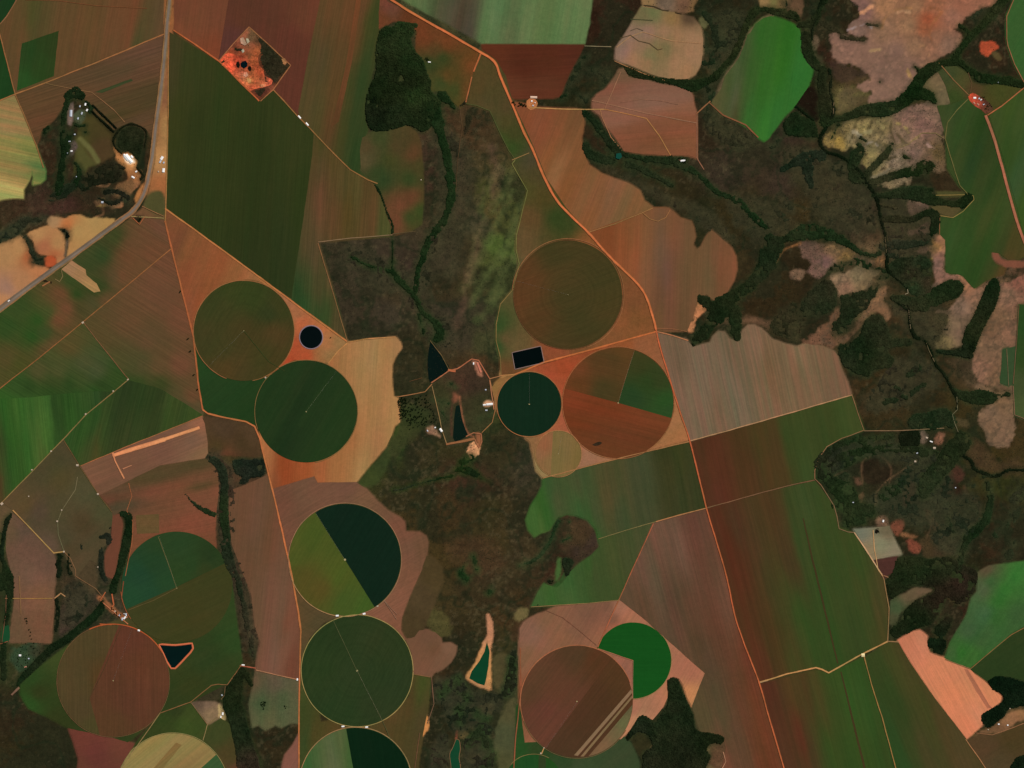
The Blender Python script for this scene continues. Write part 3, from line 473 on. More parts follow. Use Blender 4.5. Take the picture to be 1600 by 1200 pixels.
wood('dark scrub blocks around the bottom-edge emerald pond', ["p 678,1062 700,1055 722,1050 732,1075 760,1082 786,1086 780,1110 762,1122 770,1140 756,1150 736,1140 722,1150 704,1142 690,1105 676,1092", "p 684,1150 700,1148 702,1180 700,1240 668,1240 672,1180", "p 724,1160 745,1155 768,1165 772,1200 768,1240 724,1240", "p 796,1020 808,1016 810,1050 806,1075 798,1088 786,1085 784,1072 794,1060"], "700,1080#24261a 750,1110#202417 690,1200#2c281c 745,1200#242418 800,1050#1b2214", 5, 0.28, 3)
wood('dark west wood descending to the bottom edge', ["378,1048,12 372,1060,16 366,1080,24 362,1100,28 370,1120,26 376,1145,26 382,1170,28 388,1200,34 395,1245,34", "385,1055,10 392,1070,6"], "370,1080#16210f 380,1150#1d2414 390,1200#2a2419", 10, 0.03, 2)
wood('sausage-shaped tree belt beside the brick red strip', ["190,803,8 200,806,12 202,820,12 199,840,13 196,855,13 192,872,12 187,890,10 181,905,10 176,922,12"], '#182412', 10, 0.0, 1.2)
wood('dark copse left of the brick red strip', ["172,826,3", "155,840,4 168,838,12 170,848,8", "155,850,8 158,870,8 158,890,8 164,905,8", "125,845,2 128,858,3", "172,824,3 168,828,3"], '#22241a', 7, 0.1, 1.5)
wood('narrow creek wood on the left edge', ["17,804,6 11,815,9 7,830,7 4,850,6 3,870,6 8,885,9 12,900,17 14,915,16 16,930,12", "14,935,9 12,955,8 9,975,7", "4,900,10 2,920,8", "6,1005,8 5,1030,10 6,1060,8"], "10,900#1b2613 5,860#142011", 9, 0.04, 1.6)
wood('dark diagonal creek wood above the brown grid circle', ["160,940,5 157,952,12 145,965,12 130,978,12 112,993,12 98,1003,12 82,1012,12 68,1026,12 52,1042,11 38,1056,10 28,1070,6"], '#152010', 11, 0.0, 1.4)
wood('paired dark clumps by the pale field node', ["92,867,6 96,870,6 90,880,8 93,892,7 90,900,7", "107,865,4 108,880,7 110,895,8", "88,935,5 90,955,8 88,975,7 87,985,5", "120,868,0"], '#131a0e', 8, 0.1, 1.5)
wood('speckled thicket west of the farmstead lane', ["p 103,915 122,905 138,920 150,935 155,945 140,955 125,970 108,980 95,975 100,950", "50,1010,8 58,1000,6 60,1015,12 52,1020,8"], '#28271b', 5, 0.3, 2.5)
wood('dark spur wood between field and scrub, south centre', ["p 879,872 897,876 894,888 889,900 881,898", "858,908,6", "840,945,3"], '#1d2415', 8, 0.0, 1.2)
wood('stippled stream trees crossing the central scrub', ["872,815,8 865,830,5 860,845,6 850,860,5 840,872,6 825,880,6 812,882,5", "890,840,3 880,845,3", "890,815,3"], '#22301a', 6, 0.2, 2.5)
wood('broken thickets in the southern scrub', ["720,895,8 728,905,10", "715,1110,10 718,1130,8 722,1110,8", "735,1160,10 755,1140,12 760,1165,10", "800,1030,8 797,1070,14 790,1085,8", "765,925,8", "740,870,6 745,890,6", "770,1180,10 760,1195,10", "700,1070,10 690,1085,8", "803,1045,8", "760,1125,10 745,1115,6", "725,885,3 722,890,4", "715,1060,8 730,1090,10"], "720,900#1c2f16 720,1110#222c18 800,1050#1c2414", 6, 0.2, 3)
wood('pool-side trees around the reservoir farm', ["705,600,6", "712,605,5", "690,640,6 695,655,6", "770,645,6 762,650,5", "680,625,5 700,630,5", "670,665,3", "752,655,5", "775,560,2"], '#27301a', 5, 0.2, 2)
wood('thin dark wood lines on the northern scrub slopes', ["1100,20,8 1115,40,10 1118,60,10", "1120,70,10 1150,62,6", "1225,5,10", "1270,20,8", "1100,100,6 1118,95,8", "1115,145,8 1108,160,6", "1205,230,6 1215,220,6", "1535,14,4 1520,28,4", "1375,40,0", "1100,60,8 1105,80,8"], '#222818', 6, 0.2, 3.5)
wood('soft wood patches on the eastern savanna', ["1310,260,16 1320,268,12", "1225,310,10 1235,325,8", "1330,330,8 1340,338,10", "1155,345,8", "1395,372,8 1410,371,8", "1300,345,5", "1440,560,6 1430,550,8", "1245,560,0"], '#2a2a1b', 5, 0.25, 4.5)
wood('woodland on the slopes south of the river mouth', ["1555,835,8 1575,815,10 1590,800,12", "1585,780,12 1600,770,14", "1480,810,6 1490,830,6", "1520,760,6", "1405,880,0", "1575,870,8 1585,850,8", "1460,640,0", "1320,745,12"], '#242a19', 5, 0.2, 4)

wood('dark gallery wood lining the river', ["1284,0,5 1277,22,4 1270,45,4 1268,62,3", "1296,110,4 1298,125,4 1298,145,4 1302,165,4 1300,182,5 1290,200,5 1281,215,5 1283,228,5 1292,238,5 1310,243,5 1325,252,5 1340,265,5 1350,278,6 1357,290,6 1366,302,5 1372,318,5 1375,335,4 1378,350,4 1382,365,4 1385,385,4 1386,405,4 1386,420,5 1397,433,4 1410,443,4 1418,452,4", "1402,472,4 1412,480,4 1420,487,3 1421,500,4 1425,518,5 1432,528,5 1442,530,4 1450,540,4 1457,555,4 1462,570,4 1475,585,4 1482,598,4 1490,612,5 1495,625,3 1495,640,3", "1495,688,5 1503,700,5 1505,712,4 1517,720,5 1522,732,6 1535,738,5 1550,744,5 1560,743,4 1575,735,4 1600,735,3", "1243,166,4 1258,178,4 1270,187,4"], '#131a0d', 9, 0.05, 1.2)

for lb, shp, a_, k_ in WOODS:
    c_ = a_[0] if a_ else '#1c2913'
    if ',' in c_: c_ = '#' + c_.split('#')[1][:6]
    r_, g_, b_ = (int(c_[t:t + 2], 16) for t in (1, 3, 5))
    c2_ = '#%02x%02x%02x' % (min(255, r_ + 14), min(255, g_ + 12), min(255, b_ + 8))
    big = (a_[3] if len(a_) > 3 else 2) 
    for q_ in shp:
        if q_.startswith('p '): exec_paint.append(('p', smooth(P(q_[2:])), alb(c2_), 2 + big, big * 0.8, 0.5, 0.75))
        else:
            q2 = PW(q_, 8)
            exec_paint.append(('s', [(a, b, c * 1.25 + 3) for a, b, c in (smooth(q2, False) if len(q2) > 2 else q2)], alb(c2_), 2.5 + big, big * 0.8, 0.5, 0.75))

# ------------------------------------------------------------------ crop fields (layer, polygon, colours by place)
FIELDS = []
def F(name, label, poly, cols, ang=0, wide=0.1, fine=0.05, mott=0.05, z=0.6, edge=0.5, sm=False, parts=(), wm=110, fm=13, cat='crop field', ring=None, group=None):
    q = P(poly) if isinstance(poly, str) else poly
    FIELDS.append(dict(name=name, label=label, poly=smooth(q) if sm else subdiv(q), cols=CP(cols) if ',' in cols else [(q[0][0], q[0][1], alb(cols))],
                       ang=ang, wide=wide, fine=fine, mott=mott, z=z, edge=edge, parts=parts, wm=wm, fm=fm, cat=cat, ring=ring, group=group))
F('crop_plot', 'dark green crop field filling the top left corner', "-60,-60 28,-60 26,0 10,26 0,37 -60,60", '#1d361b', 70)
F('crop_plot', 'brown striped field with green streaks west of the paved road, topmost left', "27,-60 256,-60 256,0 255,53 24,147 0,55 0,38 10,26 26,0",
  "50,20#474824 30,60#5c4327 60,40#4f4426 100,40#5c4428 140,30#604528 200,50#6c432a 180,20#68442a 230,40#544428 245,20#5c442c 120,90#5f4429 180,70#60452a 30,110#5a4429 20,60#5c4528 215,70#4a4426 15,80#584227 90,20#5a4629 210,10#6a4229", 80, 0.1, 0.05, parts=[('crop_strip', "34,68 92,48 84,119 26,142", "40,80#22401c 80,70#283c1a 35,130#204a1f 70,110#26401b", 80)])
F('crop_plot', 'narrow dark green field on the left edge beside the brown striped field', "-60,61 0,56 23,147 0,156 -60,180", '#1f3b1b', 80)
F('crop_plot', 'brown drill-lined field above the farm avenue of trees', "25,148 72,130 256,54 250,100 243,165 236,212 227,200 205,190 192,196 178,203 150,178 135,160 125,143 110,143 100,165 85,185 65,205 57,226 40,180",
  "200,110#50402a 240,80#5f4230 150,120#54402a 100,150#5c4129 50,160#5c4229 60,190#604029 220,150#4a3c24 180,160#4e3e26 190,180#4a3c22 215,190#50402a 235,100#664430 240,190#5a4029", 18, 0.06, 0.12, parts=[('crop_strip', "148,144 205,123 208,126 160,145", '#364024', 18)])
F('crop_plot', 'pale yellow contour-ploughed field on the left edge with green lobe', "-60,182 0,158 22,149 40,190 56,228 64,250 71,268 70,280 63,287 52,288 53,275 50,265 46,280 40,290 36,296 37,310 20,309 0,312 -60,322",
  "10,160#8a6f44 20,200#8f7448 10,230#9c7c48 5,290#aa9c5c 30,240#8f8448 50,240#5c6834 60,260#3c6a38 66,275#3a6a34 30,280#967a48 20,270#9c7c4a 45,225#7f7a40 30,260#947544 0,200#94784c 25,300#a89858 60,283#6a7a3c", -12, 0.16, 0.08, 0.07, wm=45, fm=13)
F('ploughed_plot', 'reddish brown ploughed field right of the paved road at the top', "272,-60 363,-60 357,0 341,94 272,47", "280,20#6c402b 300,30#70432c 340,20#6c402b 330,80#743f28 275,45#74442c", 82, 0.05, 0.05, cat='field')
F('ploughed_plot', 'dark purple brown ploughed field around the red quarry', "364,-60 503,-60 500,0 481,90 466,172 467,181 427,140 454,102 390,42 342,94 358,0", "380,30#583424 420,50#5c3425 480,30#623a27 460,120#5b3325 450,60#5c3325 370,60#55332a", 82, 0.05, 0.05, cat='field')
F('crop_plot', 'tall brown and green striped field between quarry field and dark wood', "504,-60 606,-60 598,0 592,50 586,95 572,150 570,185 575,203 566,230 563,262 562,268 575,280 547,264 520,237 495,211 467,182 466,172 482,90 501,0",
  "520,20#5c4226 545,20#644227 500,100#504228 500,180#4c4424 490,160#4f4426 540,80#554226 550,60#6a4025 565,20#604027 530,150#583f22 520,190#5c3d24 535,210#40401f 575,40#42421f 570,100#364020 560,150#2e401f 550,200#30401f 555,240#26401e 565,130#2c3f1e 590,20#3c401f 545,140#3a401f", 79, 0.1, 0.07,
  parts=[('crop_strip', "558,-10 566,-10 549,100 529,190 516,200 521,185 541,100", "560,20#6c4126 540,120#663f25 522,195#5c3c23", 79)])
F('crop_plot', 'great dark green field spreading right of the paved road', "265,50 341,97 405,158 427,142 490,208 489,240 482,300 457,468 415,440 260,326 262,220",
  "300,100#363a1c 270,100#403a20 300,200#2f3518 450,200#32381a 350,180#303819 400,300#2a3517 300,300#2f3518 400,400#2a3418 360,250#2d3718 470,220#33381a 470,300#2c3818 275,200#363819 440,400#2a3519", 86, 0.06, 0.06, 0.04)
F('crop_plot', 'long brown and green striped field left of the grey scrub block', "490,208 520,239 547,266 575,282 588,290 598,312 603,335 610,352 611,368 497,378 519,450 542,531 455,468 480,300 488,240",
  "500,230#46401f 520,240#504222 520,340#5a4026 580,340#5a4226 500,310#64422c 500,260#4f4026 490,400#50422a 480,440#3c4424 475,480#234a24 495,490#274722 500,460#444024 530,510#4c4026 560,300#4f4625 480,380#4c4026 515,430#554428 540,280#4c4424 600,350#4c4a26 575,290#503f22 545,330#50401f 467,463#20401f 510,490#334622", 86, 0.1, 0.1)
F('pasture_plot', 'brown pasture patch tucked under the big dark wood', "585,205 600,206 620,201 637,196 650,206 656,222 660,260 661,310 658,350 640,361 613,367 611,350 603,330 590,293 564,264 562,235 566,215",
  "625,230#483c22 645,240#5a3c24 590,220#3c4222 575,230#4a4026 600,280#2e4020 625,320#6a402a 640,340#38421f 655,260#443e20 610,250#3f401f 640,280#35401f 655,330#3a451f 620,345#6a402a 590,270#2e401f 640,310#603c26 570,250#50482c", 86, 0.06, 0.03, 0.1, cat='pasture')
F('pasture_plot', 'rust brown pasture between the dark wood and the orange main road', "598,-60 604,2 640,22 700,55 748,82 737,120 727,160 718,168 708,160 697,142 675,142 668,120 662,95 650,80 652,50 640,35 615,32 592,45 592,20",
  "610,15#6c4030 650,30#6a3a20 700,70#6a3c20 740,100#6a4020 700,120#5a401f 690,90#3a401f 680,80#4f3c20 710,140#404420 690,130#364520 665,60#683a20 730,140#604020 600,30#6a3c24 670,100#33401f 640,25#65351f", 60, 0.06, 0.03, 0.12, cat='pasture')
F('crop_plot', 'pale grey-green field along the top edge right of centre', "595,-60 925,-60 924,0 920,35 913,68 753,68 745,62 700,37 640,5 620,-8",
  "640,0#5c6a40 660,15#556a40 690,15#4a4c34 680,5#4a5032 720,30#4a3c2c 710,10#4f4a36 730,55#4a4234 760,55#587042 770,30#5f7a4c 820,30#5c7646 850,40#54703f 900,30#607a48 890,60#5a7444 800,60#54603c 790,40#546a40 910,10#5f7045", 80, 0.1, 0.04, 0.08)
F('ploughed_plot', 'deep red brown ploughed field above the small farmyard', "753,70 912,71 890,115 875,152 862,153 800,154 790,118 775,92 755,78", "770,80#5a2e1c 850,90#532a1a 900,80#542a1c 850,140#5c3220 800,140#5f3421 820,100#502819", 3, 0.05, 0.06, cat='field')
F('bare_plot', 'orange brown field right of the main road below the farmyard', "802,160 828,164 828,168 908,171 911,178 913,190 908,215 913,240 920,258 940,272 962,280 982,286 1000,298 1006,314 1020,324 1005,331 919,362 885,325 855,280 835,232",
  "840,180#7c4a30 860,200#7a4a2e 820,200#80482c 890,200#734a2c 900,180#744c30 850,260#85522f 870,270#90603c 900,240#7d5030 930,280#7d5534 930,310#7c5334 980,310#7c5838 880,300#7f4f2c 920,340#80522f 960,290#80563a 990,320#7c5634", 68, 0.08, 0.05, 0.06, cat='field')
F('bare_plot', 'mauve brown field with rounded eastern bays beside the main road', "919,364 1005,332 1019,325 1045,325 1056,334 1063,341 1080,346 1084,357 1086,370 1082,382 1089,391 1096,385 1103,371 1112,359 1128,373 1143,387 1149,400 1151,420 1146,438 1137,455 1127,468 1115,469 1104,460 1092,463 1086,478 1083,495 1076,512 1073,517 1026,517 1020,490 1010,462 985,432 958,405",
  "950,375#7c4426 975,385#8a4c2c 990,400#8c5030 985,370#7d4e2e 1010,360#7c5234 1030,400#70503a 1060,440#6a4c32 1040,430#68493a 1080,400#6a4e32 1130,420#744a30 1110,440#6b5034 1120,390#6e4c32 1040,480#6c4832 1010,430#7c5236 1060,500#684a30 1050,350#724e32 1145,420#7c4f34 1030,460#6c4630 1000,350#7d5030 1030,500#704c2e", 88, 0.08, 0.04, 0.05, cat='field', edge=0.8)
F('pasture_plot', 'mixed green and brown pasture left of the main road around the ringed circle', "750,80 775,95 790,118 802,160 835,232 855,280 885,325 919,364 958,405 985,432 1010,462 1020,490 1025,517 925,547 850,565 800,585 783,587 782,565 775,532 775,507 782,475 798,456 802,450 810,412 806,390 807,367 812,348 824,298 804,250 780,205 765,172 730,162 740,120",
  "765,110#4c4022 745,140#4e4022 770,140#484022 790,190#4c4222 785,220#3a4a20 800,230#33481f 800,210#444020 840,270#4a4024 830,250#48402a 830,340#5d4427 815,370#5f4a2c 870,340#33421d 885,350#35401d 990,470#7a4a2c 960,530#7e4f2e 1000,500#7d4d2b 805,540#60502f 790,530#5c4a2c 780,510#2f4a22 778,540#2f4c24 860,550#84482c 820,300#4c4622 790,170#4b3f24 775,190#4c4426 850,310#4c401f 985,520#80502d 925,380#80502c 760,160#4f4226 790,580#6a4428 812,430#5c5030", 86, 0.05, 0.03, 0.1, cat='pasture')
F('crop_plot', 'orange-brown triangular field below the long diagonal track', "259,328 415,440 398,437 380,437 355,441 332,455 315,475 305,500 302,523 292,478 270,390 258,345",
  "280,350#7c4a2e 320,400#84502f 300,380#80502f 330,430#8a4f2e 290,430#80482c 370,420#8a5632 300,480#7c4a2f 395,435#94603a 310,470#8c4c2c 275,380#6e442c", 70, 0.06, 0.04, 0.08)
F('crop_plot', 'deep green field corner below the two touching circles', "303,530 312,520 420,590 410,600 400,640 402,665 385,658 345,650 318,640 311,605", "320,610#1f3c1c 350,640#1f3c1c 310,580#22401e 390,640#1d3a1a", 40, 0.05, 0.05)
F('bare_plot', 'scorched orange corner around the round reservoir', "400,432 415,441 460,474 500,503 543,534 528,548 513,567 495,567 460,562 440,572 425,585 410,590 440,560 455,535 450,480",
  "450,470#956240 465,495#95623e 460,540#a04a2c 450,565#a04628 480,556#a44c2c 505,510#b0663c 510,530#a06a40 530,535#8f6c42 510,555#8c6a40 470,505#aa5c38 420,448#a56a3c 500,560#8f6038", 40, 0.03, 0.02, 0.1, cat='field', z=0.6)
F('bare_plot', 'sandy tan field wrapping the dark green circle', "544,535 618,527 625,535 627,543 617,558 612,570 611,590 614,620 621,622 624,640 625,660 616,665 612,680 604,697 585,718 572,733 557,753 496,754 491,744 426,763 420,735 408,690 402,660 420,590 513,568 528,550",
  "570,600#9c7648 600,550#a27548 620,545#a0744a 600,650#a07548 580,560#9a784c 590,690#9a6c44 530,720#9a643a 500,740#965a34 440,730#8c4222 450,745#8c4424 420,710#a0643c 430,760#84482c 560,740#a27c4c 550,720#96693e 405,680#a06a3c 620,640#a87c4c 480,735#984e2a 550,690#98633a 575,640#9c7044", 86, 0.06, 0.05, 0.06, cat='field', z=0.65)
F('bare_plot', 'mauve fallow field curving round the two-tone circle', "426,765 491,745 496,755 557,754 572,764 590,784 607,799 624,808 632,815 633,831 655,832 665,838 668,848 666,868 658,893 645,920 634,945 628,965 626,985 634,1000 600,1000 520,966 505,972 470,1010 469,975 463,930 455,890 440,815",
  "440,780#6c4634 480,770#6e4c38 520,770#6c4c38 570,780#6f5038 600,800#6a4c36 620,820#6f4a36 640,860#6f4c38 660,860#6a4a34 640,900#744e38 620,940#7c523c 600,960#7c523c 440,830#6c4835 610,980#784e38 460,920#5c4429 480,960#55432a 500,970#50422a 465,960#5a4429 540,760#6a4a38", 30, 0.02, 0.05, 0.06, cat='field', z=0.7, ring=(539, 874))
F('crop_plot', 'olive field between the tall dark circle and the lower track', "469,1000 480,990 500,1130 640,1090 646,1053 673,1058 668,1110 655,1180 648,1240 468,1240", "480,1000#54442a 475,1080#3c4420 470,1120#3c401e 490,1150#4a401f 520,1140#4e3f20 475,1160#2c421f 640,1100#4a3c20 660,1070#3f461f 655,1130#4a3e24 620,1140#503f22 640,1180#4a3e22 480,1190#40421f", 80, 0.06, 0.03, 0.08, z=0.6)
F('bare_plot', 'mauve fallow patch with rounded lobes right of the tall dark circle', "634,1000 648,995 655,985 666,984 680,988 688,995 690,1006 705,1005 713,1010 711,1022 703,1035 692,1045 678,1050 672,1058 643,1052 643,1020", "660,1020#6e4c36 690,1030#70503a 700,1012#785640 670,995#6b4a36 680,1015#684832", 60, 0.04, 0.03, 0.05, cat='field')
F('crop_plot', 'striped field below the paved road with dark green swirls', "-60,530 0,486 98,415 150,379 205,342 215,338 257,344 266,386 200,445 130,502 60,560 0,606 -60,652",
  "180,370#3a4020 160,400#2c4220 150,450#28401b 120,460#2a431c 230,370#64442c 210,380#60442b 200,400#68442b 190,430#68442b 105,480#6a442c 95,460#644229 90,500#66432a 75,490#3c4822 60,500#244a1c 30,480#30461f 50,525#23491c 10,560#4e4424 30,570#44441f 85,540#5a4428 145,475#4c4428 10,510#2a471e 250,355#664430 165,470#5e442a 240,390#68442c 140,410#3a4222 110,440#334620 125,478#443f22 70,520#344822 75,550#554427 160,445#34401f 178,432#54442a", -31, 0.05, 0.1, 0.05, fm=13, wm=70,
  parts=[('harvested_strip', "96,421 112,407 134,421 135,430 146,439 151,443 157,455 147,457 140,452 120,438", "110,420#9c7250 140,445#a07a4c 125,430#98704a", -31)])
F('crop_plot', 'red-brown drill-lined field west of the road to the circles', "268,388 280,430 291,480 303,530 311,608 318,640 317,650 125,728 122,722 100,686 201,593 131,503",
  "260,410#68442e 200,500#5f442b 250,460#66442e 280,570#68442e 220,570#4c4428 300,620#64432b 285,500#6a442e 250,600#3a401f 215,600#30441e 290,635#4c442a 260,640#2c4020 160,650#223f1b 200,650#243a1b 230,640#2a3f1c 180,690#28421d 130,690#254820 240,620#30401f 280,650#34441f 150,712#3a3c22 150,530#544427 180,570#4a4626 230,530#5a442b 310,640#50442a 200,600#2e451e 210,570#464526 250,570#5a442a 190,640#264019 275,620#4f4428 120,670#28401d", -31, 0.04, 0.09, 0.05, fm=13, wm=70)
F('crop_plot', 'bright green field at the left edge with upright streaks below the smoky dark band', "178,613 99,685 1,787 -60,850 -60,624 0,623 45,621 80,617 150,611",
  "10,640#22521e 30,640#2c5a22 50,640#2f5a24 72,640#386028 75,670#3c6428 84,640#24401c 88,670#28481f 100,640#23461c 130,630#2a4a1f 150,620#284420 20,680#27561f 20,720#24501e 45,700#2a5822 60,700#3a5c26 4,700#34401f 0,760#48351f 8,755#2c4a20 70,680#3a6428 90,655#203c1a 110,660#28501f 65,710#4a5428 30,740#28501f 140,615#2c4a20 165,615#263c1c", 96, 0.09, 0.1, 0.05)
F('crop_plot', 'dark green field with upright streaks above the airstrip field', "201,594 250,607 285,628 317,648 125,727 122,721 100,686 135,648",
  "200,600#26381c 205,620#263a1b 150,650#28481f 130,670#264a1e 160,680#2a461f 180,650#26381b 200,650#2a3d1c 230,640#2a3a1b 250,620#28361a 247,660#2b3b1c 258,630#3a4822 270,640#37451f 262,650#344a20 290,635#30441f 150,705#46401f 140,712#3c4422 110,690#28481f 300,645#34481f 200,680#333c1e 225,670#30401e", 76, 0.09, 0.1, 0.05, z=0.7)
F('crop_plot', 'olive field on the left edge crossed by fine drill lines', "130,504 200,592 178,613 150,611 80,617 45,621 0,623 -60,624 -60,653 0,607",
  "110,540#544626 60,580#4c4828 130,570#46492a 90,580#4a4a28 30,600#2c4a20 80,612#28441c 180,590#2c461e 150,580#40482a 60,640#2b5a22 20,640#25561f 20,680#285e22 90,640#22401a 95,660#22421c 60,700#2a5c22 70,650#2f5f24 120,620#24481d 45,603#26421c 110,600#26421c 160,603#28401c 85,595#34441f 10,740#38401f 3,700#2c5020 5,760#48351f 80,670#2c5a24 30,740#264f1f 120,590#384822 0,650#226020 45,690#2f6026 87,625#22421c 150,615#24481d", -30, 0.05, 0.1, 0.05, fm=13)
F('fallow_plot', 'pinkish fallow field holding the dirt airstrip', "126,728 315,651 320,662 324,690 325,708 320,716 280,722 250,727 155,774", "150,745#74503a 200,720#704c38 250,700#704c3a 300,690#745440 315,710#7f5c40 160,770#6c4a36 280,680#74503c 220,730#6e4c38 310,660#8a5c42", 22, 0.05, 0.06, 0.05, cat='field')
F('pasture_plot', 'olive pasture triangle west of the airstrip', "99,687 125,729 155,774 172,795 178,808 172,830 168,848 155,862 150,880 140,875 118,905 108,885 100,862 85,864 20,797 5,786",
  "60,740#4a4029 100,710#463f28 40,790#544429 90,800#4a422a 130,770#48452c 130,820#463a24 150,850#4a402a 110,860#4c3e28 160,800#46442a 60,800#524030 100,840#48402a 140,870#50422c 95,750#4a4226 80,850#604838", 40, 0.04, 0.02, 0.08, cat='pasture', z=0.6)
F('pasture_plot', 'dusty pink pasture at the left edge below the pale track', "18,800 84,865 90,885 84,920 85,950 80,1005 14,1003 22,940 19,900 9,860 10,830", "40,830#5f4638 50,850#644838 50,900#6a4e3c 30,930#6c4c38 60,930#705038 60,980#6a4a34 30,980#644a34 70,880#604838 15,830#5f4a34", 75, 0.04, 0.02, 0.1, cat='pasture', z=0.7)
F('ploughed_plot', 'brick red field south of the airstrip', "156,774 250,728 282,723 322,717 335,728 341,742 342,770 338,800 336,840 342,880 290,870 240,880 195,950 198,890 206,850 207,820 200,800 190,798 178,806 172,792",
  "190,765#5f4430 220,752#4f4026 250,745#4a3f26 300,728#4c3f26 240,770#6f4430 280,760#74462f 310,750#6c4630 250,810#704630 300,820#784430 325,770#7c4a34 200,880#6e4028 170,780#603c2a 300,780#704630 230,850#6e452c 310,760#483f24 190,790#46402c 325,810#7a4732", 12, 0.06, 0.05, 0.08, cat='field', z=0.65,
  parts=[('stubble_plot', "212,805 248,803 249,833 214,834", '#604a2c', 0)])
F('ploughed_plot', 'slim brick red strip hemmed between two tree belts', "176,805 187,803 192,820 188,850 182,885 178,905 165,900 163,870 172,850 174,835", '#663e2c', 75, 0.04, 0.03, 0.05, cat='field', z=0.6)
F('crop_plot', 'dark olive field lying under the two south-west circles', "200,965 205,930 362,900 368,960 378,1037 357,1067 298,1098 250,1115 200,1160 108,1138 75,1120 45,1106 32,1085 32,1070 60,1044 110,1006 160,978",
  "320,1030#2b3c1c 300,1070#303819 60,1080#2f3518 50,1060#28421c 240,1000#3c3b1c 90,1130#2f3518 370,1000#2a431e 350,1050#2c3c1b 165,985#4a4024 150,1140#2d3a1b 100,1020#3c4520 45,1100#25481d 270,1100#2e381a", 30, 0.05, 0.03, 0.07, z=0.6)
F('ploughed_plot', 'dark red ploughed field at the lower left bottom edge', "108,1139 160,1148 210,1163 187,1200 170,1240 112,1240 122,1210 123,1185 116,1160", "150,1180#60332a 130,1150#64362a 190,1170#683a2c 120,1200#62382a", 10, 0.04, 0.04, 0.06, cat='field', z=0.65)
F('crop_plot', 'green field around the tan half-circle at the bottom edge', "250,1116 298,1099 326,1134 319,1157 345,1180 375,1240 170,1240 188,1202 213,1162", "240,1140#2f3c1a 300,1120#37461e 275,1110#2c381a 345,1180#4a3f22 290,1130#364a1e 260,1130#2f3f1b 330,1170#3a401f", 50, 0.05, 0.03, 0.07, z=0.6)
F('crop_plot', 'brown-green field beside the lower west wood at the bottom edge', "328,1134 345,1122 358,1130 365,1160 375,1200 380,1240 372,1240 346,1182 320,1157", "340,1145#3c4020 360,1180#463c20 375,1210#5c3a28", 60, 0.05, 0.02, 0.08, z=0.65)
F('fallow_plot', 'tall mauve fallow strip left of the road between circles', "360,766 385,757 404,748 418,742 428,775 440,830 455,895 466,960 468,1000 467,1062 400,1047 403,1022 407,1003 398,980 393,930 375,885 362,850 357,800",
  "380,800#644630 400,820#664834 420,850#66442e 440,950#6c4c38 450,1000#74503c 430,1020#704e3c 455,1040#663e2c 450,980#744430 420,920#6a4a36 400,960#6a4a34 390,880#60452f", 84, 0.06, 0.05, 0.05, cat='field', z=0.6)
F('pasture_plot', 'grey-green ragged pasture left of the straight orange road', "400,1050 467,1064 467,1130 455,1128 440,1136 430,1132 415,1140 404,1132 394,1136 390,1100", "430,1070#544c38 410,1100#4c5034 450,1110#545438 420,1120#5a5638 440,1090#4c5034 400,1060#5a4a34", 86, 0.08, 0.04, 0.12, cat='pasture', z=0.6, edge=1.5)
F('fallow_plot', 'small mauve wedge left of the straight road at the bottom edge', "467,1148 467,1240 430,1240 440,1205 446,1180 458,1165", '#7a5040', 60, 0.04, 0.03, 0.05, cat='field', z=0.6)
F('crop_plot', 'green field with bright fringe right of the central scrub', "848,747 920,728 1077,691 1104,793 1025,815 935,842 932,828 918,812 900,805 885,803 872,808 865,818 858,828 845,832 835,838 826,828 822,812 830,790 840,775 847,760",
  "900,750#46482a 860,760#36502a 870,780#44482a 835,810#365f2a 850,800#2a5a24 842,785#24541f 950,780#4c4628 960,740#4a4628 1050,740#3a3a1e 1060,710#363a1c 1000,760#42442a 1000,720#40442a 1040,700#34371c 920,820#34502a 905,800#30552a 970,810#3f472a 1060,780#383a20 1080,770#3a3a20 900,730#3f4a2c 930,800#40482a 845,820#44602c 925,835#265a22", 100, 0.09, 0.05, 0.06)
F('crop_plot', 'green field just left of the mauve wedge in the centre south', "935,844 1018,819 967,937 900,944 830,947 840,925 850,912 870,918 880,910 888,896 905,880 925,868 937,855",
  "960,880#3e4c26 930,900#3c4a26 860,935#335a28 885,915#30582a 905,890#385228 980,860#424828 1000,840#44482a 920,880#2f5224 840,940#3a5a2c 950,930#3f4a26 890,935#3f5a2c", 100, 0.08, 0.05, 0.06, z=0.65)
F('fallow_plot', 'large mauve-brown wedge left of the long orange road', "1021,818 1104,796 1135,900 1152,975 1185,1066 1225,1200 1235,1240 1125,1240 1128,1200 1134,1170 1131,1155 1108,1146 1093,1142 1083,1110 1081,1101 1100,1052 1010,970 968,937",
  "1060,850#644c3a 1030,830#6a4c3a 1020,900#5f4c38 1000,880#684c3a 1085,820#5f3f30 1100,880#60402f 1050,950#58402f 1010,950#58422e 1120,1000#5c3c2a 1080,960#5e402e 1130,930#6a4634 1120,1080#50422c 1100,1120#50462c 1160,1100#5e3c28 1190,1150#6a3a24 1150,1150#5a402c 1130,1120#50442c 1170,1040#643826 1180,1100#683a24 1110,1040#58402e 1140,1200#6a4430 1090,1000#503c28 1200,1200#663822", 105, 0.1, 0.06, 0.06, cat='field')
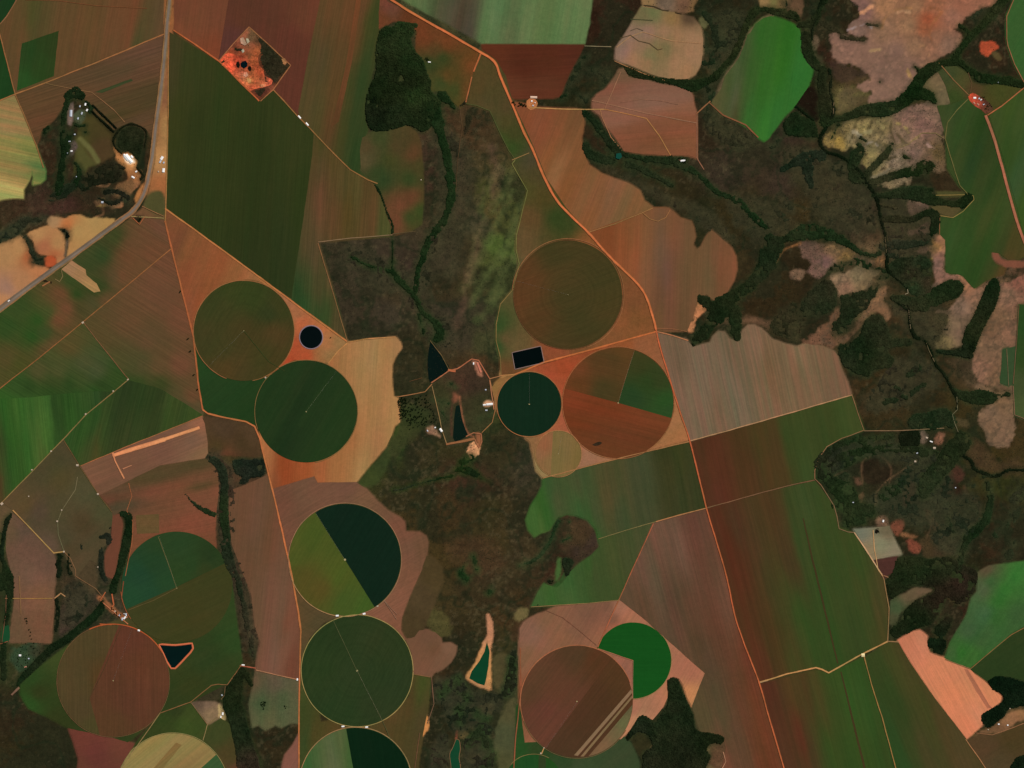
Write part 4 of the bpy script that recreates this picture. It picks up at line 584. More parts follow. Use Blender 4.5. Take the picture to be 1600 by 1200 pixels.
F('bare_plot', 'tan field with slanting stripes right of the road junction', "1027,520 1073,531 1083,542 1098,538 1110,536 1114,526 1122,518 1132,520 1139,529 1147,532 1155,527 1160,517 1168,509 1179,508 1190,515 1205,530 1225,537 1245,542 1262,537 1290,543 1304,550 1310,558 1314,575 1324,597 1330,616 1200,654 1078,688 1047,590",
  "1060,560#6c5640 1100,600#74604a 1150,560#6a5840 1200,580#70583c 1250,580#745a40 1290,580#745a40 1120,650#745c44 1200,630#785e44 1300,610#745640 1080,620#785e48 1180,530#7c6048 1060,650#7a604a 1250,560#7c6448 1150,610#74604a", 102, 0.14, 0.08, 0.05, cat='field', wm=60)
F('crop_plot', 'dark reddish field top of the long striped block east of the road', "1079,692 1200,657 1331,618 1340,645 1350,672 1315,685 1292,698 1280,715 1273,735 1273,748 1200,765 1106,793",
  "1100,700#4c2e1c 1110,730#54301e 1130,720#52301e 1160,710#4a311c 1160,690#44351c 1190,700#42381c 1195,680#483a1e 1250,700#3a431f 1230,680#38431f 1300,660#38451f 1330,660#3c4a22 1220,760#4a381e 1205,720#4f371e 1260,735#3a4622 1120,770#562f20 1210,700#4a361e 1290,680#34451f 1180,740#4c341e", 102, 0.1, 0.04, 0.04)
F('crop_plot', 'long green field with red-brown western side east of the road', "1106,796 1200,768 1273,751 1285,766 1303,790 1308,808 1311,824 1325,830 1340,838 1360,868 1380,905 1387,950 1386,1001 1345,1022 1295,1048 1275,1042 1187,1065 1152,975 1135,900",
  "1120,810#542e1e 1140,850#522b1b 1160,900#542d1c 1175,960#4c301c 1190,1030#54301e 1180,850#483620 1150,820#4c3220 1200,900#40391e 1210,800#4c341e 1230,860#4a341f 1235,880#46351f 1250,850#3a4421 1260,800#3c4724 1300,900#34461f 1280,860#38461f 1350,950#34451f 1220,1000#42381c 1200,1000#48341c 1300,1000#2e481e 1270,1000#2f481e 1250,960#334a1f 1230,940#3f401f 1280,920#30481f 1240,1040#40401e 1340,880#33481f 1375,960#484022 1382,930#464022 1345,930#3c441f 1340,1000#34441f 1380,990#44401f", 104.5, 0.12, 0.04, 0.04,
  parts=[('crop_strip', "1254,810 1256,810 1270,870 1287,940 1310,1036 1308,1037 1284,940 1267,870", '#43351e', 104.5)])
F('crop_plot', 'striped field from red brown to green at the bottom right of the orange road', "1188,1069 1275,1047 1295,1053 1348,1027 1375,1120 1405,1240 1235,1240 1225,1200",
  "1205,1090#502c1e 1210,1110#4c301e 1250,1150#562e1e 1240,1080#483a1e 1260,1080#48381e 1280,1100#44401f 1310,1100#33481e 1330,1100#2a501f 1350,1100#2e4c1f 1300,1180#304a1d 1330,1180#2a4a1d 1270,1180#463820 1350,1180#304a1d 1380,1190#2e461d 1225,1180#4c3220 1305,1060#324a1e 1295,1190#38461f", 104.5, 0.12, 0.04, 0.04,
  parts=[('crop_strip', "1313,1050 1315,1049 1335,1130 1355,1210 1352,1211 1332,1130", '#40361e', 104.5)])
F('crop_plot', 'dark green to brown field left of the salmon field', "1352,1029 1387,1003 1403,1002 1420,1032 1460,1090 1511,1156 1565,1240 1408,1240 1378,1120",
  "1370,1040#34431e 1400,1040#3f421f 1440,1100#42401f 1400,1100#2c401c 1390,1080#2c441d 1480,1150#4a3e22 1420,1170#38411f 1400,1160#26451f 1410,1190#26471f 1450,1180#443f22 1500,1180#4a3f24 1410,1020#443c1f", 112, 0.07, 0.04, 0.05)
F('bare_plot', 'bright salmon harvested field in the lower right', "1403,1001 1410,996 1420,990 1428,986 1437,985 1448,994 1449,1010 1452,1020 1462,1024 1475,1028 1485,1034 1497,1037 1514,1044 1523,1053 1540,1066 1552,1078 1565,1088 1563,1097 1550,1106 1533,1119 1535,1132 1520,1145 1510,1154 1460,1089 1421,1031",
  "1420,1000#bc7454 1440,1000#bf7a5a 1470,1050#c67e58 1490,1080#c87e56 1510,1130#c87c56 1550,1090#c88058 1500,1050#c07a56 1530,1120#c6805c", 118, 0.05, 0.06, 0.05, cat='field', edge=0.8, parts=[('wheel_track_scar', "1506,1045 1512,1046 1530,1075 1545,1100 1550,1106 1543,1107 1525,1080", '#a2664a', 118)])
F('pasture_plot', 'bright green pasture on the lower right edge', "1477,1028 1485,1005 1500,980 1512,960 1518,935 1527,925 1528,895 1545,885 1600,878 1660,880 1660,952 1600,978 1578,990 1560,1008 1515,1043 1495,1037",
  "1560,940#2a6428 1570,920#2a6a2a 1540,960#40603a 1500,1020#226424 1520,1020#2a6228 1590,960#30562c 1535,920#50583a 1590,900#2a6c2c 1515,985#3c5834 1550,910#345a2e 1490,1020#385a2e 1530,1000#30582c 1540,890#584a34 1555,965#2a5c28", 55, 0.08, 0.03, 0.1, cat='pasture', sm=False, edge=1)
F('crop_plot', 'dark olive field below the bright green pasture on the right edge', "1516,1046 1562,1010 1580,993 1600,982 1660,954 1660,1080 1600,1063 1575,1057 1555,1056 1542,1064 1525,1052", '#2c3a1c', 30, 0.05, 0.03, 0.06)
F('fallow_plot', 'brown fallow field in the bottom right corner', "1512,1157 1535,1146 1560,1148 1600,1128 1660,1112 1660,1240 1567,1240", "1540,1160#503c26 1580,1150#46391f 1600,1140#463a20 1560,1200#4e3f28", 30, 0.04, 0.03, 0.08, cat='field')
F('crop_plot', 'vivid green rounded field at the top between dark valleys', "1173,50 1180,38 1192,28 1205,25 1222,30 1240,38 1249,46 1252,60 1251,80 1255,90 1266,102 1270,110 1266,125 1262,138 1252,152 1243,165 1225,182 1215,195 1205,208 1200,216 1194,220 1186,216 1175,203 1160,195 1150,188 1130,181 1118,170 1112,160 1118,150 1127,138 1132,120 1140,110 1155,90 1163,70 1168,55",
  "1220,100#22661f 1230,60#20621f 1190,60#265f22 1160,100#344f26 1170,120#2a5a22 1150,110#4e5634 1130,150#505030 1120,160#5a5030 1150,150#54543a 1150,180#443f24 1170,180#286428 1210,190#24682a 1250,110#226a2a 1190,130#226020 1195,200#227028 1140,130#3a5026 1160,160#444f2a 1165,140#3a5a28", 80, 0.06, 0.03, 0.06, edge=1)
F('bare_plot', 'rounded tan field near the top ringed by scrub', "962,92 963,75 972,62 980,50 990,32 1003,10 1015,12 1030,15 1060,22 1083,28 1094,42 1099,60 1098,85 1095,100 1085,116 1075,123 1058,125 1045,123 1020,117 1000,108 985,102 972,98",
  "975,80#856858 990,90#94704f 985,55#886c58 1010,50#8c6c58 1040,75#6a6440 1030,80#7a6842 1015,85#6f6a44 1020,22#6a6a42 1005,25#6f6240 1050,30#84683f 1080,60#947352 1060,100#957250 1010,100#8f6c4a 1070,110#98724e 1085,90#957252 1040,50#906e50 1000,70#8c6a50 1050,60#866c48 1075,28#54402e 1060,60#94704e", 85, 0.05, 0.03, 0.08, cat='field', edge=1)
F('bare_plot', 'mauve brown field with pale tracks below the rounded tan field', "926,155 932,148 945,141 960,122 968,108 980,106 982,120 990,122 1010,125 1030,131 1055,135 1078,140 1082,150 1084,165 1088,177 1089,247 1075,243 1045,243 1000,240 975,236 970,228 962,215 945,195 938,180 926,172",
  "940,160#80543f 960,140#7c4f3a 975,115#6a5038 1000,140#7c5844 1050,150#845a46 1020,160#805e4a 1080,170#84583f 960,190#845a44 1000,200#7c4c34 1020,220#7a4a30 1070,220#7d5034 980,225#7c4c34 1060,190#804f35", 5, 0.06, 0.04, 0.06, cat='field', edge=1)
F('crop_plot', 'big green field in the top right with the farmstead corner', "1464,165 1487,163 1500,158 1512,154 1526,165 1541,181 1560,235 1585,320 1600,372 1601,400 1592,405 1575,405 1560,396 1549,394 1548,402 1556,413 1571,418 1568,428 1555,434 1540,438 1522,451 1516,445 1505,432 1495,428 1478,426 1477,375 1468,366 1468,338 1488,340 1505,330 1523,312 1521,305 1512,302 1498,290 1480,262 1478,215",
  "1490,180#2b4420 1500,200#2e4a20 1480,200#464a28 1490,230#2b4520 1550,280#2c421d 1520,250#264020 1500,400#2d4c20 1490,370#304f24 1540,340#414822 1520,420#25451c 1550,360#304a1f 1570,330#3c4822 1490,260#3a4822 1530,200#244019 1545,230#2f401d 1580,380#46401f 1530,300#364420 1500,340#2f4a20 1560,395#34431f 1510,360#2a481f 1535,390#26461c 1565,425#5a4024", 70, 0.08, 0.04, 0.06, edge=1)
F('crop_plot', 'green field on the right edge beyond the broad red road', "1546,182 1600,139 1660,122 1660,560 1603,380 1588,320 1564,235", "1570,180#36501f 1590,200#3a5024 1575,240#2f4a1e 1590,280#33502a 1560,200#3c4a24 1596,340#34501f", 75, 0.07, 0.04, 0.05)
F('crop_plot', 'green field in the top right corner', "1584,-60 1583,2 1573,25 1573,60 1575,72 1585,100 1599,125 1660,118 1660,-60", '#38582a', 60, 0.06, 0.03, 0.06)
F('crop_plot', 'olive paddock under the canyon wood beside the farmstead', "1466,113 1478,104 1489,99 1500,108 1512,115 1520,130 1535,134 1560,132 1580,136 1597,138 1542,179 1526,163 1512,152 1490,160 1485,162 1478,135", "1480,120#3c4426 1500,130#4a4826 1520,140#4f3c24 1560,145#44451f 1545,160#46421f 1495,150#34471f", 60, 0.04, 0.02, 0.1, z=0.65)
F('crop_plot', 'green strip on the right edge below the red soil track', "1592,477 1660,477 1660,665 1603,655 1584,648 1583,605 1588,560", "1600,500#26461f 1595,560#2c451f 1590,600#3a4a28 1600,640#44502c", 85, 0.05, 0.03, 0.08)
F('pasture_plot', 'small olive pasture by the right edge with pale borders', "1567,546 1587,541 1583,600 1576,603 1562,598", '#35482a', 85, 0.05, 0.03, 0.08, cat='pasture')
F('pasture_plot', 'little olive triangle by the forked forest tongue', "1463,300 1512,301 1518,304 1512,308 1465,306", '#4a4626', 0, 0.03, 0.02, 0.08, cat='pasture', z=0.7)
F('pasture_plot', 'narrow olive pasture below the forked forest tongue', "1453,323 1480,321 1500,322 1503,326 1487,339 1470,334", '#52482a', 0, 0.03, 0.02, 0.08, cat='pasture', z=0.7)
F('crop_plot', 'pale fenced field with a pond in the eastern farm', "1334,827 1390,822 1395,838 1408,866 1363,875 1350,852", "1345,835#70705c 1385,830#6a5c44 1375,850#7c7a5c 1400,860#7c745a 1355,860#8a7454", 8, 0.05, 0.05, 0.07, edge=0.8)
F('ploughed_plot', 'small dark maroon field under the pale fenced field', "1364,876 1402,870 1398,882 1401,892 1388,898 1380,905 1372,890", '#4a2e26', 8, 0.05, 0.05, 0.07, cat='field', edge=0.8)
F('bare_plot', 'orange soil apron around the four clustered circles', "784,590 805,584 925,548 1025,519 1046,590 1077,687 920,727 848,746 838,735 833,712 828,690 812,677 795,670 775,640 768,605",
  "800,600#8a6038 860,590#a04a2e 880,575#984628 870,600#9c4c2e 885,660#9a5438 1000,540#8a5636 1040,560#8a5838 1050,660#a06a44 1060,680#a06840 950,722#986848 920,715#95684c 900,690#9c6444 830,685#84603c 815,680#80603f 845,735#90744a 770,600#8a6438 980,540#8c4f2c 930,560#8c4628 1050,630#9c6640 850,670#a05a3a", 20, 0.03, 0.02, 0.09, cat='field', z=0.7)
F('bare_plot', 'salmon soil around the cut green circle', "812,982 818,972 840,960 855,955 870,948 968,938 1010,971 1101,1052 1081,1103 1074,1090 1068,1070 1061,1060 1052,1057 1042,1063 1043,1090 1036,1105 1020,1125 1005,1119 996,1122 985,1140 970,1155 820,1160 812,1100 810,1040",
  "830,990#805a46 860,970#80583f 880,1000#84583e 920,960#74503c 950,950#74503c 955,970#74503c 900,980#7a543e 830,1030#80583e 970,950#9c6850 985,965#a56a4e 960,985#a06044 1060,1040#9c664c 1080,1050#a0664c 975,1050#8c5a46 990,1110#a46850 1010,1105#a06c50 1075,1085#b87c50 1000,1125#b8805c 940,1010#8c5c42 815,1090#7c4c30 980,1130#b87a58", 60, 0.05, 0.05, 0.06, cat='field', z=0.7)
F('crop_plot', 'dark green field under the brown circle at the bottom edge', "806,1105 812,1100 850,1150 975,1152 985,1160 998,1190 1003,1240 806,1240", "815,1130#24441f 812,1170#1f4a20 900,1195#35482a 970,1170#344428 890,1190#2c4424 840,1170#2a401f", 40, 0.04, 0.03, 0.07, z=0.6)

# ------------------------------------------------------------------ centre-pivot circles
def C(label, cx, cy, r, cols, parts=(), ang=45, wide=0.05, fine=0.04, mott=0.05, ring=False, z=1.2):
    F('circular_crop_plot', label, circ(cx, cy, r, 0, 360, int(r * 1.6)), cols, ang, wide, fine, mott, z=z, edge=0.12, parts=parts, ring=(cx, cy) if ring else None, group='centre-pivot crop circles')
def sec(cx, cy, r, a0, a1): return [(cx, cy)] + circ(cx, cy, r, a0, a1, int(r * 1.6))
C('large olive brown crop circle with fine rings, just left of the main road', 887.5, 460.5, 84.5, "820,440#583a20 812,470#5a3a20 840,500#50381e 887,460#443a1e 930,430#40391d 950,480#443a1d 870,390#40391d 880,530#46391e 910,500#3f391d", ang=20, ring=True, fine=0.06)
C('dark olive crop circle with brown wedges, touching the orange triangle field', 381, 517, 78, "330,480#373a1c 315,530#3c391d 381,517#42391d 350,540#3e3a1d 430,520#4c3a1f 420,490#2e391b 400,470#343c1b 440,480#38391b 380,580#443a1e 350,580#4a3b1e 430,560#42391c 370,450#353c1b 410,560#3f3a1c", ang=60, ring=True, fine=0.05)
C('uniform dark green crop circle against the sandy field', 478.5, 643, 79.5, "440,620#20361a 478,643#20371a 520,680#20381a 450,690#1b3018 470,640#1c3018 540,620#20381a 420,660#1f371a", ang=60, fine=0.04, wide=0.08)
C('blackish green crop circle beside the rectangular reservoir', 827, 631.5, 50, '#132819', ang=90, fine=0.05, wide=0.05)
C('four-part crop circle, mostly orange brown, right of the blackish one', 966, 629.5, 86.5, "900,660#6a361c 960,680#643820 1000,680#663820 1040,660#703c22 920,630#70361d 960,715#643a20 885,620#743a20", ang=-14, wide=0.07, fine=0.05,
  parts=[('crop_sector', sec(966, 629.5, 86.2, 165, 73), "900,600#56381c 940,570#543a1f 890,610#683a1f 960,560#503a1f 900,580#683c22 940,610#443a1e 970,550#5c3e20", -14), ('crop_sector', sec(966, 629.5, 86.2, 73, -16), "1000,570#383a1c 1010,600#28401c 990,620#224020 1040,630#224a1f 1030,590#343c1d 1045,640#264822 1000,550#3c3a1c", -14)])
C('smallest crop circle, olive tan with an orange left part', 872.5, 709, 35.5, "885,710#74603a 895,690#786238 880,735#786438 900,720#745f34", ang=84, wide=0.06, fine=0.05, parts=[('crop_sector', [(864, 674.8)] + circ(872.5, 709, 35.3, 104, 250, 60), "850,700#8c5a3a 855,720#82623c 845,710#8a6040", 84)])
C('crop circle split into light green west and blackish east halves', 539, 874.5, 87.5, "500,850#44521f 480,830#46501f 500,920#52481f 470,900#50481f 540,940#3e5220 530,900#48521f 570,950#3a5620 460,870#4a5020", ang=60, wide=0.05, fine=0.05, parts=[('crop_sector', circ(539, 874.5, 87.2, 122, -58, 140), '#122418', 60)])
C('tall dark green crop circle centred between the two split ones', 558, 1048, 86.5, "500,1040#25391b 558,1048#28391d 600,1010#2a381c 620,1080#28381d 540,1110#24391c 520,990#25371b 580,1100#29381d", ang=63, wide=0.03, fine=0.05, ring=True)
C('half-seen crop circle at the bottom edge, pale green with blackish east', 556, 1224, 87, "500,1170#4c5a34 530,1160#4c5c34 480,1200#2f5a2c 490,1180#3c5a2f 520,1190#5a5c3c 545,1190#385a2c", ang=98, wide=0.09, fine=0.04, parts=[('crop_sector', circ(556, 1224, 86.7, 100, -80, 140), '#0d2212', 98)])
C('teal and olive crop circle in the south west', 276, 917, 86.5, "240,960#3c3a1d 300,970#3e3a1c 340,930#3a3a1c 280,990#3c3b1c 220,980#3c3b1e", ang=25, wide=0.05, fine=0.04,
  parts=[('crop_sector', sec(276, 917, 86.2, 109, 26), "280,850#233f20 300,880#24401f 330,870#24381c 345,870#263a1c 280,900#25401e 320,890#30391c", 25), ('crop_sector', sec(276, 917, 86.2, 204, 109), "220,900#1a4028 210,930#1a4428 240,880#1e3e22 250,850#223e20 260,910#1f4224 230,930#1a4228", 25)])
C('brown crop circle with fine grid lines at the lower left', 177, 1063.5, 87.5, "200,1000#583424 220,1040#5a3623 230,1090#583624 200,1100#543423 180,1130#523822 240,1060#5c3825", ang=90, wide=0.03, fine=0.08, parts=[('crop_sector', [(186, 976.5)] + circ(177, 1063.5, 87.3, 84, 256, 140) + [(140, 1090)], "120,1060#4b3e24 150,1000#4c3e24 100,1050#4c3e24 150,1130#463f22 160,1060#50391f 130,1110#4a3c24", 90)])
C('tan crop circle cut by the bottom edge, lower left', 270, 1232, 86, "230,1170#8a7442 260,1170#8c7848 300,1170#8a7444 210,1190#8c7646 280,1200#846a40", ang=40, wide=0.12, fine=0.05,
  parts=[('crop_sector', "339,1178 346,1191 352,1205 355,1225 300,1225 312,1202", '#33502c', 40), ('crop_strip', "240,1200 275,1160 284,1164 255,1200 240,1220", '#7c6238', 40)])
C('brown crop circle with pale diagonal stripes in the lower centre', 901.5, 1096.5, 87.3, "840,1060#5a3c28 870,1080#5f3a28 850,1110#60382a 900,1020#503824 930,1030#54341f 860,1140#603a2a 830,1080#543a26", ang=52, wide=0.05, fine=0.05,
  parts=[('crop_sector', [(956, 1029)] + circ(901.5, 1096.5, 87.1, 46, -124, 140), "930,1080#4c321f 960,1060#50351f 900,1120#4c3220 870,1150#4c3422", 52),
         ('stubble_stripe', "986,1077 988,1082 903,1181 897,1180", '#82664a', 52), ('stubble_stripe', "988,1086 988.5,1090 912,1182 907,1182", '#7c6444', 52),
         ('crop_sector', [(988.2, 1101)] + circ(901.5, 1096.5, 86.9, -4, -78, 80), "960,1140#6c5a3c 980,1110#5e5638 940,1160#74583c 970,1130#64603c", 52)])
F('circular_crop_plot', 'bright green crop circle with its south-west quarter cut away', [(989, 1031.5), (989.2, 1091.5)] + circ(989, 1032, 59.5, -89.5, 162, 110), '#164a19', 0, 0.03, 0.04, 0.04, z=1.2, edge=0.1)
C('small bright green crop circle cut by the bottom edge', 834, 1225, 46, "810,1190#154a20 860,1190#1a4a1c 830,1190#154820", ang=95, parts=[('crop_strip', "842,1180 853,1183 852,1225 840,1225", '#2f3c20', 95)])

# ------------------------------------------------------------------ build the ground
def build_ground():
    core_x = np.arange(-90, 1691, 2.0); core_y = np.arange(-80, 1281, 2.0)
    o1 = np.arange(10, 400, 12.0)
    far = np.array([900, 2500, 9000.0])
    ax = np.concatenate([-90 - far[::-1], -90 - o1[::-1], core_x, 1690 + o1, 1690 + far])
    ay = np.concatenate([-80 - far[::-1], -80 - o1[::-1], core_y, 1280 + o1, 1280 + far])
    X, Y = np.meshgrid(ax, ay)
    # wander the lookup so that cover edges are never straight
    dx = fbm(X, Y, 40, 5) * 26 + fbm(X, Y, 9, 15, 2) * 12; dy = fbm(X + 333, Y, 40, 6) * 26 + fbm(X, Y, 9, 16, 2) * 12
    sh = X.shape
    col = np.zeros(sh + (3,)); cps = [(a, b, c * (np.array([0.7, 0.84, 0.68]) if 1100 < a < 1560 and b < 1000 and c.max() < 0.12 else np.array([0.8, 0.91, 0.76]))) for a, b, c in GROUND]
    ax_, ay_ = (X + dx).ravel(), (Y + dy).ravel(); out = np.zeros((ax_.size, 3))
    for k in range(0, ax_.size, 60000):
        out[k:k + 60000] = idw(cps, ax_[k:k + 60000], ay_[k:k + 60000], 4.0)
    col = out.reshape(sh + (3,))
    mot = np.full(sh, 0.42)
    t = fbm(X, Y, 48, 101, 6) + 0.25 * fbm(X, Y, 7, 102, 3)
    a = np.clip((t + 0.01) / 0.1, 0, 1)[..., None] * 0.66
    col = col * (1 - a) + alb('#24261a') * np.array([1, 1, .85]) * a
    rg_ = 1 - np.abs(fbm(X + fbm(X, Y, 14, 104) * 8, Y, 70, 103, 4)) * 2
    a = np.clip((rg_ - 0.93) / 0.05, 0, 1)[..., None] * 0.55
    col = col * (1 - a) + alb('#1d2616') * a
    t = fbm(X, Y, 5, 105, 3) + 0.6 * fbm(X, Y, 60, 106)
    a = np.clip((t - 0.17) / 0.15, 0, 1)[..., None] * 0.28
    col = col * (1 - a) + alb('#5f5238') * a
    # beyond the surveyed land: a patchwork of fields
    pal = [alb(h) for h in ('#5a4028', '#2c3a1c', '#6c4a34', '#3a4a22', '#84603e', '#33281a', '#4c3c22')]
    d = np.maximum(np.maximum(-90 - X, X - 1690), np.maximum(-80 - Y, Y - 1280))
    cell = np.floor((X + 60 * vnoise(X, Y, 300, 9)) / 140), np.floor((Y + 60 * vnoise(X, Y, 300, 8)) / 110)
    pick = (_h(cell[0], cell[1], 3) * 6.99).astype(int)
    pc = np.array(pal)[pick]; m = (d > 0)[..., None]
    col = np.where(m, pc, col); mot = np.where(d > 0, 0.2, mot)
    wgx = fbm(X, Y, 10, 21, 3); wgy = fbm(X, Y, 4.5, 22, 2)
    margins = [('p', f['poly'], f['cols'], 1.2, 0.3, 0.12, 1.0, 1.8) for f in FIELDS if f['cat'] != 'pond']
    for kind, q, c, fe, ed, mt, op, *ex in margins + [t for t in exec_paint]:
        xs = [p[0] for p in q]; ys = [p[1] for p in q]; pad = 8 + fe * 2 + ed * 2 + (max(p[2] for p in q) if kind == 's' else 0)
        i0, i1 = np.searchsorted(ax, [min(xs) - pad, max(xs) + pad]); j0, j1 = np.searchsorted(ay, [min(ys) - pad, max(ys) + pad])
        if i1 <= i0 or j1 <= j0: continue
        x, y = X[j0:j1, i0:i1], Y[j0:j1, i0:i1]
        d = sdf(q, x, y) if kind == 'p' else sdstroke(q, x, y)
        if ex: d = d - ex[0]
        d = d + wgx[j0:j1, i0:i1] * 4 * ed + wgy[j0:j1, i0:i1] * 1.5 * ed
        a = np.clip(0.5 - d / (2 * fe), 0, 1) * op
        cc = idw(c, x, y) if isinstance(c, list) else c
        col[j0:j1, i0:i1] = col[j0:j1, i0:i1] * (1 - a[..., None]) + cc * a[..., None]
        if mt is not None: mot[j0:j1, i0:i1] = mot[j0:j1, i0:i1] * (1 - a) + mt * a
    # rills cut into the pale washed-out slopes
    pale = np.clip((col.mean(-1) - 0.055) / 0.03, 0, 1) * (X > 1230) * (Y < 720) * (mot > 0.15)
    for sc_, thr, st, sd_ in ((34, 0.90, 0.3, 201), (13, 0.88, 0.4, 202)):
        r_ = 1 - np.abs(fbm(X + fbm(X, Y, 10, sd_ + 9) * 6, Y, sc_, sd_, 3)) * 2.2
        a = (np.clip((r_ - thr) / 0.07, 0, 1) * pale * st * np.where(Y < 160, 0.55, 1.15))[..., None]
        col = col * (1 - a) + alb('#4a4030') * a
    t = np.clip((fbm(X, Y, 7, 205, 3) - 0.1) / 0.15, 0, 1) * pale * 0.3
    col = col * (1 + t[..., None] * np.array([0.9, 0.8, 0.7]))
    V = np.stack([wx(X), wy(Y), np.zeros(sh)], -1).reshape(-1, 3)
    ny, nx = sh; idx = np.arange(ny * nx).reshape(ny, nx)
    Fq = np.stack([idx[1:, :-1], idx[1:, 1:], idx[:-1, 1:], idx[:-1, :-1]], -1).reshape(-1, 4)
    g = mesh_obj('ground', V, Fq, land_mat('savanna_ground', use_alpha=True), np.concatenate([col.reshape(-1, 3), mot.reshape(-1, 1)], 1))
    tag(g, kind='structure')
    return ax, ay, mot
AX, AY, MOT = build_ground()

# ------------------------------------------------------------------ build the fields
def sheet(name, poly, cps, z, mat, parent=None, skirt=True, step=6.0, drop=None, ang=None):
    """a crop stand or soil surface: interior grid clipped by its outline, with a side down to the soil"""
    p = [Vector((a, b)) for a, b in poly]
    # drop repeated points
    q = []
    for v in p:
        if not q or (v - q[-1]).length > 0.15: q.append(v)
    if (q[0] - q[-1]).length < 0.15: q.pop()
    n = len(q)
    xs = np.array([v.x for v in q]); ys = np.array([v.y for v in q])
    gx, gy = np.meshgrid(np.arange(xs.min() + step / 2, xs.max(), step), np.arange(ys.min() + step / 2, ys.max(), step))
    gx = gx + rng.uniform(-1, 1, gx.shape) * step * 0.2; gy = gy + rng.uniform(-1, 1, gy.shape) * step * 0.2
    d = sdf([tuple(v) for v in q], gx, gy); k = d < -step * 0.35
    pts = q + [Vector((a, b)) for a, b in zip(gx[k], gy[k])]
    r = delaunay_2d_cdt(pts, [], [list(range(n))], 1, 1e-5)
    vo, fo = r[0], r[2]
    x = np.array([v.x for v in vo]); y = np.array([v.y for v in vo])
    ft = np.array([[f[0], f[2], f[1]] for f in fo if len(f) == 3], int)
    if len(ft) == 0: return None
    # orient upward
    ax_, ay_ = x[ft], -y[ft]
    ar = (ax_[:, 1] - ax_[:, 0]) * (ay_[:, 2] - ay_[:, 0]) - (ax_[:, 2] - ax_[:, 0]) * (ay_[:, 1] - ay_[:, 0])
    ft[ar < 0] = ft[ar < 0][:, ::-1]
    V = np.stack([wx(x), wy(y), np.full(len(x), z)], -1)
    col = idw(cps, x, y, 3.0, ang) if len(cps) > 1 else np.repeat(cps[0][2][None], len(x), 0)
    # boundary edges -> skirt
    e = np.concatenate([ft[:, [0, 1]], ft[:, [1, 2]], ft[:, [2, 0]]]); key = np.sort(e, 1)
    u, inv, cnt = np.unique(key, axis=0, return_inverse=True, return_counts=True)
    be = e[cnt[inv.ravel()] == 1]
    bottom = V.copy(); bottom[:, 2] = 0.05 if drop is None else drop
    bv = np.unique(be); mp = {b: i + len(V) for i, b in enumerate(bv)}
    V2 = np.concatenate([V, bottom[bv]]); col2 = np.concatenate([col, col[bv]])
    sk = np.array([[a, mp[a], mp[b], b] for a, b in be])
    return mesh_obj(name, V2, [ft, sk], mat, col2, parent, origin=(wx(float(x.mean())), wy(float(y.mean())), 0))

FIELD_POLYS = []
for i, f in enumerate(FIELDS):
    m = land_mat(f['name'] + '_soil', f['ang'], f['wide'], f['fine'], f['mott'], wide_m=f['wm'], fine_m=f['fm'], ring=f['ring'])
    poly = wob(f['poly'], f['edge'], 9, 40 + i)
    z = f['z'] + 0.02 * i + (0.9 if f['group'] else 0)
    o = sheet(f['name'], poly, f['cols'], z, m, ang=f['ang'] if f['wide'] > 0.055 and 'pasture' not in f['name'] else None)
    tag(o, f['label'], f['cat'], f['group'])
    FIELD_POLYS.append(poly)
    for j, pt in enumerate(f['parts']):
        nm, pl, cc, an = pt
        pl = P(pl) if isinstance(pl, str) else pl
        cc = CP(cc) if ',' in cc else [(pl[0][0], pl[0][1], alb(cc))]
        m2 = land_mat(nm + '_soil', an, f['wide'], f['fine'], f['mott'], wide_m=f['wm'], fine_m=f['fm'], ring=f['ring'])
        sheet(nm, wob(subdiv(pl), 0.15 if f['group'] else 0.5, 9, 80 + i), cc, z + 0.35 + 0.05 * j, m2, o, drop=z - 0.05)

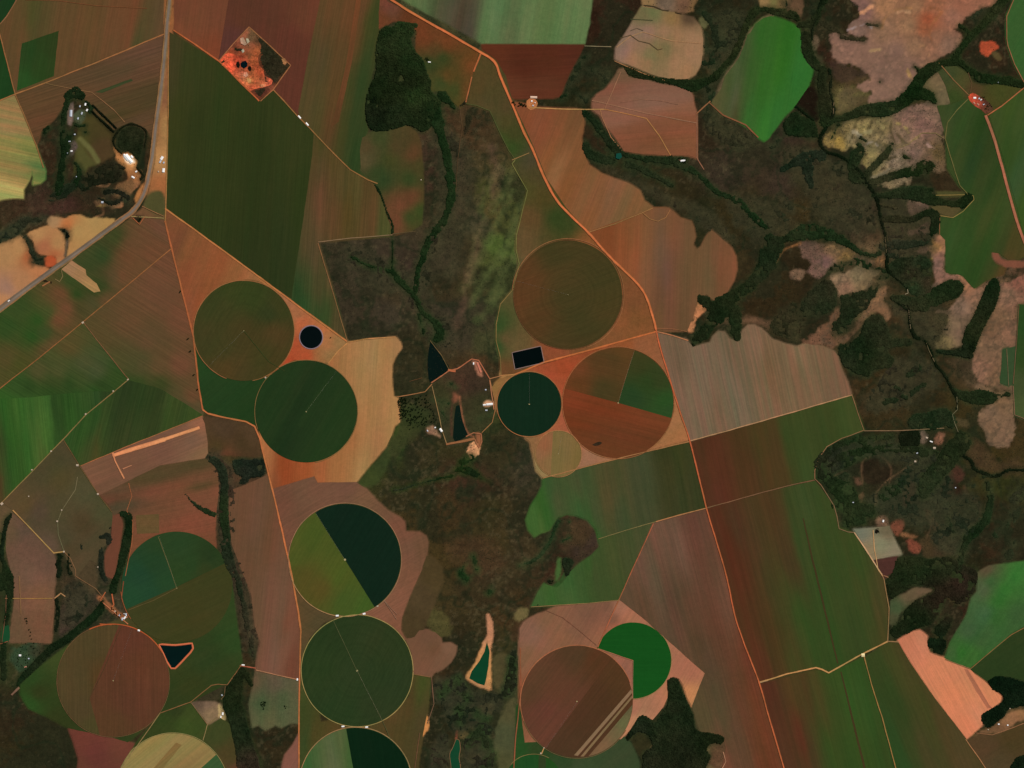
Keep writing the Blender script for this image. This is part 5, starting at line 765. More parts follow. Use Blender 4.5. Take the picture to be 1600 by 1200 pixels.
# ------------------------------------------------------------------ roads and tracks
def ribbon(name, pts, colour, w_=2.0, z=2.2, sm=True, var=0.35, kind='structure', mat=None, col2=None):
    q = PW(pts, w_) if isinstance(pts, str) else [(p[0], p[1], w_) for p in pts]
    if sm and len(q) > 2: q = smooth(q, False, 3.0)
    else:
        r = []
        for a, b in zip(q[:-1], q[1:]):
            m = max(1, int(math.hypot(b[0] - a[0], b[1] - a[1]) / 3))
            for k in range(m): r.append(tuple(a[t] + (b[t] - a[t]) * k / m for t in range(3)))
        q = r + [q[-1]]
    A = np.array(q); x, y, wd = A[:, 0], A[:, 1], A[:, 2]
    jit = 0.0 if name == 'airstrip' else 0.8
    x = x + fbm(x, y, 22, 31) * jit; y = y + fbm(x + 70, y, 22, 32) * jit
    tx = np.gradient(x); ty = np.gradient(y); L = np.hypot(tx, ty) + 1e-9; nx_, ny_ = -ty / L, tx / L
    hw = wd / 2 * (1 + var * 1.6 * fbm(x, y, 7, 33, 2))
    base = alb(colour); c2 = base * (np.array([0.9, 0.86, 0.84]) if col2 is None else 1) if col2 is None else alb(col2)
    offs = (-1, -0.33, 0.33, 1)
    V = []; Cc = []
    for k, o in enumerate(offs):
        V.append(np.stack([wx(x + nx_ * hw * o), wy(y + ny_ * hw * o), np.full(len(x), z)], -1))
        br = (1 + 0.5 * fbm(x * 1 + k * 9, y, 12, 35))[:, None] * (base if abs(o) < 0.5 else c2)
        Cc.append(br)
    n = len(x); V = np.concatenate(V); Cc = np.concatenate(Cc)
    Fq = []
    for k in range(3):
        a = np.arange(n - 1) + k * n
        Fq.append(np.stack([a, a + 1, a + 1 + n, a + n], -1))
    Fq = np.concatenate(Fq)
    o = mesh_obj(name, V, Fq, mat or ROADM, Cc, origin=(wx(float(x.mean())), wy(float(y.mean())), 0))
    # faces up
    me = o.data
    if me.polygons[0].normal.z < 0: me.flip_normals()
    tag(o, kind=kind); return o
ROADM = land_mat('packed_soil', mott=0.1)
ASPH = land_mat('worn_asphalt', mott=0.04)
_rz = [4.2]
def R(pts, c, w_=2.0, nm='farm_track', sm=False, **k):
    _rz[0] += 0.012
    return ribbon(nm, pts, c, w_, _rz[0], sm, **k)
for pts, c, w_ in [
    ("0,38 10,26 25,2 32,-30", '#80583a', 1.5), ("-5,40 0,55 24,148 42,190 57,228 68,262", '#8a5e38', 1.7), ("-60,182 0,157 24,147 70,130 150,98 257,53", '#96643c', 2.0),
    ("70,130 118,140 143,144 160,157 178,172 195,191", '#7a5a3a', 1.3), ("40,0 90,1 150,9 230,13", '#74482c', 1.0),
    ("271,47 300,66 342,95 405,158", '#a85c34', 2.2), ("427,140 467,183 495,212 520,238 547,265 575,281 590,287", '#8c6238', 1.8), ("342,95 365,68 389,42 420,70 454,102 427,140 407,158", '#94603c', 1.6),
    ("262,60 263,150 262,220 259,325 258,345", '#a07040', 1.5), ("258,326 300,356 415,440 460,474 500,503 543,534", '#b07040', 2.4), ("543,535 575,529 617,527", '#b07c4c', 1.7),
    ("543,536 528,549 513,568", '#b07c48', 1.6), ("258,345 268,388 291,480 302,525 311,608 317,640", '#a05c36', 2.6), ("317,640 325,646 345,651 385,659 398,666 406,685 418,735 428,775 440,825 455,895 466,955 470,985", '#b06a3e', 2.6),
    ("470,985 468,1060 467,1120 467,1240", '#a8683c', 2.2), ("268,388 200,445 130,503 60,560 0,607 -60,652", '#8c5a34', 1.5), ("130,503 165,548 201,593", '#80583a', 1.1),
    ("201,593 178,612 135,647 99,686 50,737 0,788", '#80683e', 1.5), ("0,788 -60,850", '#806040', 1.4), ("20,797 50,828 84,864 100,862", '#a8804c', 1.8), ("100,862 110,872 118,890 118,900 150,920 165,938", '#7c5a3c', 1.2),
    ("126,728 200,697 317,650", '#96603c', 1.3), ("201,755 206,775 198,798 208,815 206,850 196,900", '#8f5636', 1.2), ("99,687 125,729 155,774 175,800", '#64502e', 1.1), ("121,745 118,765 97,797 90,815 91,835 100,862", '#6c6446', 1.0),
    ("497,378 550,372 613,367", '#80684a', 1.3), ("497,380 519,452 543,534", '#805c3a', 1.3), ("613,366 650,361", '#5c4c32', 1.0), ("541,535 575,529", '#96703f', 1.2),
    ("737,120 728,160", '#a0603a', 2.0), ("752,82 740,112", '#a86038', 2.4), ("728,162 745,165 765,173 780,205 795,235 806,250", '#50502c', 1.4), ("805,250 800,256 824,298 812,348 807,367 806,390 811,412 802,450", '#6f6c3a', 1.3),
    ("827,239 800,250", '#8a6a40', 1.3), ("802,452 782,475 775,507 775,532 782,560 783,586", '#80683c', 1.2), ("718,165 722,200 715,250 712,300", '#52402a', 1.0),
    ("828,168 870,170 908,171 925,171 945,171", '#b0824e', 1.7), ("945,171 980,178 1010,185 1030,212 1048,243", '#a87244', 1.5), ("925,157 960,165 1010,177 1088,192", '#90664c', 1.6), ("945,170 957,143 970,112", '#94684c', 1.5), ("913,72 955,73", '#8a7858', 1.2),
    ("963,74 985,57 1005,50 1030,58 1050,64 1095,68", '#a07a54', 1.0), ("985,30 1005,31 1020,32", '#4c4a30', 1.2), ("968,60 985,55 998,64 1015,68 1028,78 1035,76", '#54452e', 1.1), ("985,48 995,44 1005,48", '#5c4c3c', 1.0), ("1006,8 1022,10 1035,16 1045,17", '#463a28', 1.6), ("1055,20 1065,22", '#3a2c1e', 1.5), ("960,95 980,104 1005,115 1040,126", '#a8784c', 0.9),
    ("970,160 1000,155 1030,157 1060,163", '#886049', 1.1), ("938,172 940,182 955,215 972,235", '#9c6c48', 1.2), ("1089,175 1089,247 1100,265", '#8f6248', 1.5), ("1088,178 1110,158", '#94603f', 1.8), ("1108,160 1130,180 1165,195 1185,215", '#845638', 2.0),
    ("919,363 960,350 1005,332 1020,325", '#94683f', 1.4), ("1003,331 1015,342 1028,346 1040,340 1047,328", '#94683f', 1.1), ("805,585 850,566 925,546 1025,518", '#b8683a', 2.6), ("783,587 805,585", '#b07a48', 2.0), ("1025,518 1050,524 1075,532", '#a8704a', 1.6), ("1026,513 1050,514 1073,518", '#8a5c3c', 1.1),
    ("1078,689 1130,675 1200,655 1331,617", '#a8805a', 1.7), ("848,747 920,728 1000,708 1077,690", '#9c6e44', 1.5), ("1104,794 1060,805 1025,815", '#a8744a', 1.6), ("1025,815 980,828 935,842", '#7c6c42', 1.1), ("1021,818 995,875 967,937 950,975 934,1011", '#98583a', 1.6),
    ("1104,794 1150,781 1200,767 1240,757 1273,750", '#74543a', 1.6), ("967,938 900,944 830,948", '#8a6a44', 1.1), ("854,954 880,965 932,1008", '#744c38', 0.9),
    ("1187,1066 1230,1053 1275,1043 1285,1046 1295,1051 1310,1043 1345,1023 1387,1002", '#b08450', 2.2), ("1350,1026 1362,1070 1378,1120 1405,1220", '#94703e', 1.6), ("1387,1002 1389,950 1381,905 1378,898", '#8a6a44', 1.5), ("1387,1002 1404,1003", '#906c48', 1.5),
    ("1331,616 1340,645 1350,672 1330,680 1315,685 1292,698 1280,715 1273,735 1273,748 1283,758", '#8a6444', 1.2), ("1283,758 1303,790 1308,808 1311,826 1325,831 1335,832", '#7c6244', 1.2), ("1335,832 1350,854 1365,878 1378,898", '#c09a70', 2.0), ("1364,828 1366,855 1372,890 1379,900", '#b8905f', 1.3), ("1388,902 1380,899", '#8a6444', 1.3),
    ("1350,673 1400,673 1475,669", '#7c6446', 1.3), ("1509,1155 1530,1185 1560,1230", '#9c7048', 1.4), ("1516,1045 1560,1008 1580,992 1600,981 1640,962", '#806038', 1.2), ("1477,1030 1495,1037 1516,1045", '#8a6a44', 1.1), ("1525,1145 1550,1148 1580,1138 1600,1130", '#8a6242', 1.2),
    ("1543,180 1565,166 1600,137", '#a4623e', 1.7), ("1600,128 1585,100 1575,72 1573,60 1573,25 1584,0", '#8c6040', 1.4), ("1466,97 1490,125 1515,150", '#7c5c38', 1.5), ("1513,154 1495,172 1480,192 1477,216 1492,268 1500,290 1512,303", '#6c6438', 1.3), ("1475,216 1462,208 1440,208 1420,225 1400,232", '#7a6a44', 1.3), ("1512,110 1518,130 1516,145", '#604a30', 1.0),
    ("1462,305 1512,304 1521,306 1522,312 1505,330 1489,340 1468,337", '#8a7440', 1.1), ("1468,338 1468,366", '#8a5c3c', 1.2), ("1592,477 1588,540 1583,600", '#6c5238', 1.1), ("1573,545 1576,603", '#6c5c40', 1.0), ("1583,603 1585,648 1603,655", '#7a5c44', 1.3),
    ("675,600 664,612 650,615 621,620", '#9c6c44', 1.4), ("674,598 702,579 715,576 737,561 748,563 765,592", '#a06242', 1.7), ("765,592 783,587", '#a07048', 1.5), ("765,592 773,625 774,640 769,660 753,676", '#94683f', 1.2), ("675,603 684,640 690,670 698,694", '#8f7048', 1.2), ("672,532 690,555 702,578", '#6a5836', 1.0), ("746,566 752,582", '#b8745a', 3.0), ("700,578 712,580", '#a85e3c', 3.5),
    ("697,694 720,690 742,685", '#8c5c3a', 3.6), ("742,686 748,700 753,690 752,678 740,676 728,682", '#9c6444', 1.6), ("772,640 768,615 765,594", '#a8704c', 1.5),
    ("660,590 640,596", '#5a4028', 0.8), ("674,1057 678,1100 668,1130", '#7c5a44', 1.0), ("656,1145 648,1200", '#6f4c36', 1.0), ("644,1053 672,1058", '#80603c', 1.0), ("400,1047 430,1054 467,1062", '#9c7250', 1.4), ("375,1040 400,1044", '#94543a', 2.0), ("378,1038 355,1070 340,1069 330,1071 298,1097 250,1114", '#7c5836', 1.3), ("250,1114 225,1150 190,1200 170,1235", '#8a7048', 1.3), ("352,1072 351,1086 345,1093", '#6c5438', 1.0), ("299,1098 325,1133", '#7c6040', 1.0), ("324,1132 317,1157", '#947c50', 1.0), ("324,1132 340,1120", '#806844', 1.2),
    ("156,975 175,976", '#a0522e', 1.6), ("157,938 200,975", '#b06c48', 1.6), ("175,928 178,945 174,950", '#a85c38', 2.2), ("193,908 190,935 197,955", '#7c3f28', 1.3), ("157,938 165,925", '#a85c38', 1.5), ("18,1086 30,1074", '#7a5846', 3.0), ("0,1006 12,1002", '#8c5038', 1.2), ("20,935 82,935", '#9c7840', 1.1), ("85,935 95,927 102,932", '#a07850', 1.8), ("30,900 33,960", '#7c5c3c', 1.5), ("8,935 12,935", '#8a5c3c', 1.2), ("3,1003 9,960 10,930", '#6c4a34', 1.0),
    ("813,1012 814,1080 806,1150 801,1230", '#8c5236', 1.7), ("850,1168 846,1178", '#b08450', 1.6), ("1130,1175 1134,1190 1126,1205", '#a07858', 1.2), ("1188,1066 1200,1063", '#a8805a', 1.4),
    ("205,338 256,341", '#968050', 1.4), ("222,322 245,333 256,338", '#8c6440', 1.2), ("207,340 218,351 226,339", '#a05c38', 1.2), ("96,422 98,432 93,440 86,436", '#7a6440', 1.1), ("66,447 78,440", '#94603c', 2.2),
]: R(pts, c, w_)
# circular wheel-road rims
def rim(cx, cy, r, a0, a1, c, w_=1.2):
    _rz[0] += 0.012
    q = circ(cx, cy, r, a0, a1, int(r * 2)); ribbon('rim_track', [(a, b) for a, b in q], c, w_, _rz[0], False, 0.2)
for a in [(887.5, 460.5, 87.5, -70, 175, '#90603c', 1.0), (887.5, 460.5, 85.3, 80, 360, '#6c4a2c', 0.8), (381, 517, 79, 60, 250, '#90603a', 1.3), (381, 517, 79, -80, 60, '#8a6038', 1.1), (478.5, 643, 80.5, -80, 200, '#7a6038', 1.0),
          (827, 631.5, 51, 0, 359, '#a06a40', 1.0), (966, 629.5, 87.5, 0, 359, '#94603a', 1.0), (872.5, 709, 36.3, 0, 359, '#a07448', 0.9), (539, 874.5, 88.5, -80, 200, '#8f6a4c', 1.1), (539, 874.5, 88.5, 200, 280, '#a07a50', 1.4), (558, 1048, 87.5, 0, 359, '#94844e', 1.2),
          (556, 1224, 88, 10, 170, '#94744c', 1.3), (177, 1063.5, 88.4, 30, 115, '#a8542e', 1.6), (177, 1063.5, 88.2, 115, 390, '#6a5234', 0.8), (276, 917, 87.2, 185, 215, '#8a5030', 1.2), (270, 1232, 87, 20, 160, '#8a7c4c', 0.9), (901.5, 1096.5, 88.5, 20, 200, '#9c6040', 1.3), (901.5, 1096.5, 88.3, 200, 330, '#6c5838', 0.9), (989, 1032, 60.3, -90, 40, '#94784c', 0.9), (834, 1225, 47, 60, 140, '#7c6c40', 0.9)]: rim(*a)
# radial maintenance tracks, field dividers
for pts, c, w_ in [("520,968 558,1048 603,1138 610,1155", '#4f5232', 0.9), ("478,643 512,598", '#30401f', 0.9), ("247,838 262,878 276,919", '#5c5a34', 1.1), ("276,919 240,938 201,953", '#5a4c2c', 1.0), ("966,629 974,600 991,547", '#705030', 0.9), ("989,1032 934,1013", '#a06a4c', 1.0), ("989,1032 988,1091", '#94684c', 0.9), ("827,631 827,605", '#1c3020', 0.7),
                   ("381,517 420,565 445,580", '#34401f', 0.8), ("381,517 330,560", '#4a4424', 0.7), ("600,938 620,968", '#8c6850', 0.9), ("600,938 620,960", '#8c6850', 0.7), ("190,978 165,1040 138,1096", '#4a3a24', 0.7)]:
    _rz[0] += 0.012; ribbon('wheel_track', pts, c, w_, _rz[0], False, 0.2)
# main dirt road, broad red road, airstrip, paved road
R("598,-8 620,5 640,18 700,52 748,80 765,90 775,100 782,120 800,162 818,205 833,235 850,276 870,313 895,340 919,363 950,398 985,432 1003,452 1012,470 1020,495 1025,515", '#c46e40', 3.8, 'dirt_road', True, col2='#9c5832', var=0.25)
R("1025,515 1032,545 1046,590 1062,642 1078,689 1104,794 1120,848 1135,900 1152,975 1186,1066 1200,1115 1225,1200 1237,1245", '#b4603a', 2.3, 'dirt_road', True, col2='#904a2c')
R("1540,180 1552,213 1566,262 1580,315 1594,360 1612,405", '#a4664a', 4.2, 'dirt_road', True, var=0.1)
_rz[0] += 0.02
ribbon('airstrip', "176,712,5 200,704,6.5 240,692,6.5 257,686.5,6.8 258,686,5.2 285,677,5 312,668,5", '#d08c5c', 6, _rz[0], False, 0.08, col2='#b87850')
R("176,707 180,720 194,748", '#bc7c54', 2.4, 'taxiway'); R("192,733 206,727", '#a87050', 1.8, 'taxiway')
R("268,-60 266,-10 262,30 258,80 254,120 249,160 244,195 240,230 235,262 229,290 220,312 207,330 190,343 150,373 100,410 50,446 0,484 -60,530", '#8a6642', 8.5, 'road_verge', True, var=0.25)
_rz[0] += 0.3
ribbon('paved_road', "268,-60 266,-10 262,30 258,80 254,120 249,160 244,195 240,230 235,262 229,290 220,312 207,330 190,343 150,373 100,410 50,446 0,484 -60,530", '#77685a', 4.2, _rz[0], True, 0.05, mat=ASPH)
ribbon('paved_road', "190,341 150,370 100,406 50,442 0,479 -60,524", '#6c5c4c', 2.6, _rz[0] + .02, True, 0.05, mat=ASPH)

# ------------------------------------------------------------------ woodland canopies
def canopy_mat(name):
    return land_mat(name, mott=0.22)
WOODM = canopy_mat('woodland_leaves')
WOODS_ALL = []
def build_wood(label, shapes, cols='#1c2913', h=11.0, gap=0.1, edge=2.0, name='woodland', cell=1.3, seed=[0]):
    """a closed canopy: crowns of uneven height rising from the soil, with gaps, over the land it covers"""
    seed[0] += 1; sd_ = seed[0] * 13
    sh = []
    for s_ in shapes:
        if s_.startswith('p '): q = P(s_[2:]); sh.append(('p', smooth(q) if len(q) > 3 else q))
        else:
            q = [(a, b, c * (1.35 if a > 1000 and b < 1000 else 1.12) + 0.8) for a, b, c in PW(s_, 8)]; sh.append(('s', smooth(q, False) if len(q) > 2 else q))
    xs = [v[0] for _, q in sh for v in q]; ys = [v[1] for _, q in sh for v in q]
    pad = 14
    gx = np.arange(max(min(xs) - pad, -100), min(max(xs) + pad, 1700), cell); gy = np.arange(max(min(ys) - pad, -90), min(max(ys) + pad, 1290), cell)
    X, Y = np.meshgrid(gx, gy)
    d = np.full(X.shape, 1e9)
    for k, q in sh:
        bx = [v[0] for v in q]; by = [v[1] for v in q]
        i0, i1 = np.searchsorted(gx, [min(bx) - 22, max(bx) + 22]); j0, j1 = np.searchsorted(gy, [min(by) - 22, max(by) + 22])
        if i1 <= i0 or j1 <= j0: continue
        x, y = X[j0:j1, i0:i1], Y[j0:j1, i0:i1]
        dd = sdf(q, x, y) if k == 'p' else sdstroke(q, x, y)
        d[j0:j1, i0:i1] = np.minimum(d[j0:j1, i0:i1], dd)
    d = d + fbm(X, Y, 12, sd_, 3) * 2 * edge + fbm(X, Y, 3.2, sd_ + 5, 2) * edge
    hole = vnoise(X, Y, 5, sd_ + 7) * 0.5 + vnoise(X, Y, 17, sd_ + 8) * 0.5
    inside = (d < 0) & (hole > gap * 1.6 + 0.08 if gap > 0.03 else np.ones(X.shape, bool))
    r1 = rng.uniform(0, 1, X.shape)
    hgt = h * (0.35 + 0.75 * r1 + 0.6 * fbm(X, Y, 7, sd_ + 9))
    jx = rng.uniform(-.35, .35, X.shape) * cell; jy = rng.uniform(-.35, .35, X.shape) * cell
    q = inside[:-1, :-1] & inside[1:, :-1] & inside[:-1, 1:] & inside[1:, 1:]
    if not q.any(): return
    ny, nx = X.shape; idx = np.arange(ny * nx).reshape(ny, nx)
    Fq = np.stack([idx[1:, :-1][q], idx[1:, 1:][q], idx[:-1, 1:][q], idx[:-1, :-1][q]], -1)
    used = np.zeros((ny + 1, nx + 1), int); qq = np.zeros((ny + 1, nx + 1), int); qq[1:-1, 1:-1] = q
    tot = qq[:-1, :-1] + qq[1:, :-1] + qq[:-1, 1:] + qq[1:, 1:]      # faces round each vertex
    hgt = np.where(tot == 4, hgt, 0.2)
    cps = CP(cols) if ',' in cols else None
    base = idw(cps, X, Y) if cps else alb(cols)
    patch = fbm(X, Y, 26, sd_ + 11, 2)[..., None]; fine = fbm(X, Y, 5, sd_ + 12, 2)[..., None]
    c = base * (1 + 0.55 * patch + 0.55 * fine + rng.uniform(-.3, .3, X.shape)[..., None]) * (1 + patch * np.array([0.25, 0.0, 0.05]))
    c = np.clip(c, 0.003, 1)
    V = np.stack([wx(X + jx), wy(Y + jy), hgt], -1).reshape(-1, 3)
    un, inv = np.unique(Fq, return_inverse=True)
    Fq = inv.reshape(Fq.shape); V = V[un]; c = c.reshape(-1, 3)[un]
    V[:, 2] += 0.0
    ct = V.mean(0)
    o = mesh_obj(name, V, Fq, WOODM, c, origin=(ct[0], ct[1], 0))
    tag(o, label, 'woodland', None, 'stuff')
    WOODS_ALL.append((sh, (min(xs), max(xs), min(ys), max(ys))))
for lb, shp, a_, k_ in WOODS: build_wood(lb, shp, *a_, **k_)

# narrow dark river with its wet banks
WATER_D = water_mat('dark_river_water', '#10160c', 0.2)
def water_ribbon(pts, w_, mat, z):
    return ribbon('river', pts, '#10160c', w_, z, True, 0.5, mat=mat)
_rz[0] += 0.02
water_ribbon("1302,182 1290,200 1281,215 1283,228 1292,238 1310,243 1325,252 1340,265 1350,278 1357,290 1366,302 1372,318 1375,335 1378,350 1382,365 1385,385 1386,405 1386,420 1397,433 1410,443 1418,452", 1.1, WATER_D, 0.25)
water_ribbon("1490,685 1503,700 1506,712 1517,720 1522,732 1535,738 1550,744 1560,743 1575,735 1600,735", 1.1, WATER_D, 0.25)
paintless = [("1418,452 1419,458 1414,460", '#9a8a6c'), ("1420,485 1421,500 1423,515", '#6c6046'), ("1303,160 1302,180", '#6a5a40'), ("1495,620 1496,640 1488,648 1492,662 1497,675", '#6c6448'), ("1447,535 1452,548 1460,565", '#6a5c40'), ("1383,370 1385,395", '#5a5238')]
for q, c in paintless: R(q, c, 1.0, 'sand_bar')

# ------------------------------------------------------------------ ponds and lined reservoirs
def flat_poly(name, poly, z, mat, parent, origin):
    V = [(wx(a), wy(b), z) for a, b in poly]
    tri = [tuple(t) for t in __import__('mathutils').geometry.tessellate_polygon([[Vector(v) for v in V]])]
    tri = np.array(tri)
    V = np.array(V)
    a = V[tri]; cr = (a[:, 1, 0] - a[:, 0, 0]) * (a[:, 2, 1] - a[:, 0, 1]) - (a[:, 2, 0] - a[:, 0, 0]) * (a[:, 1, 1] - a[:, 0, 1])
    tri[cr < 0] = tri[cr < 0][:, ::-1]
    o = mesh_obj(name, V - 0, tri, mat, None, None, origin=origin); 
    if parent: o.parent = parent; o.location = (0, 0, 0)
    return o
def bank_ring(name, poly, w_, top, mat, parent, origin, inner=0.5):
    """an earth or liner dyke round the water, sloping both ways"""
    n = len(poly); c = np.array(poly); ctr = c.mean(0)
    t = np.roll(c, -1, 0) - np.roll(c, 1, 0); t /= np.hypot(t[:, 0], t[:, 1])[:, None] + 1e-9
    nr = np.stack([t[:, 1], -t[:, 0]], -1)
    if ((c - ctr) * nr).sum() < 0: nr = -nr
    prof = [(-0.4, 0.2), (w_ * 0.25, top), (w_ * 0.7, top), (w_, 0.05)]
    V = []
    for off, z in prof:
        q = c + nr * off; V += [(wx(a), wy(b), z) for a, b in q]
    Fq = []
    for k in range(3):
        for i in range(n): Fq.append((k * n + i, k * n + (i + 1) % n, (k + 1) * n + (i + 1) % n, (k + 1) * n + i))
    o = mesh_obj(name, V, np.array(Fq), mat, None, None, origin=origin)
    if sum(p.normal.z for p in o.data.polygons) < 0: o.data.flip_normals()
    if parent: o.parent = parent; o.location = (0, 0, 0)
    return o
def pond(name, label, poly, wcol, bank=None, bw=1.5, top=2.5, cat='reservoir', sm=False, rough=0.15, z=3.0, wobv=0.2):
    q = P(poly) if isinstance(poly, str) else poly
    q = smooth(q) if sm else subdiv(q, 3.0)
    q = wob(q, wobv, 8, 91)
    cx = float(np.mean([p[0] for p in q])); cy = float(np.mean([p[1] for p in q]))
    e = empty(name, cx, cy); tag(e, label, cat); org = (wx(cx), wy(cy), 0)
    flat_poly('water_surface', q, z, water_mat(name + '_water', wcol, rough), e, org)
    if bank: bank_ring('bank', q, bw, top, flat_mat(name + '_bank', bank, 0.9, 0, 0.2, 1 / 25.0), e, org)
    return e
pond('round_reservoir', 'round blue-black reservoir with pale liner rim in scorched orange soil', circ(486, 527, 17.3, 0, 360, 60), '#050c0c', '#7a6468', 1.9, 5.0, wobv=0.05)
pond('rectangular_reservoir', 'tilted rectangular blue-black reservoir between ringed circle and blackish circle', "800.5,551.5 844.5,541.5 849.5,566 805,576.5", '#030a09', '#7c6258', 1.4, 5.0, wobv=0.0)
pond('triangular_reservoir', 'dark three-cornered reservoir with orange dyke at lower left', "250,1008 262,1009 274,1009.5 288,1008 299,1006.5 300,1013 296,1019 281,1035 273,1043 268,1043 262,1033 256,1020", '#051614', '#b85a34', 3.2, 5.0)
pond('dam_pond', 'dark pond with pointed top beside the track to the reservoir farm', "673,533 679,538 684,546 690,557 698,568 702,575 694,584 686,592 677,598 671,596 669,585 668,570 669,552", '#081410', None, cat='pond', sm=True, z=0.9, wobv=0.5)
pond('farm_reservoir', 'long narrow dark pond above the earth dam in the centre', "713,634 718,633 720,645 723,658 727,670 731,680 727,683 720,687 711,690 708,684 709,668 710,650", '#0b1912', None, cat='pond', sm=True, z=0.9, wobv=0.4)
pond('green_pond', 'emerald green triangular pond inside pale sandy banks', "761,1003 765,1018 763,1042 759,1064 757,1071 747,1068 733,1060 737,1049 749,1033 757,1018", '#0d3820', None, cat='pond', sm=False, z=0.9, wobv=0.4)
pond('green_pond', 'long emerald green pond running off the bottom edge', "713,1155 717,1156 719,1170 717,1185 720,1205 720,1240 704,1240 705,1200 703,1178 707,1170", '#123c24', '#8a5a38', 0.6, 1.0, cat='pond', sm=True, z=0.9, wobv=0.5)
pond('small_pond', 'tiny teal pond in the forked wood below the mauve field', "963,240 970,239 972,245 968,249 962,247", '#124034', None, cat='pond', sm=True, z=12.5)
pond('quarry_pool', 'blue-black pool in the middle of the orange quarry', "379,96 384,95 387,99 386,104 381,107 377,104 376,99", '#031216', None, cat='pond', sm=True, z=7.2)
for q, l in (("370,97 373,96 375,101 374,106 371,105 369,101", 'small dark pool on the upper side of the quarry pool'), ("388,104 391,103 393,106 392,111 389,110 387,107", 'small dark pool on the lower side of the quarry pool')):
    pond('quarry_pool', l, q, '#15110a', None, cat='pond', sm=True, z=7.2)
pond('farm_pond', 'small dark pond inside the pale fenced field', "1367,829 1371,827 1373,831 1370,834 1367,833", '#120e0a', None, cat='pond', sm=True, z=3)
pond('farm_pond', 'narrow green pond on the left edge below the tan pasture', "10,975 14,978 15,1000 4,1003 5,990", '#174024', None, cat='pond', sm=True, z=3)

# ------------------------------------------------------------------ the quarry
e = empty('quarry', 398, 100); tag(e, 'bright red-orange diamond-shaped quarry cut into purple ploughed land', 'quarry')
def relief(name, poly, cols, parent, h, seed, edge=1.5, step=2.0, base=0.6, mott=0.25, sc=7):
    q = wob(smooth(P(poly)) if isinstance(poly, str) else poly, edge, 8, seed)
    m = land_mat(name + '_soil', mott=mott)
    xs = [p[0] for p in q]; ys = [p[1] for p in q]
    o = sheet(name, q, CP(cols) if ',' in cols else [(xs[0], ys[0], alb(cols))], base, m, None, step=step)
    n = len(o.data.vertices); co = np.zeros(n * 3, np.float32); o.data.vertices.foreach_get('co', co); co = co.reshape(-1, 3)
    X = (co[:, 0] + o.location.x) / S; Y = (co[:, 1] + o.location.y) / S
    co[:, 2] += np.where(co[:, 2] > base * 0.8, h * np.clip(fbm(X, Y, sc, seed, 3) * 2 + 0.4, 0, 2), 0)
    o.data.vertices.foreach_set('co', co.ravel()); o.data.update()
    if parent: 
        o.location = o.location - parent.location; o.parent = parent
    return o
relief('quarry_floor', subdiv(P("390,42 342,96 405,157 427,139 454,102"), 4), "390,47#7d5238 384,53#a8583c 380,58#a05a40 395,56#6a4a30 400,68#4a3824 405,62#3c2e1f 366,72#5c3826 370,80#4c2c1e 360,80#8a4428 355,88#a8502e 395,72#a8543a 388,70#7c5038 398,80#b85a34 402,78#c06038 385,82#8a4a30 376,84#a04e30 415,75#33291b 430,90#30291a 440,105#2c2a1a 425,110#30291a 410,98#4c2c1c 420,125#30241a 432,125#32281a 448,100#3a2c1c 405,145#4a2c1e 410,142#46281c 400,150#6c3824 415,140#4c2e20 425,137#7a4830 372,120#a04e2e 350,95#a8502e 390,60#6c5a40 408,88#4a2c1c", e, 2, 5, 0.2, step=2.5)
relief('excavation_face', "344,97 352,84 362,84 372,87 380,84 390,87 398,84 402,76 405,80 403,92 406,102 412,110 413,118 419,121 426,126 424,132 416,135 406,137 397,140 391,142 376,128 360,113", "355,86#c05a38 350,95#b85634 360,100#c05c38 368,92#8a3c24 378,90#7c3824 386,91#a04a30 395,91#c8643c 400,95#b85434 402,104#7c3822 398,98#9c4428 394,103#a84c2c 375,112#a04a2e 385,110#b85432 380,117#d08060 388,126#d88850 375,122#c85a36 360,110#c85a36 395,118#c05634 405,115#c85a34 410,118#8c4028 408,128#a04c30 412,133#d07c50 420,128#a8523a 400,130#c05a38 392,136#a84c30 372,103#6c2c1c 390,112#b85030 384,104#7c3422", e, 4, 6, 1.2, base=1.3, sc=5, step=1.5, mott=0.4)
relief('spoil_heap', "375,60 380,58 383,64 386,69 382,71 377,68", '#b08a70', e, 6, 7, 0.5, base=1.6, sc=4)
relief('spoil_heap', "384,60 388,60 390,65 387,68", '#b8a084', e, 6, 17, 0.4, base=1.6, sc=4)
relief('spoil_heap', "377,79 380,76 382,80 379,83", '#a8a088', e, 4, 18, 0.3, base=1.6, sc=4)
relief('spoil_heap', "382,113 386,113 388,118 384,121 380,118", '#c8886c', e, 4, 8, 0.5, base=3.2, sc=4)
relief('spoil_heap', "386,122 392,123 392,129 388,130", '#d09058', e, 4, 19, 0.5, base=3.2, sc=4)
relief('spoil_heap', "407,132 414,131 415,135 408,136", '#c88058', e, 4, 20, 0.3, base=3.2, sc=4)
relief('spoil_heap', "440,92 445,91 449,97 445,102 442,99", '#a87048', e, 4, 9, 0.6, base=1.8, sc=4)

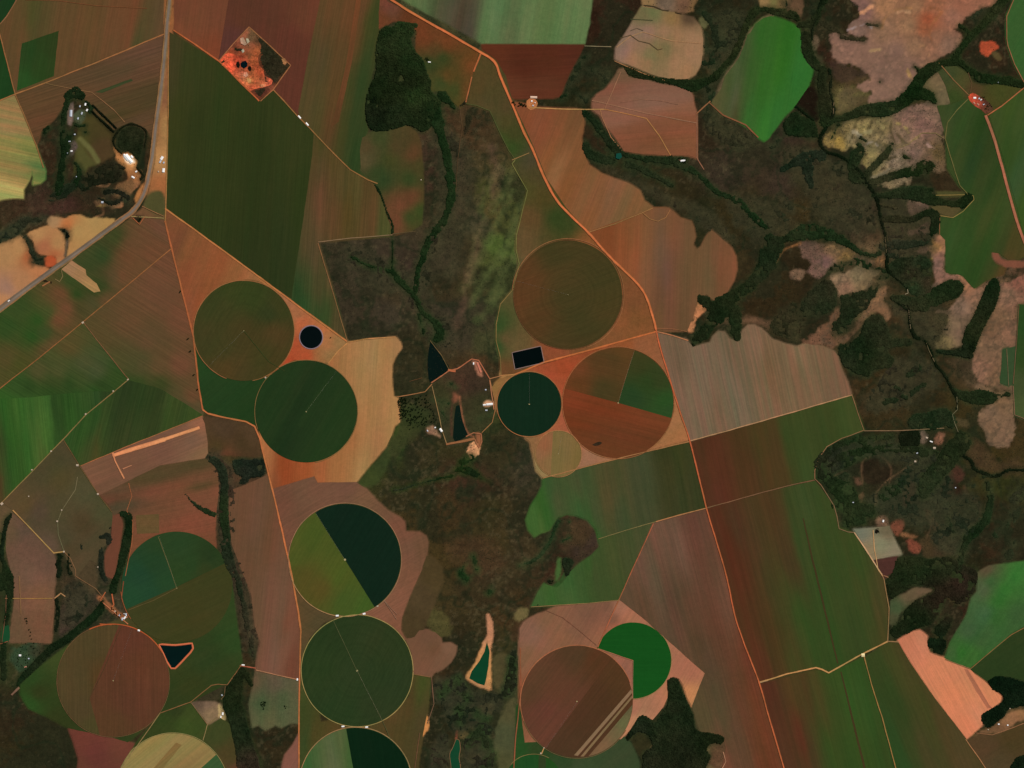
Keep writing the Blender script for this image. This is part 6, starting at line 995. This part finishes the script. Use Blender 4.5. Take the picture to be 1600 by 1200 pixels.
# ------------------------------------------------------------------ farm buildings
WHITE = flat_mat('white_roof_sheet', '#ffffff', 0.5, 0, 0.06, 1 / 4.0, direct=np.array([0.8, 0.78, 0.74]))
GREYR = flat_mat('grey_roof_sheet', '#a0a0a8', 0.5, 0, 0.1, 1 / 4.0, direct=np.array([0.42, 0.45, 0.5]))
TILER = flat_mat('clay_roof_tiles', '#a05a3a', 0.8, 0, 0.2, 1 / 3.0, direct=np.array([0.38, 0.17, 0.1]))
DUST = flat_mat('dusty_roof_sheet', '#a08060', 0.8, 0, 0.15, 1 / 4.0, direct=np.array([0.42, 0.32, 0.22]))
WALLM = flat_mat('plaster_wall', '#c8b8a0', 0.9, 0, 0.1, 1 / 3.0, direct=np.array([0.5, 0.44, 0.36]))
DARKM = flat_mat('dark_opening', '#202020', 0.7, 0, 0.1, 1 / 3.0, direct=np.array([0.03, 0.03, 0.035]))
STEEL = flat_mat('galvanised_steel', '#909090', 0.6, 0.0, 0.1, 1 / 2.0, direct=np.array([0.24, 0.22, 0.18]))
DUST = flat_mat('dusty_roof_sheet', '#a08060', 0.8, 0, 0.15, 1 / 4.0, direct=np.array([0.42, 0.32, 0.22]))
LAST = [None]
def solid(name, V, Fl, mat, parent):
    me = bpy.data.meshes.new(name); me.from_pydata(V, [], Fl); me.update(); me.materials.append(mat)
    o = bpy.data.objects.new(name, me); COL.objects.link(o); o.parent = parent; LAST[0] = o; return o
def barn(x, y, L, Wd, ang, label, roof=None, h=5.0, name='farm_building', cat='building', group=None, z=0.8):
    roof = roof or WHITE
    e = empty(name, x, y, z, math.radians(ang)); tag(e, label, cat, group)
    a, b, r = L / 2, Wd / 2, Wd * 0.16
    solid('wall', [(-a, -b, 0), (a, -b, 0), (a, b, 0), (-a, b, 0), (-a, -b, h), (a, -b, h), (a, b, h), (-a, b, h), (-a, 0, h + r), (a, 0, h + r)],
          [(0, 1, 5, 4), (2, 3, 7, 6), (1, 2, 6, 9, 5), (3, 0, 4, 8, 7)], WALLM, e)
    o_ = 0.8; t = 0.25
    V = []
    for sx in (-a - o_, a + o_):
        for yy, zz in ((-b - o_, h - 0.15), (0, h + r + 0.15), (b + o_, h - 0.15)): V += [(sx, yy, zz + 0.1), (sx, yy, zz + 0.1 + t)]
    Fl = [(1, 3, 9, 7), (3, 5, 11, 9), (0, 6, 8, 2), (2, 8, 10, 4), (0, 1, 7, 6), (4, 10, 11, 5), (0, 2, 3, 1), (2, 4, 5, 3), (6, 7, 9, 8), (8, 9, 11, 10)]
    solid('roof', V, Fl, roof, e)
    dw = min(4.0, Wd * 0.3)
    solid('door', [(a + 0.01, -dw / 2, 0), (a + 0.12, -dw / 2, 0), (a + 0.12, dw / 2, 0), (a + 0.01, dw / 2, 0), (a + 0.01, -dw / 2, 3.4), (a + 0.12, -dw / 2, 3.4), (a + 0.12, dw / 2, 3.4), (a + 0.01, dw / 2, 3.4)],
          [(1, 2, 6, 5), (4, 5, 6, 7), (0, 1, 5, 4), (2, 3, 7, 6)], DARKM, e)
    return e
def silo(x, y, r, h, label, group=None):
    e = empty('grain_silo', x, y, 0.3); tag(e, label, 'silo', group); n = 20
    V = [(r * math.cos(t), r * math.sin(t), z) for z in (0, h) for t in [2 * math.pi * k / n for k in range(n)]]
    solid('body', V, [(k, (k + 1) % n, n + (k + 1) % n, n + k) for k in range(n)], STEEL, e)
    V = [((r + .3) * math.cos(2 * math.pi * k / n), (r + .3) * math.sin(2 * math.pi * k / n), h) for k in range(n)] + [(0, 0, h + r * 0.5)]
    solid('roof', V, [(k, (k + 1) % n, n) for k in range(n)] + [tuple(range(n))[::-1]], WHITE, e)
    return e
B = [
 (253, 247, 34, 22, 60, 'white-roofed shed at the top of the roadside depot', WHITE), (250.5, 252.5, 26, 14, 60, 'blue-grey roofed shed in the middle of the roadside depot', GREYR), (255.5, 266, 36, 22, 85, 'long white shed at the lower end of the roadside depot', WHITE), (247.5, 268, 12, 10, 85, 'tiny white shed beside the long one at the roadside depot', WHITE), (256, 254, 16, 12, 60, 'small grey-roofed shed right of the roadside depot', GREYR),
 (199, 246, 58, 40, -50, 'largest white shed in the bright western yard', WHITE), (204, 251, 44, 28, -50, 'second white shed in the bright western yard, lower side', WHITE), (206, 245, 26, 18, -50, 'small white shed at the right corner of the western yard', WHITE), (195, 243, 28, 16, -50, 'white shed at the left corner of the bright western yard', WHITE),
 (213, 268, 18, 12, 30, 'white-roofed house among trees below the western yard', WHITE), (208, 277, 30, 14, -30, 'pale shed at the foot of the western yard', WHITE),
 (133.5, 163, 22, 14, 80, 'small pale house north end of the farm avenue', WHITE), (136, 172, 20, 14, 60, 'white house at the upper end of the farm avenue', WHITE), (125, 166, 16, 10, 80, 'grey-roofed barn in the western grove', GREYR), (122, 185, 18, 12, 70, 'grey-roofed barn beside the meadow in the western grove', GREYR), (128, 177, 22, 12, 70, 'grey-roofed shed between the two western grove barns', GREYR),
 (111, 177, 60, 22, 88, 'long pinkish grey shed along the western grove', GREYR), (112, 236, 18, 12, 10, 'white house in the middle of the western scrub', WHITE), (105, 240, 16, 12, 80, 'grey roofed hut left of the white scrub house', GREYR), (117, 210, 14, 10, 0, 'pale hut at the edge of the western meadow', GREYR), (108, 221, 30, 6, 5, 'narrow pale animal shed in the western scrub', GREYR),
 (160, 316, 20, 16, 0, 'bluish roofed house north of the sandy fields', GREYR), (120, 276, 12, 9, 0, 'tiny grey hut in the lower western scrub', GREYR),
 (14, 470, 20, 12, 35, 'white shed on the left edge beside the paved road', WHITE), (129.5, 504, 20, 16, 30, 'white pump house at the crossing of field tracks', WHITE),
 (468, 183, 34, 12, -48, 'upper white shed on the long diagonal track', WHITE), (480, 194, 34, 12, -48, 'lower white shed on the long diagonal track', WHITE), (671, 97, 24, 8, -5, 'small pale shed by the big dark wood', WHITE),
 (831, 158, 12, 12, 0, 'pale house in the round yard by the main road', WHITE), (833, 165, 12, 10, 0, 'small grey house at the lower side of the round yard', GREYR), (834, 152, 62, 18, -2, 'pale pink-roofed shed above the round yard', flat_mat('faded_roof_sheet', '#d0a080', .7, 0, .1, .2, direct=np.array([0.62, 0.42, 0.30]))),
 (1067, 251, 44, 14, 5, 'white house in the trees below the mauve field', WHITE), (1062, 250, 18, 10, -30, 'dark-walled hut beside the white house below the mauve field', TILER),
 (1523, 153, 24, 16, 0, 'white-roofed barn at the upper left of the red farmstead', WHITE), (1530, 154, 14, 12, 20, 'grey-blue roof in the red farmstead', GREYR), (1533, 156, 14, 10, 45, 'pale roof at the centre of the red farmstead', WHITE), (1528, 163, 22, 12, -50, 'clay-tiled house at the lower side of the red farmstead', TILER), (1522, 161, 20, 12, -50, 'clay-tiled shed by the red farmstead track', TILER), (1537, 163, 14, 10, 30, 'grey barn on the wooded side of the red farmstead', GREYR),
 (765, 631.5, 60, 18, 5, 'long white shed beside the blackish crop circle', WHITE), (757, 632.5, 26, 12, 5, 'smaller white shed just west of the long one', WHITE), (760, 641, 20, 10, 0, 'grey shed south of the long white shed', GREYR), (759, 609, 12, 10, 0, 'tiny pale house north of the long white shed', GREYR),
 (689, 672, 34, 18, -55, 'white shed on the track west of the narrow pond', WHITE), (668, 673, 14, 9, -60, 'pale hut left of the farm west of the pond', GREYR), (680, 668, 12, 9, 20, 'small pale house in the farm west of the pond', WHITE), (740, 568, 10, 20, 0, 'pale pink shed above the reservoir farm', WHITE),
 (1448, 684, 20, 14, -20, 'white house in the eastern farm near its square plantation', DUST), (1455, 690, 26, 8, -20, 'narrow pale shed by the eastern farm house', WHITE), (1460, 700, 22, 18, 0, 'bright pale shed at the lower end of the eastern farm yard', DUST), (1430, 721, 16, 14, 0, 'pale shed beside the brown eastern farm track', DUST), (1380, 814, 20, 14, 80, 'white house above the pale fenced field', WHITE), (1433, 708, 14, 8, 20, 'tiny pale hut in eastern woodland', GREYR),
 (217, 985, 20, 14, -15, 'white shed on the rim of the brown grid circle', WHITE), (195, 965, 30, 14, 50, 'white barn at the end of the south-west farm lane', WHITE), (187, 961, 18, 12, 50, 'grey barn in the middle of the south-west farm lane', GREYR), (191, 967, 24, 12, 80, 'blue-roofed barn at the end of the south-west farm lane', GREYR), (180, 955, 14, 10, 50, 'pale hut at the wooded part of the south-west farm lane', WHITE), (197, 960, 14, 20, 0, 'grey-blue roofed shed at the right corner of the south-west farm', GREYR),
 (31.5, 1024, 20, 16, 0, 'white house among dotted trees on the left edge', WHITE), (45, 1029, 12, 10, 0, 'grey hut right of the white house with dotted trees', GREYR), (40, 1042, 22, 10, 20, 'reddish roofed shed below the white house with dotted trees', TILER), (153, 886, 10, 8, 0, 'tiny pale hut in the dark copse', WHITE),
 (348, 1115, 24, 14, 85, 'white barn in the sandy yard by the west wood', WHITE), (345, 1120, 18, 10, 85, 'small white shed below the barn in the sandy yard', WHITE), (380, 1039, 26, 10, -5, 'pale shed at the track crossing of the west wood', WHITE), (347, 1086, 10, 12, 30, 'blue-roofed hut on the edge of the west wood', GREYR),
 (1348.5, 1023.5, 30, 30, 5, 'pale yellow square pump house at the track fork in green fields', flat_mat('cream_roof_sheet', '#e8d088', .7, 0, .08, .2, direct=np.array([0.75, 0.6, 0.3]))), (1560.5, 1131.5, 14, 10, 0, 'left of two white houses at the lower right', WHITE), (1574.5, 1133, 12, 10, 0, 'right of two white houses at the lower right', WHITE), (1544, 1140, 10, 8, 0, 'tiny white hut at the foot of the lower right wood', WHITE), (1578, 1107, 8, 8, 0, 'tiny pale hut in the lower right wood', WHITE),
 (464.5, 1061.5, 20, 12, 85, 'white shed at the junction beside the tall dark circle', WHITE), (527, 962, 26, 14, 5, 'left white pump house between the split circle and the tall one', WHITE), (569, 959, 24, 14, 10, 'right white pump house between the split circle and the tall one', WHITE), (590, 947, 16, 10, 20, 'small pale pump house on the rim of the split circle', WHITE), (536, 1135, 26, 12, 5, 'left pale pump house below the tall dark circle', WHITE), (573, 1136, 24, 12, 5, 'right pale pump house below the tall dark circle', WHITE),
 (153, 772, 16, 14, 0, 'pale hut at the lower corner of the airstrip field', WHITE), (121, 727, 22, 16, 0, 'pale hut at the left corner of the airstrip field', WHITE), (3, 787, 24, 20, 40, 'pale shed where field tracks meet on the left edge', WHITE), (100, 862, 14, 14, 0, 'pale hut at the head of the paired dark clumps', WHITE), (89.5, 814.5, 14, 12, 0, 'white water tank on the curving pasture track', WHITE), (96.5, 797, 10, 9, 0, 'small pale tank further up the curving pasture track', WHITE), (80, 705, 14, 12, 30, 'pale hut on the diagonal track above the olive pasture', WHITE), (50, 734, 12, 10, 30, 'tiny pale hut lower on the diagonal track beside the green field', WHITE), (134, 647, 14, 12, 30, 'pale tank on the diagonal track in green fields', WHITE), (177, 611, 12, 10, 30, 'tiny pale tank high on the diagonal track in green fields', WHITE), (200, 593, 16, 10, 30, 'pale hut where the two thin field tracks meet', WHITE), (45, 775.5, 9, 9, 0, 'white speck-sized hut in the olive pasture', WHITE),
 (415, 590, 14, 12, 30, 'white pump hut where the two western circles touch', WHITE), (845, 1177, 12, 12, 0, 'pale pump hut above the small bright green circle', WHITE), (850, 1168.5, 10, 8, 0, 'tiny pale hut at the foot of the stripes circle', WHITE),
 (1333, 785, 12, 8, 0, 'tiny pale hut in the eastern farm wood', GREYR), (1493, 762, 10, 8, 0, 'tiny grey hut on the far right slope', GREYR), (1560, 128, 16, 10, 70, 'grey hut on the wood edge above the red farmstead', GREYR), (658, 281, 8, 8, 0, 'tiny pale hut on the rim of the central pasture', WHITE),
]
for b in B: barn(b[0], b[1], b[2], b[3], b[4], b[5], DUST if ('tiny' in b[5] or 'pump' in b[5] and b[2] < 20 or 'field tracks' in b[5] or 'diagonal track' in b[5] and b[2] < 16 or 'pasture' in b[5] or 'pale hut' in b[5] or 'pale tank' in b[5]) and b[6] is WHITE else b[6])
silo(197.5, 961.5, 4.5, 12, 'steel grain silo in the south-west farm lane, upper one'); silo(194, 959, 4.0, 11, 'steel grain silo in the south-west farm lane, lower one')
silo(836, 160.5, 4.0, 11, 'steel silo in the round yard by the main road')
relief('farmyard', "823,158 828,154 836,155 840,162 836,170 829,172 824,168", '#b07044', None, 0.5, 61, 0.6, base=1.2, mott=0.15)['label'] = 'round orange farmyard beside the main road'
bpy.data.objects['farmyard']['category'] = 'farmyard'
relief('red_farmyard', "1513,150 1520,145 1530,150 1545,160 1552,170 1548,175 1540,178 1534,172 1524,166 1516,158", "1517,152#b04c30 1523,158#a04a30 1530,165#8a4430 1540,160#3c2c20 1548,168#4a3a28 1533,152#6a3c2a 1538,173#5a3a28", None, 0.5, 62, 0.8, base=2.4, mott=0.3)['label'] = 'red earth yard of the top right farmstead'
bpy.data.objects['red_farmyard']['category'] = 'farmyard'

# ------------------------------------------------------------------ centre-pivot sprinklers: a tower and an arm of truss spans on wheels
def beam(V, Fl, p, q, w_):
    p = Vector(p); q = Vector(q); d = (q - p).normalized(); up = Vector((0, 0, 1)) if abs(d.z) < 0.9 else Vector((1, 0, 0))
    s_ = d.cross(up).normalized() * w_; u = d.cross(s_).normalized() * w_; b = len(V)
    for c in (p, q):
        for a, e_ in ((1, 1), (-1, 1), (-1, -1), (1, -1)): V.append(tuple(c + s_ * a + u * e_))
    Fl += [(b, b + 1, b + 5, b + 4), (b + 1, b + 2, b + 6, b + 5), (b + 2, b + 3, b + 7, b + 6), (b + 3, b, b + 4, b + 7), (b, b + 3, b + 2, b + 1), (b + 4, b + 5, b + 6, b + 7)]
def pivot(x, y, r, ang, label):
    e = empty('pivot_sprinkler', x, y, 3.4, math.radians(ang)); tag(e, label, 'irrigation machine', 'centre-pivot sprinklers')
    V, Fl = [], []
    for sx in (-1.6, 1.6):
        for sy in (-1.6, 1.6): beam(V, Fl, (sx, sy, 0), (sx * 0.25, sy * 0.25, 4.4), 0.1)
    beam(V, Fl, (-1.2, -1.2, 1.5), (1.2, 1.2, 1.5), 0.08); beam(V, Fl, (0, 0, 0), (0, 0, 5.2), 0.2)
    solid('pivot_tower', V, Fl, STEEL, e)
    n = max(4, round(r * S / 55)); L = (r * S - 4) / n
    for k in range(n):
        V, Fl = [], []; x0 = k * L; 
        for t in range(8):
            a, b = t / 8, (t + 1) / 8
            za = 4.2 + 0.8 * math.sin(a * math.pi); zb = 4.2 + 0.8 * math.sin(b * math.pi)
            beam(V, Fl, (x0 + a * L, 0, za), (x0 + b * L, 0, zb), 0.12)
            for s_ in (-1, 1): beam(V, Fl, (x0 + a * L, s_ * 0.5 * math.sin(a * math.pi), za - 0.9 * math.sin(a * math.pi)), (x0 + b * L, s_ * 0.5 * math.sin(b * math.pi), zb - 0.9 * math.sin(b * math.pi)), 0.05)
        solid('span', V, Fl, STEEL, e)
        V, Fl = [], []; x1 = x0 + L
        for s_ in (-1, 1): beam(V, Fl, (x1, s_ * 2.0, 0.6), (x1, 0, 4.1), 0.08)
        beam(V, Fl, (x1, -2, 0.6), (x1, 2, 0.6), 0.1)
        WH = []
        for s_ in (-2, 2):
            m = 10; b = 0; V0 = []; F0 = []
            for w2 in (-0.2, 0.2): V0 += [(x1 + 0.6 * math.cos(2 * math.pi * i / m), s_ + w2, 0.6 + 0.6 * math.sin(2 * math.pi * i / m)) for i in range(m)]
            F0 += [(b + i, b + (i + 1) % m, b + m + (i + 1) % m, b + m + i) for i in range(m)] + [tuple(b + i for i in range(m)), tuple(b + m + i for i in range(m))[::-1]]
            WH.append((V0, F0))
        solid('wheel_tower', V, Fl, STEEL, e); tw_ = LAST[0]
        for V, Fl in WH: solid('wheel', V, Fl, DARKM, tw_)
for a in [(887.5, 460.5, 84, 165, 'pivot sprinkler in the large circle just left of the main road'), (381, 517, 77, 225, 'pivot sprinkler in the dark olive circle touching the orange triangle'), (478.5, 643, 79, 53, 'pivot sprinkler in the dark green circle against the sandy field'), (827, 631.5, 49, 90, 'pivot sprinkler in the blackish circle by the rectangular reservoir'),
          (966, 629.5, 86, 73, 'pivot sprinkler in the four-part orange brown circle'), (872.5, 709, 35, 80, 'short pivot sprinkler in the smallest circle'), (539, 874.5, 87, 122, 'pivot sprinkler in the light green and blackish split circle'), (558, 1048, 86, -63, 'pivot sprinkler in the tall dark green circle'),
          (276, 917, 86, 109, 'pivot sprinkler in the teal and olive circle'), (177, 1063.5, 87, 70, 'pivot sprinkler in the brown grid circle'), (901.5, 1096.5, 87, -124, 'pivot sprinkler in the diagonally striped brown circle'), (989, 1032, 59, -90, 'pivot sprinkler in the bright green cut circle')]: pivot(*a)
PAD = flat_mat('pivot_pad', '#9a8a5c', 0.9, 0, .15, .1)
for x, y, c in ((887.5, 460.5, 0.6), (381, 517, .8), (478.5, 643, 1.0), (827, 631.5, 1.0), (966, 629.5, 1.1), (872.5, 709, .7), (539, 874.5, 1.7), (558, 1048, 1.5), (276, 919, 1.0), (177, 1063.5, .9), (901.5, 1096, 1.0), (834, 1225, 1)):
    o = flat_poly('pivot_pad', circ(x, y, c, 0, 360, 12), 5.6, PAD, None, (wx(x), wy(y), 0)); tag(o, kind='structure')

# ------------------------------------------------------------------ single trees
def leaf_mat():
    m = land_mat('tree_leaves', mott=0.15); return m
LEAFM = leaf_mat(); BARK = flat_mat('bark', '#4a3a28', 0.9, 0, 0.2, 1.0)
def tree_mesh(seed, r=6.5, h=10):
    rg = np.random.default_rng(seed); V, Fl, Cc = [], [], []
    for k in range(9):
        a = rg.uniform(0, 6.28); d = rg.uniform(0, 0.6) * r; c = np.array([d * math.cos(a), d * math.sin(a), h * rg.uniform(0.5, 0.85)]); rr = r * rg.uniform(0.3, 0.5)
        for t in range(46):
            u = rg.normal(size=3); u /= np.linalg.norm(u); p = c + u * rr * rg.uniform(0.7, 1.1) * np.array([1, 1, 0.8])
            s1 = rg.normal(size=3); s1 /= np.linalg.norm(s1); s2 = np.cross(u, s1); s2 /= np.linalg.norm(s2) + 1e-9; q = rg.uniform(0.5, 1.1)
            b = len(V); V += [tuple(p + s1 * q), tuple(p + s2 * q), tuple(p - s1 * q), tuple(p - s2 * q)]; Fl.append((b, b + 1, b + 2, b + 3))
            Cc += [alb('#1a2411') * rg.uniform(0.6, 1.5)] * 4
    return V, Fl, Cc
def trunk_mesh(h=6):
    V, Fl = [], []; n = 8
    for k, (z, r) in enumerate(((0, 0.45), (h * 0.5, 0.3), (h, 0.18))): V += [(r * math.cos(6.283 * i / n), r * math.sin(6.283 * i / n), z) for i in range(n)]
    for k in range(2): Fl += [(k * n + i, k * n + (i + 1) % n, (k + 1) * n + (i + 1) % n, (k + 1) * n + i) for i in range(n)]
    for a in (0.5, 2.4, 4.5): beam(V, Fl, (0, 0, h * 0.6), (2.4 * math.cos(a), 2.4 * math.sin(a), h + 0.8), 0.1)
    return V, Fl
PROTO = []
TM = bpy.data.meshes.new('trunk'); tv, tf = trunk_mesh(); TM.from_pydata(tv, [], tf); TM.materials.append(BARK)
for sd_ in range(3):
    v, f, c = tree_mesh(100 + sd_); me = bpy.data.meshes.new('crown'); me.from_pydata(v, [], f)
    a = me.color_attributes.new('Col', 'FLOAT_COLOR', 'POINT'); cc = np.ones((len(v), 4), np.float32); cc[:, :3] = np.array(c); a.data.foreach_set('color', cc.ravel()); me.materials.append(LEAFM); PROTO.append(me)
def tree(x, y, sc, label, group=None, z=0.2):
    e = empty('broadleaf_tree', x, y, z, rng.uniform(0, 6.28)); e.scale = (sc, sc, sc * 0.9); tag(e, label, 'tree', group)
    t = bpy.data.objects.new('trunk', TM); COL.objects.link(t); t.parent = e
    c = bpy.data.objects.new('crown', PROTO[int(rng.integers(0, 3))]); COL.objects.link(c); c.parent = e
for x, y, l in ((282, 455.5, 'highest lone tree beside the road along the drill-lined field'), (294, 529, 'second lone tree down the road along the drill-lined field'), (297.5, 548.5, 'third lone tree down the road along the drill-lined field'), (303.5, 585.5, 'fourth lone tree down the road along the drill-lined field'), (309, 608.5, 'lowest lone tree beside the road along the drill-lined field')):
    tree(x, y, 1.5, l); tree(x - 1.4, y + 1.2, 1.2, l.replace('lone tree', 'lone tree\'s smaller neighbour'))
rt = np.random.default_rng(44)
def grove(n, poly, group, label, s0=0.8, s1=1.3, mind=1.6):
    q = P(poly); xs = [p[0] for p in q]; ys = [p[1] for p in q]; out = []; tries = 0
    while len(out) < n and tries < 8000:
        tries += 1; x = rt.uniform(min(xs), max(xs)); y = rt.uniform(min(ys), max(ys))
        if sdf(q, np.array([x]), np.array([y]))[0] > 0 or any((x - a) ** 2 + (y - b) ** 2 < mind * mind for a, b in out): continue
        out.append((x, y)); tree(x, y, rt.uniform(s0, s1), label, group)
grove(120, "622,626 632,622 650,620 672,616 676,640 684,660 668,662 655,668 640,672 636,658 626,656", 'orchard trees beside the sandy tan field', 'dark round tree of the dotted orchard beside the sandy field', 0.9, 1.6, 1.9)
grove(40, "622,622 636,620 634,650 626,658 623,645", 'orchard trees beside the sandy tan field', 'dark round tree of the dotted orchard beside the sandy field', 1.2, 1.7, 1.7)
grove(34, "28,1008 62,1000 66,1020 60,1040 40,1045 24,1040", 'trees around the left edge house', 'dark tree dotted around the white house on the left edge', 0.8, 1.3, 1.8)
grove(9, "39,965 44,965 48,982 52,1000 48,1000", 'row of trees in the tan pasture', 'dark tree of the short slanting row in the tan pasture', 1.1, 1.5, 1.5)
grove(22, "408,1095 416,1096 415,1105 411,1110 405,1100", 'clump in the grey-green pasture', 'dark tree of the clump in the grey-green ragged pasture', 0.8, 1.3, 0.9)
grove(5, "444,1102 449,1101 448,1108 444,1108", 'small clump in the grey-green pasture', 'dark tree of the small right clump in the grey-green pasture', 0.8, 1.2, 0.9)
grove(10, "172,946 178,950 190,962 188,966 175,955", 'trees along the south-west farm lane', 'dark tree along the south-west farm lane', 1.0, 1.5, 1.6)
grove(16, "1527,148 1540,152 1550,165 1546,174 1534,168", 'trees in the red farmstead', 'dark tree sheltering the red farmstead', 0.9, 1.4, 1.7)
grove(26, "1060,245 1072,248 1072,255 1055,254", 'trees at the house below the mauve field', 'dark tree at the white house below the mauve field', 0.8, 1.2, 1.3)
grove(6, "799,159 822,163 822,167 800,165", 'hedge trees left of the round yard', 'dark tree in the hedge left of the round farmyard', 1.3, 1.7, 1.6)
grove(14, "799,158.5 823,162.5 823,167 800,165", 'hedge trees left of the round yard', 'dark tree in the hedge left of the round farmyard', 1.3, 1.6, 1.2)
grove(9, "214,338 222,338 220,347 215,347", 'trees at the road bend', 'dark tree in the orange-rimmed clump at the road bend', 1.0, 1.4, 1.2)
grove(8, "664,90 668,90 670,93 665,96", 'trees by the pale shed at the wood', 'dark tree beside the pale shed at the big wood', 0.9, 1.2, 0.9)
grove(7, "639,35 652,38 652,66 648,60 644,44", 'stray trees off the big wood', 'stray dark tree just off the big dark wood', 0.7, 1.0, 3)
tree(516.5, 527.5, 1.3, 'lone tree on bare orange soil right of the round reservoir')
grove(6, "857,907 864,907 864,912 858,914", 'trees in the field corner north of salmon soil', 'dark tree clump in the green corner beside the dark spur', 1.0, 1.4, 1.2)
grove(12, "1368,826 1373,826 1374,833 1366,833", 'trees at the fenced field pond', 'dark tree beside the pond of the pale fenced field', 0.6, 0.9, 0.9)
burnt = sheet('burnt_patch', wob(smooth(P("925,695 930,692 938,690 941,692 938,695 930,697")), .3, 5, 9), [(930, 693, alb('#34261a'))], 4.0, land_mat('burnt_soil', mott=0.2)); tag(burnt, 'small black burnt patch in the orange brown circle', 'burnt patch')

# ------------------------------------------------------------------ low scrub scattered over the savanna
def scrub():
    cx, cy = np.meshgrid(np.arange(-60, 1660, 1.9), np.arange(-60, 1260, 1.9))
    x = (cx + rng.uniform(-.9, .9, cx.shape)).ravel(); y = (cy + rng.uniform(-.9, .9, cy.shape)).ravel()
    i = np.clip(np.searchsorted(AX, x), 0, len(AX) - 1); j = np.clip(np.searchsorted(AY, y), 0, len(AY) - 1)
    m = MOT[j, i]
    dens = (m - 0.25) * 0.9 + 0.5 * fbm(x, y, 30, 71) + 0.35 * fbm(x, y, 8, 72)
    k = (rng.uniform(0, 1, x.shape) < np.clip(dens, 0, 0.5)) & (m > 0.3)
    x, y = x[k], y[k]
    inside = np.zeros(x.shape, bool)
    for q in FIELD_POLYS:
        bx = [p[0] for p in q]; by = [p[1] for p in q]
        s_ = (x > min(bx)) & (x < max(bx)) & (y > min(by)) & (y < max(by)) & ~inside
        if s_.any():
            w_ = np.where(s_)[0]; inside[w_] = sdf(q[::3], x[w_], y[w_]) < 1
    x, y = x[~inside], y[~inside]; n = len(x)
    r = rng.uniform(2.0, 4.2, n); h = r * rng.uniform(0.9, 1.4, n)
    ang = rng.uniform(0, 6.28, n); V = np.zeros((n, 6, 3))
    for t in range(5):
        a = ang + t * 2 * math.pi / 5; rr = r * rng.uniform(0.7, 1.2, n)
        V[:, t] = np.stack([wx(x) + rr * np.cos(a), wy(y) + rr * np.sin(a), 0.25 * h], -1)
    V[:, 5] = np.stack([wx(x), wy(y), h], -1)
    b = (np.arange(n) * 6)[:, None, None]; tri = np.array([[t, (t + 1) % 5, 5] for t in range(5)])[None]
    Fq = (b + tri).reshape(-1, 3)
    c = alb('#28291a')[None] * rng.uniform(0.6, 1.5, (n, 1)) * (1 + rng.uniform(-.12, .2, (n, 1)) * np.array([1, 0, 0]))
    o = mesh_obj('scrub', V.reshape(-1, 3), Fq, LEAFM, np.repeat(c, 6, 0)); tag(o, 'low dark scrub dotted over the brown savanna', 'scrub', None, 'stuff')
    print('scrub', n)
scrub()
for o in bpy.data.objects:
    if '_o' in o: del o['_o']
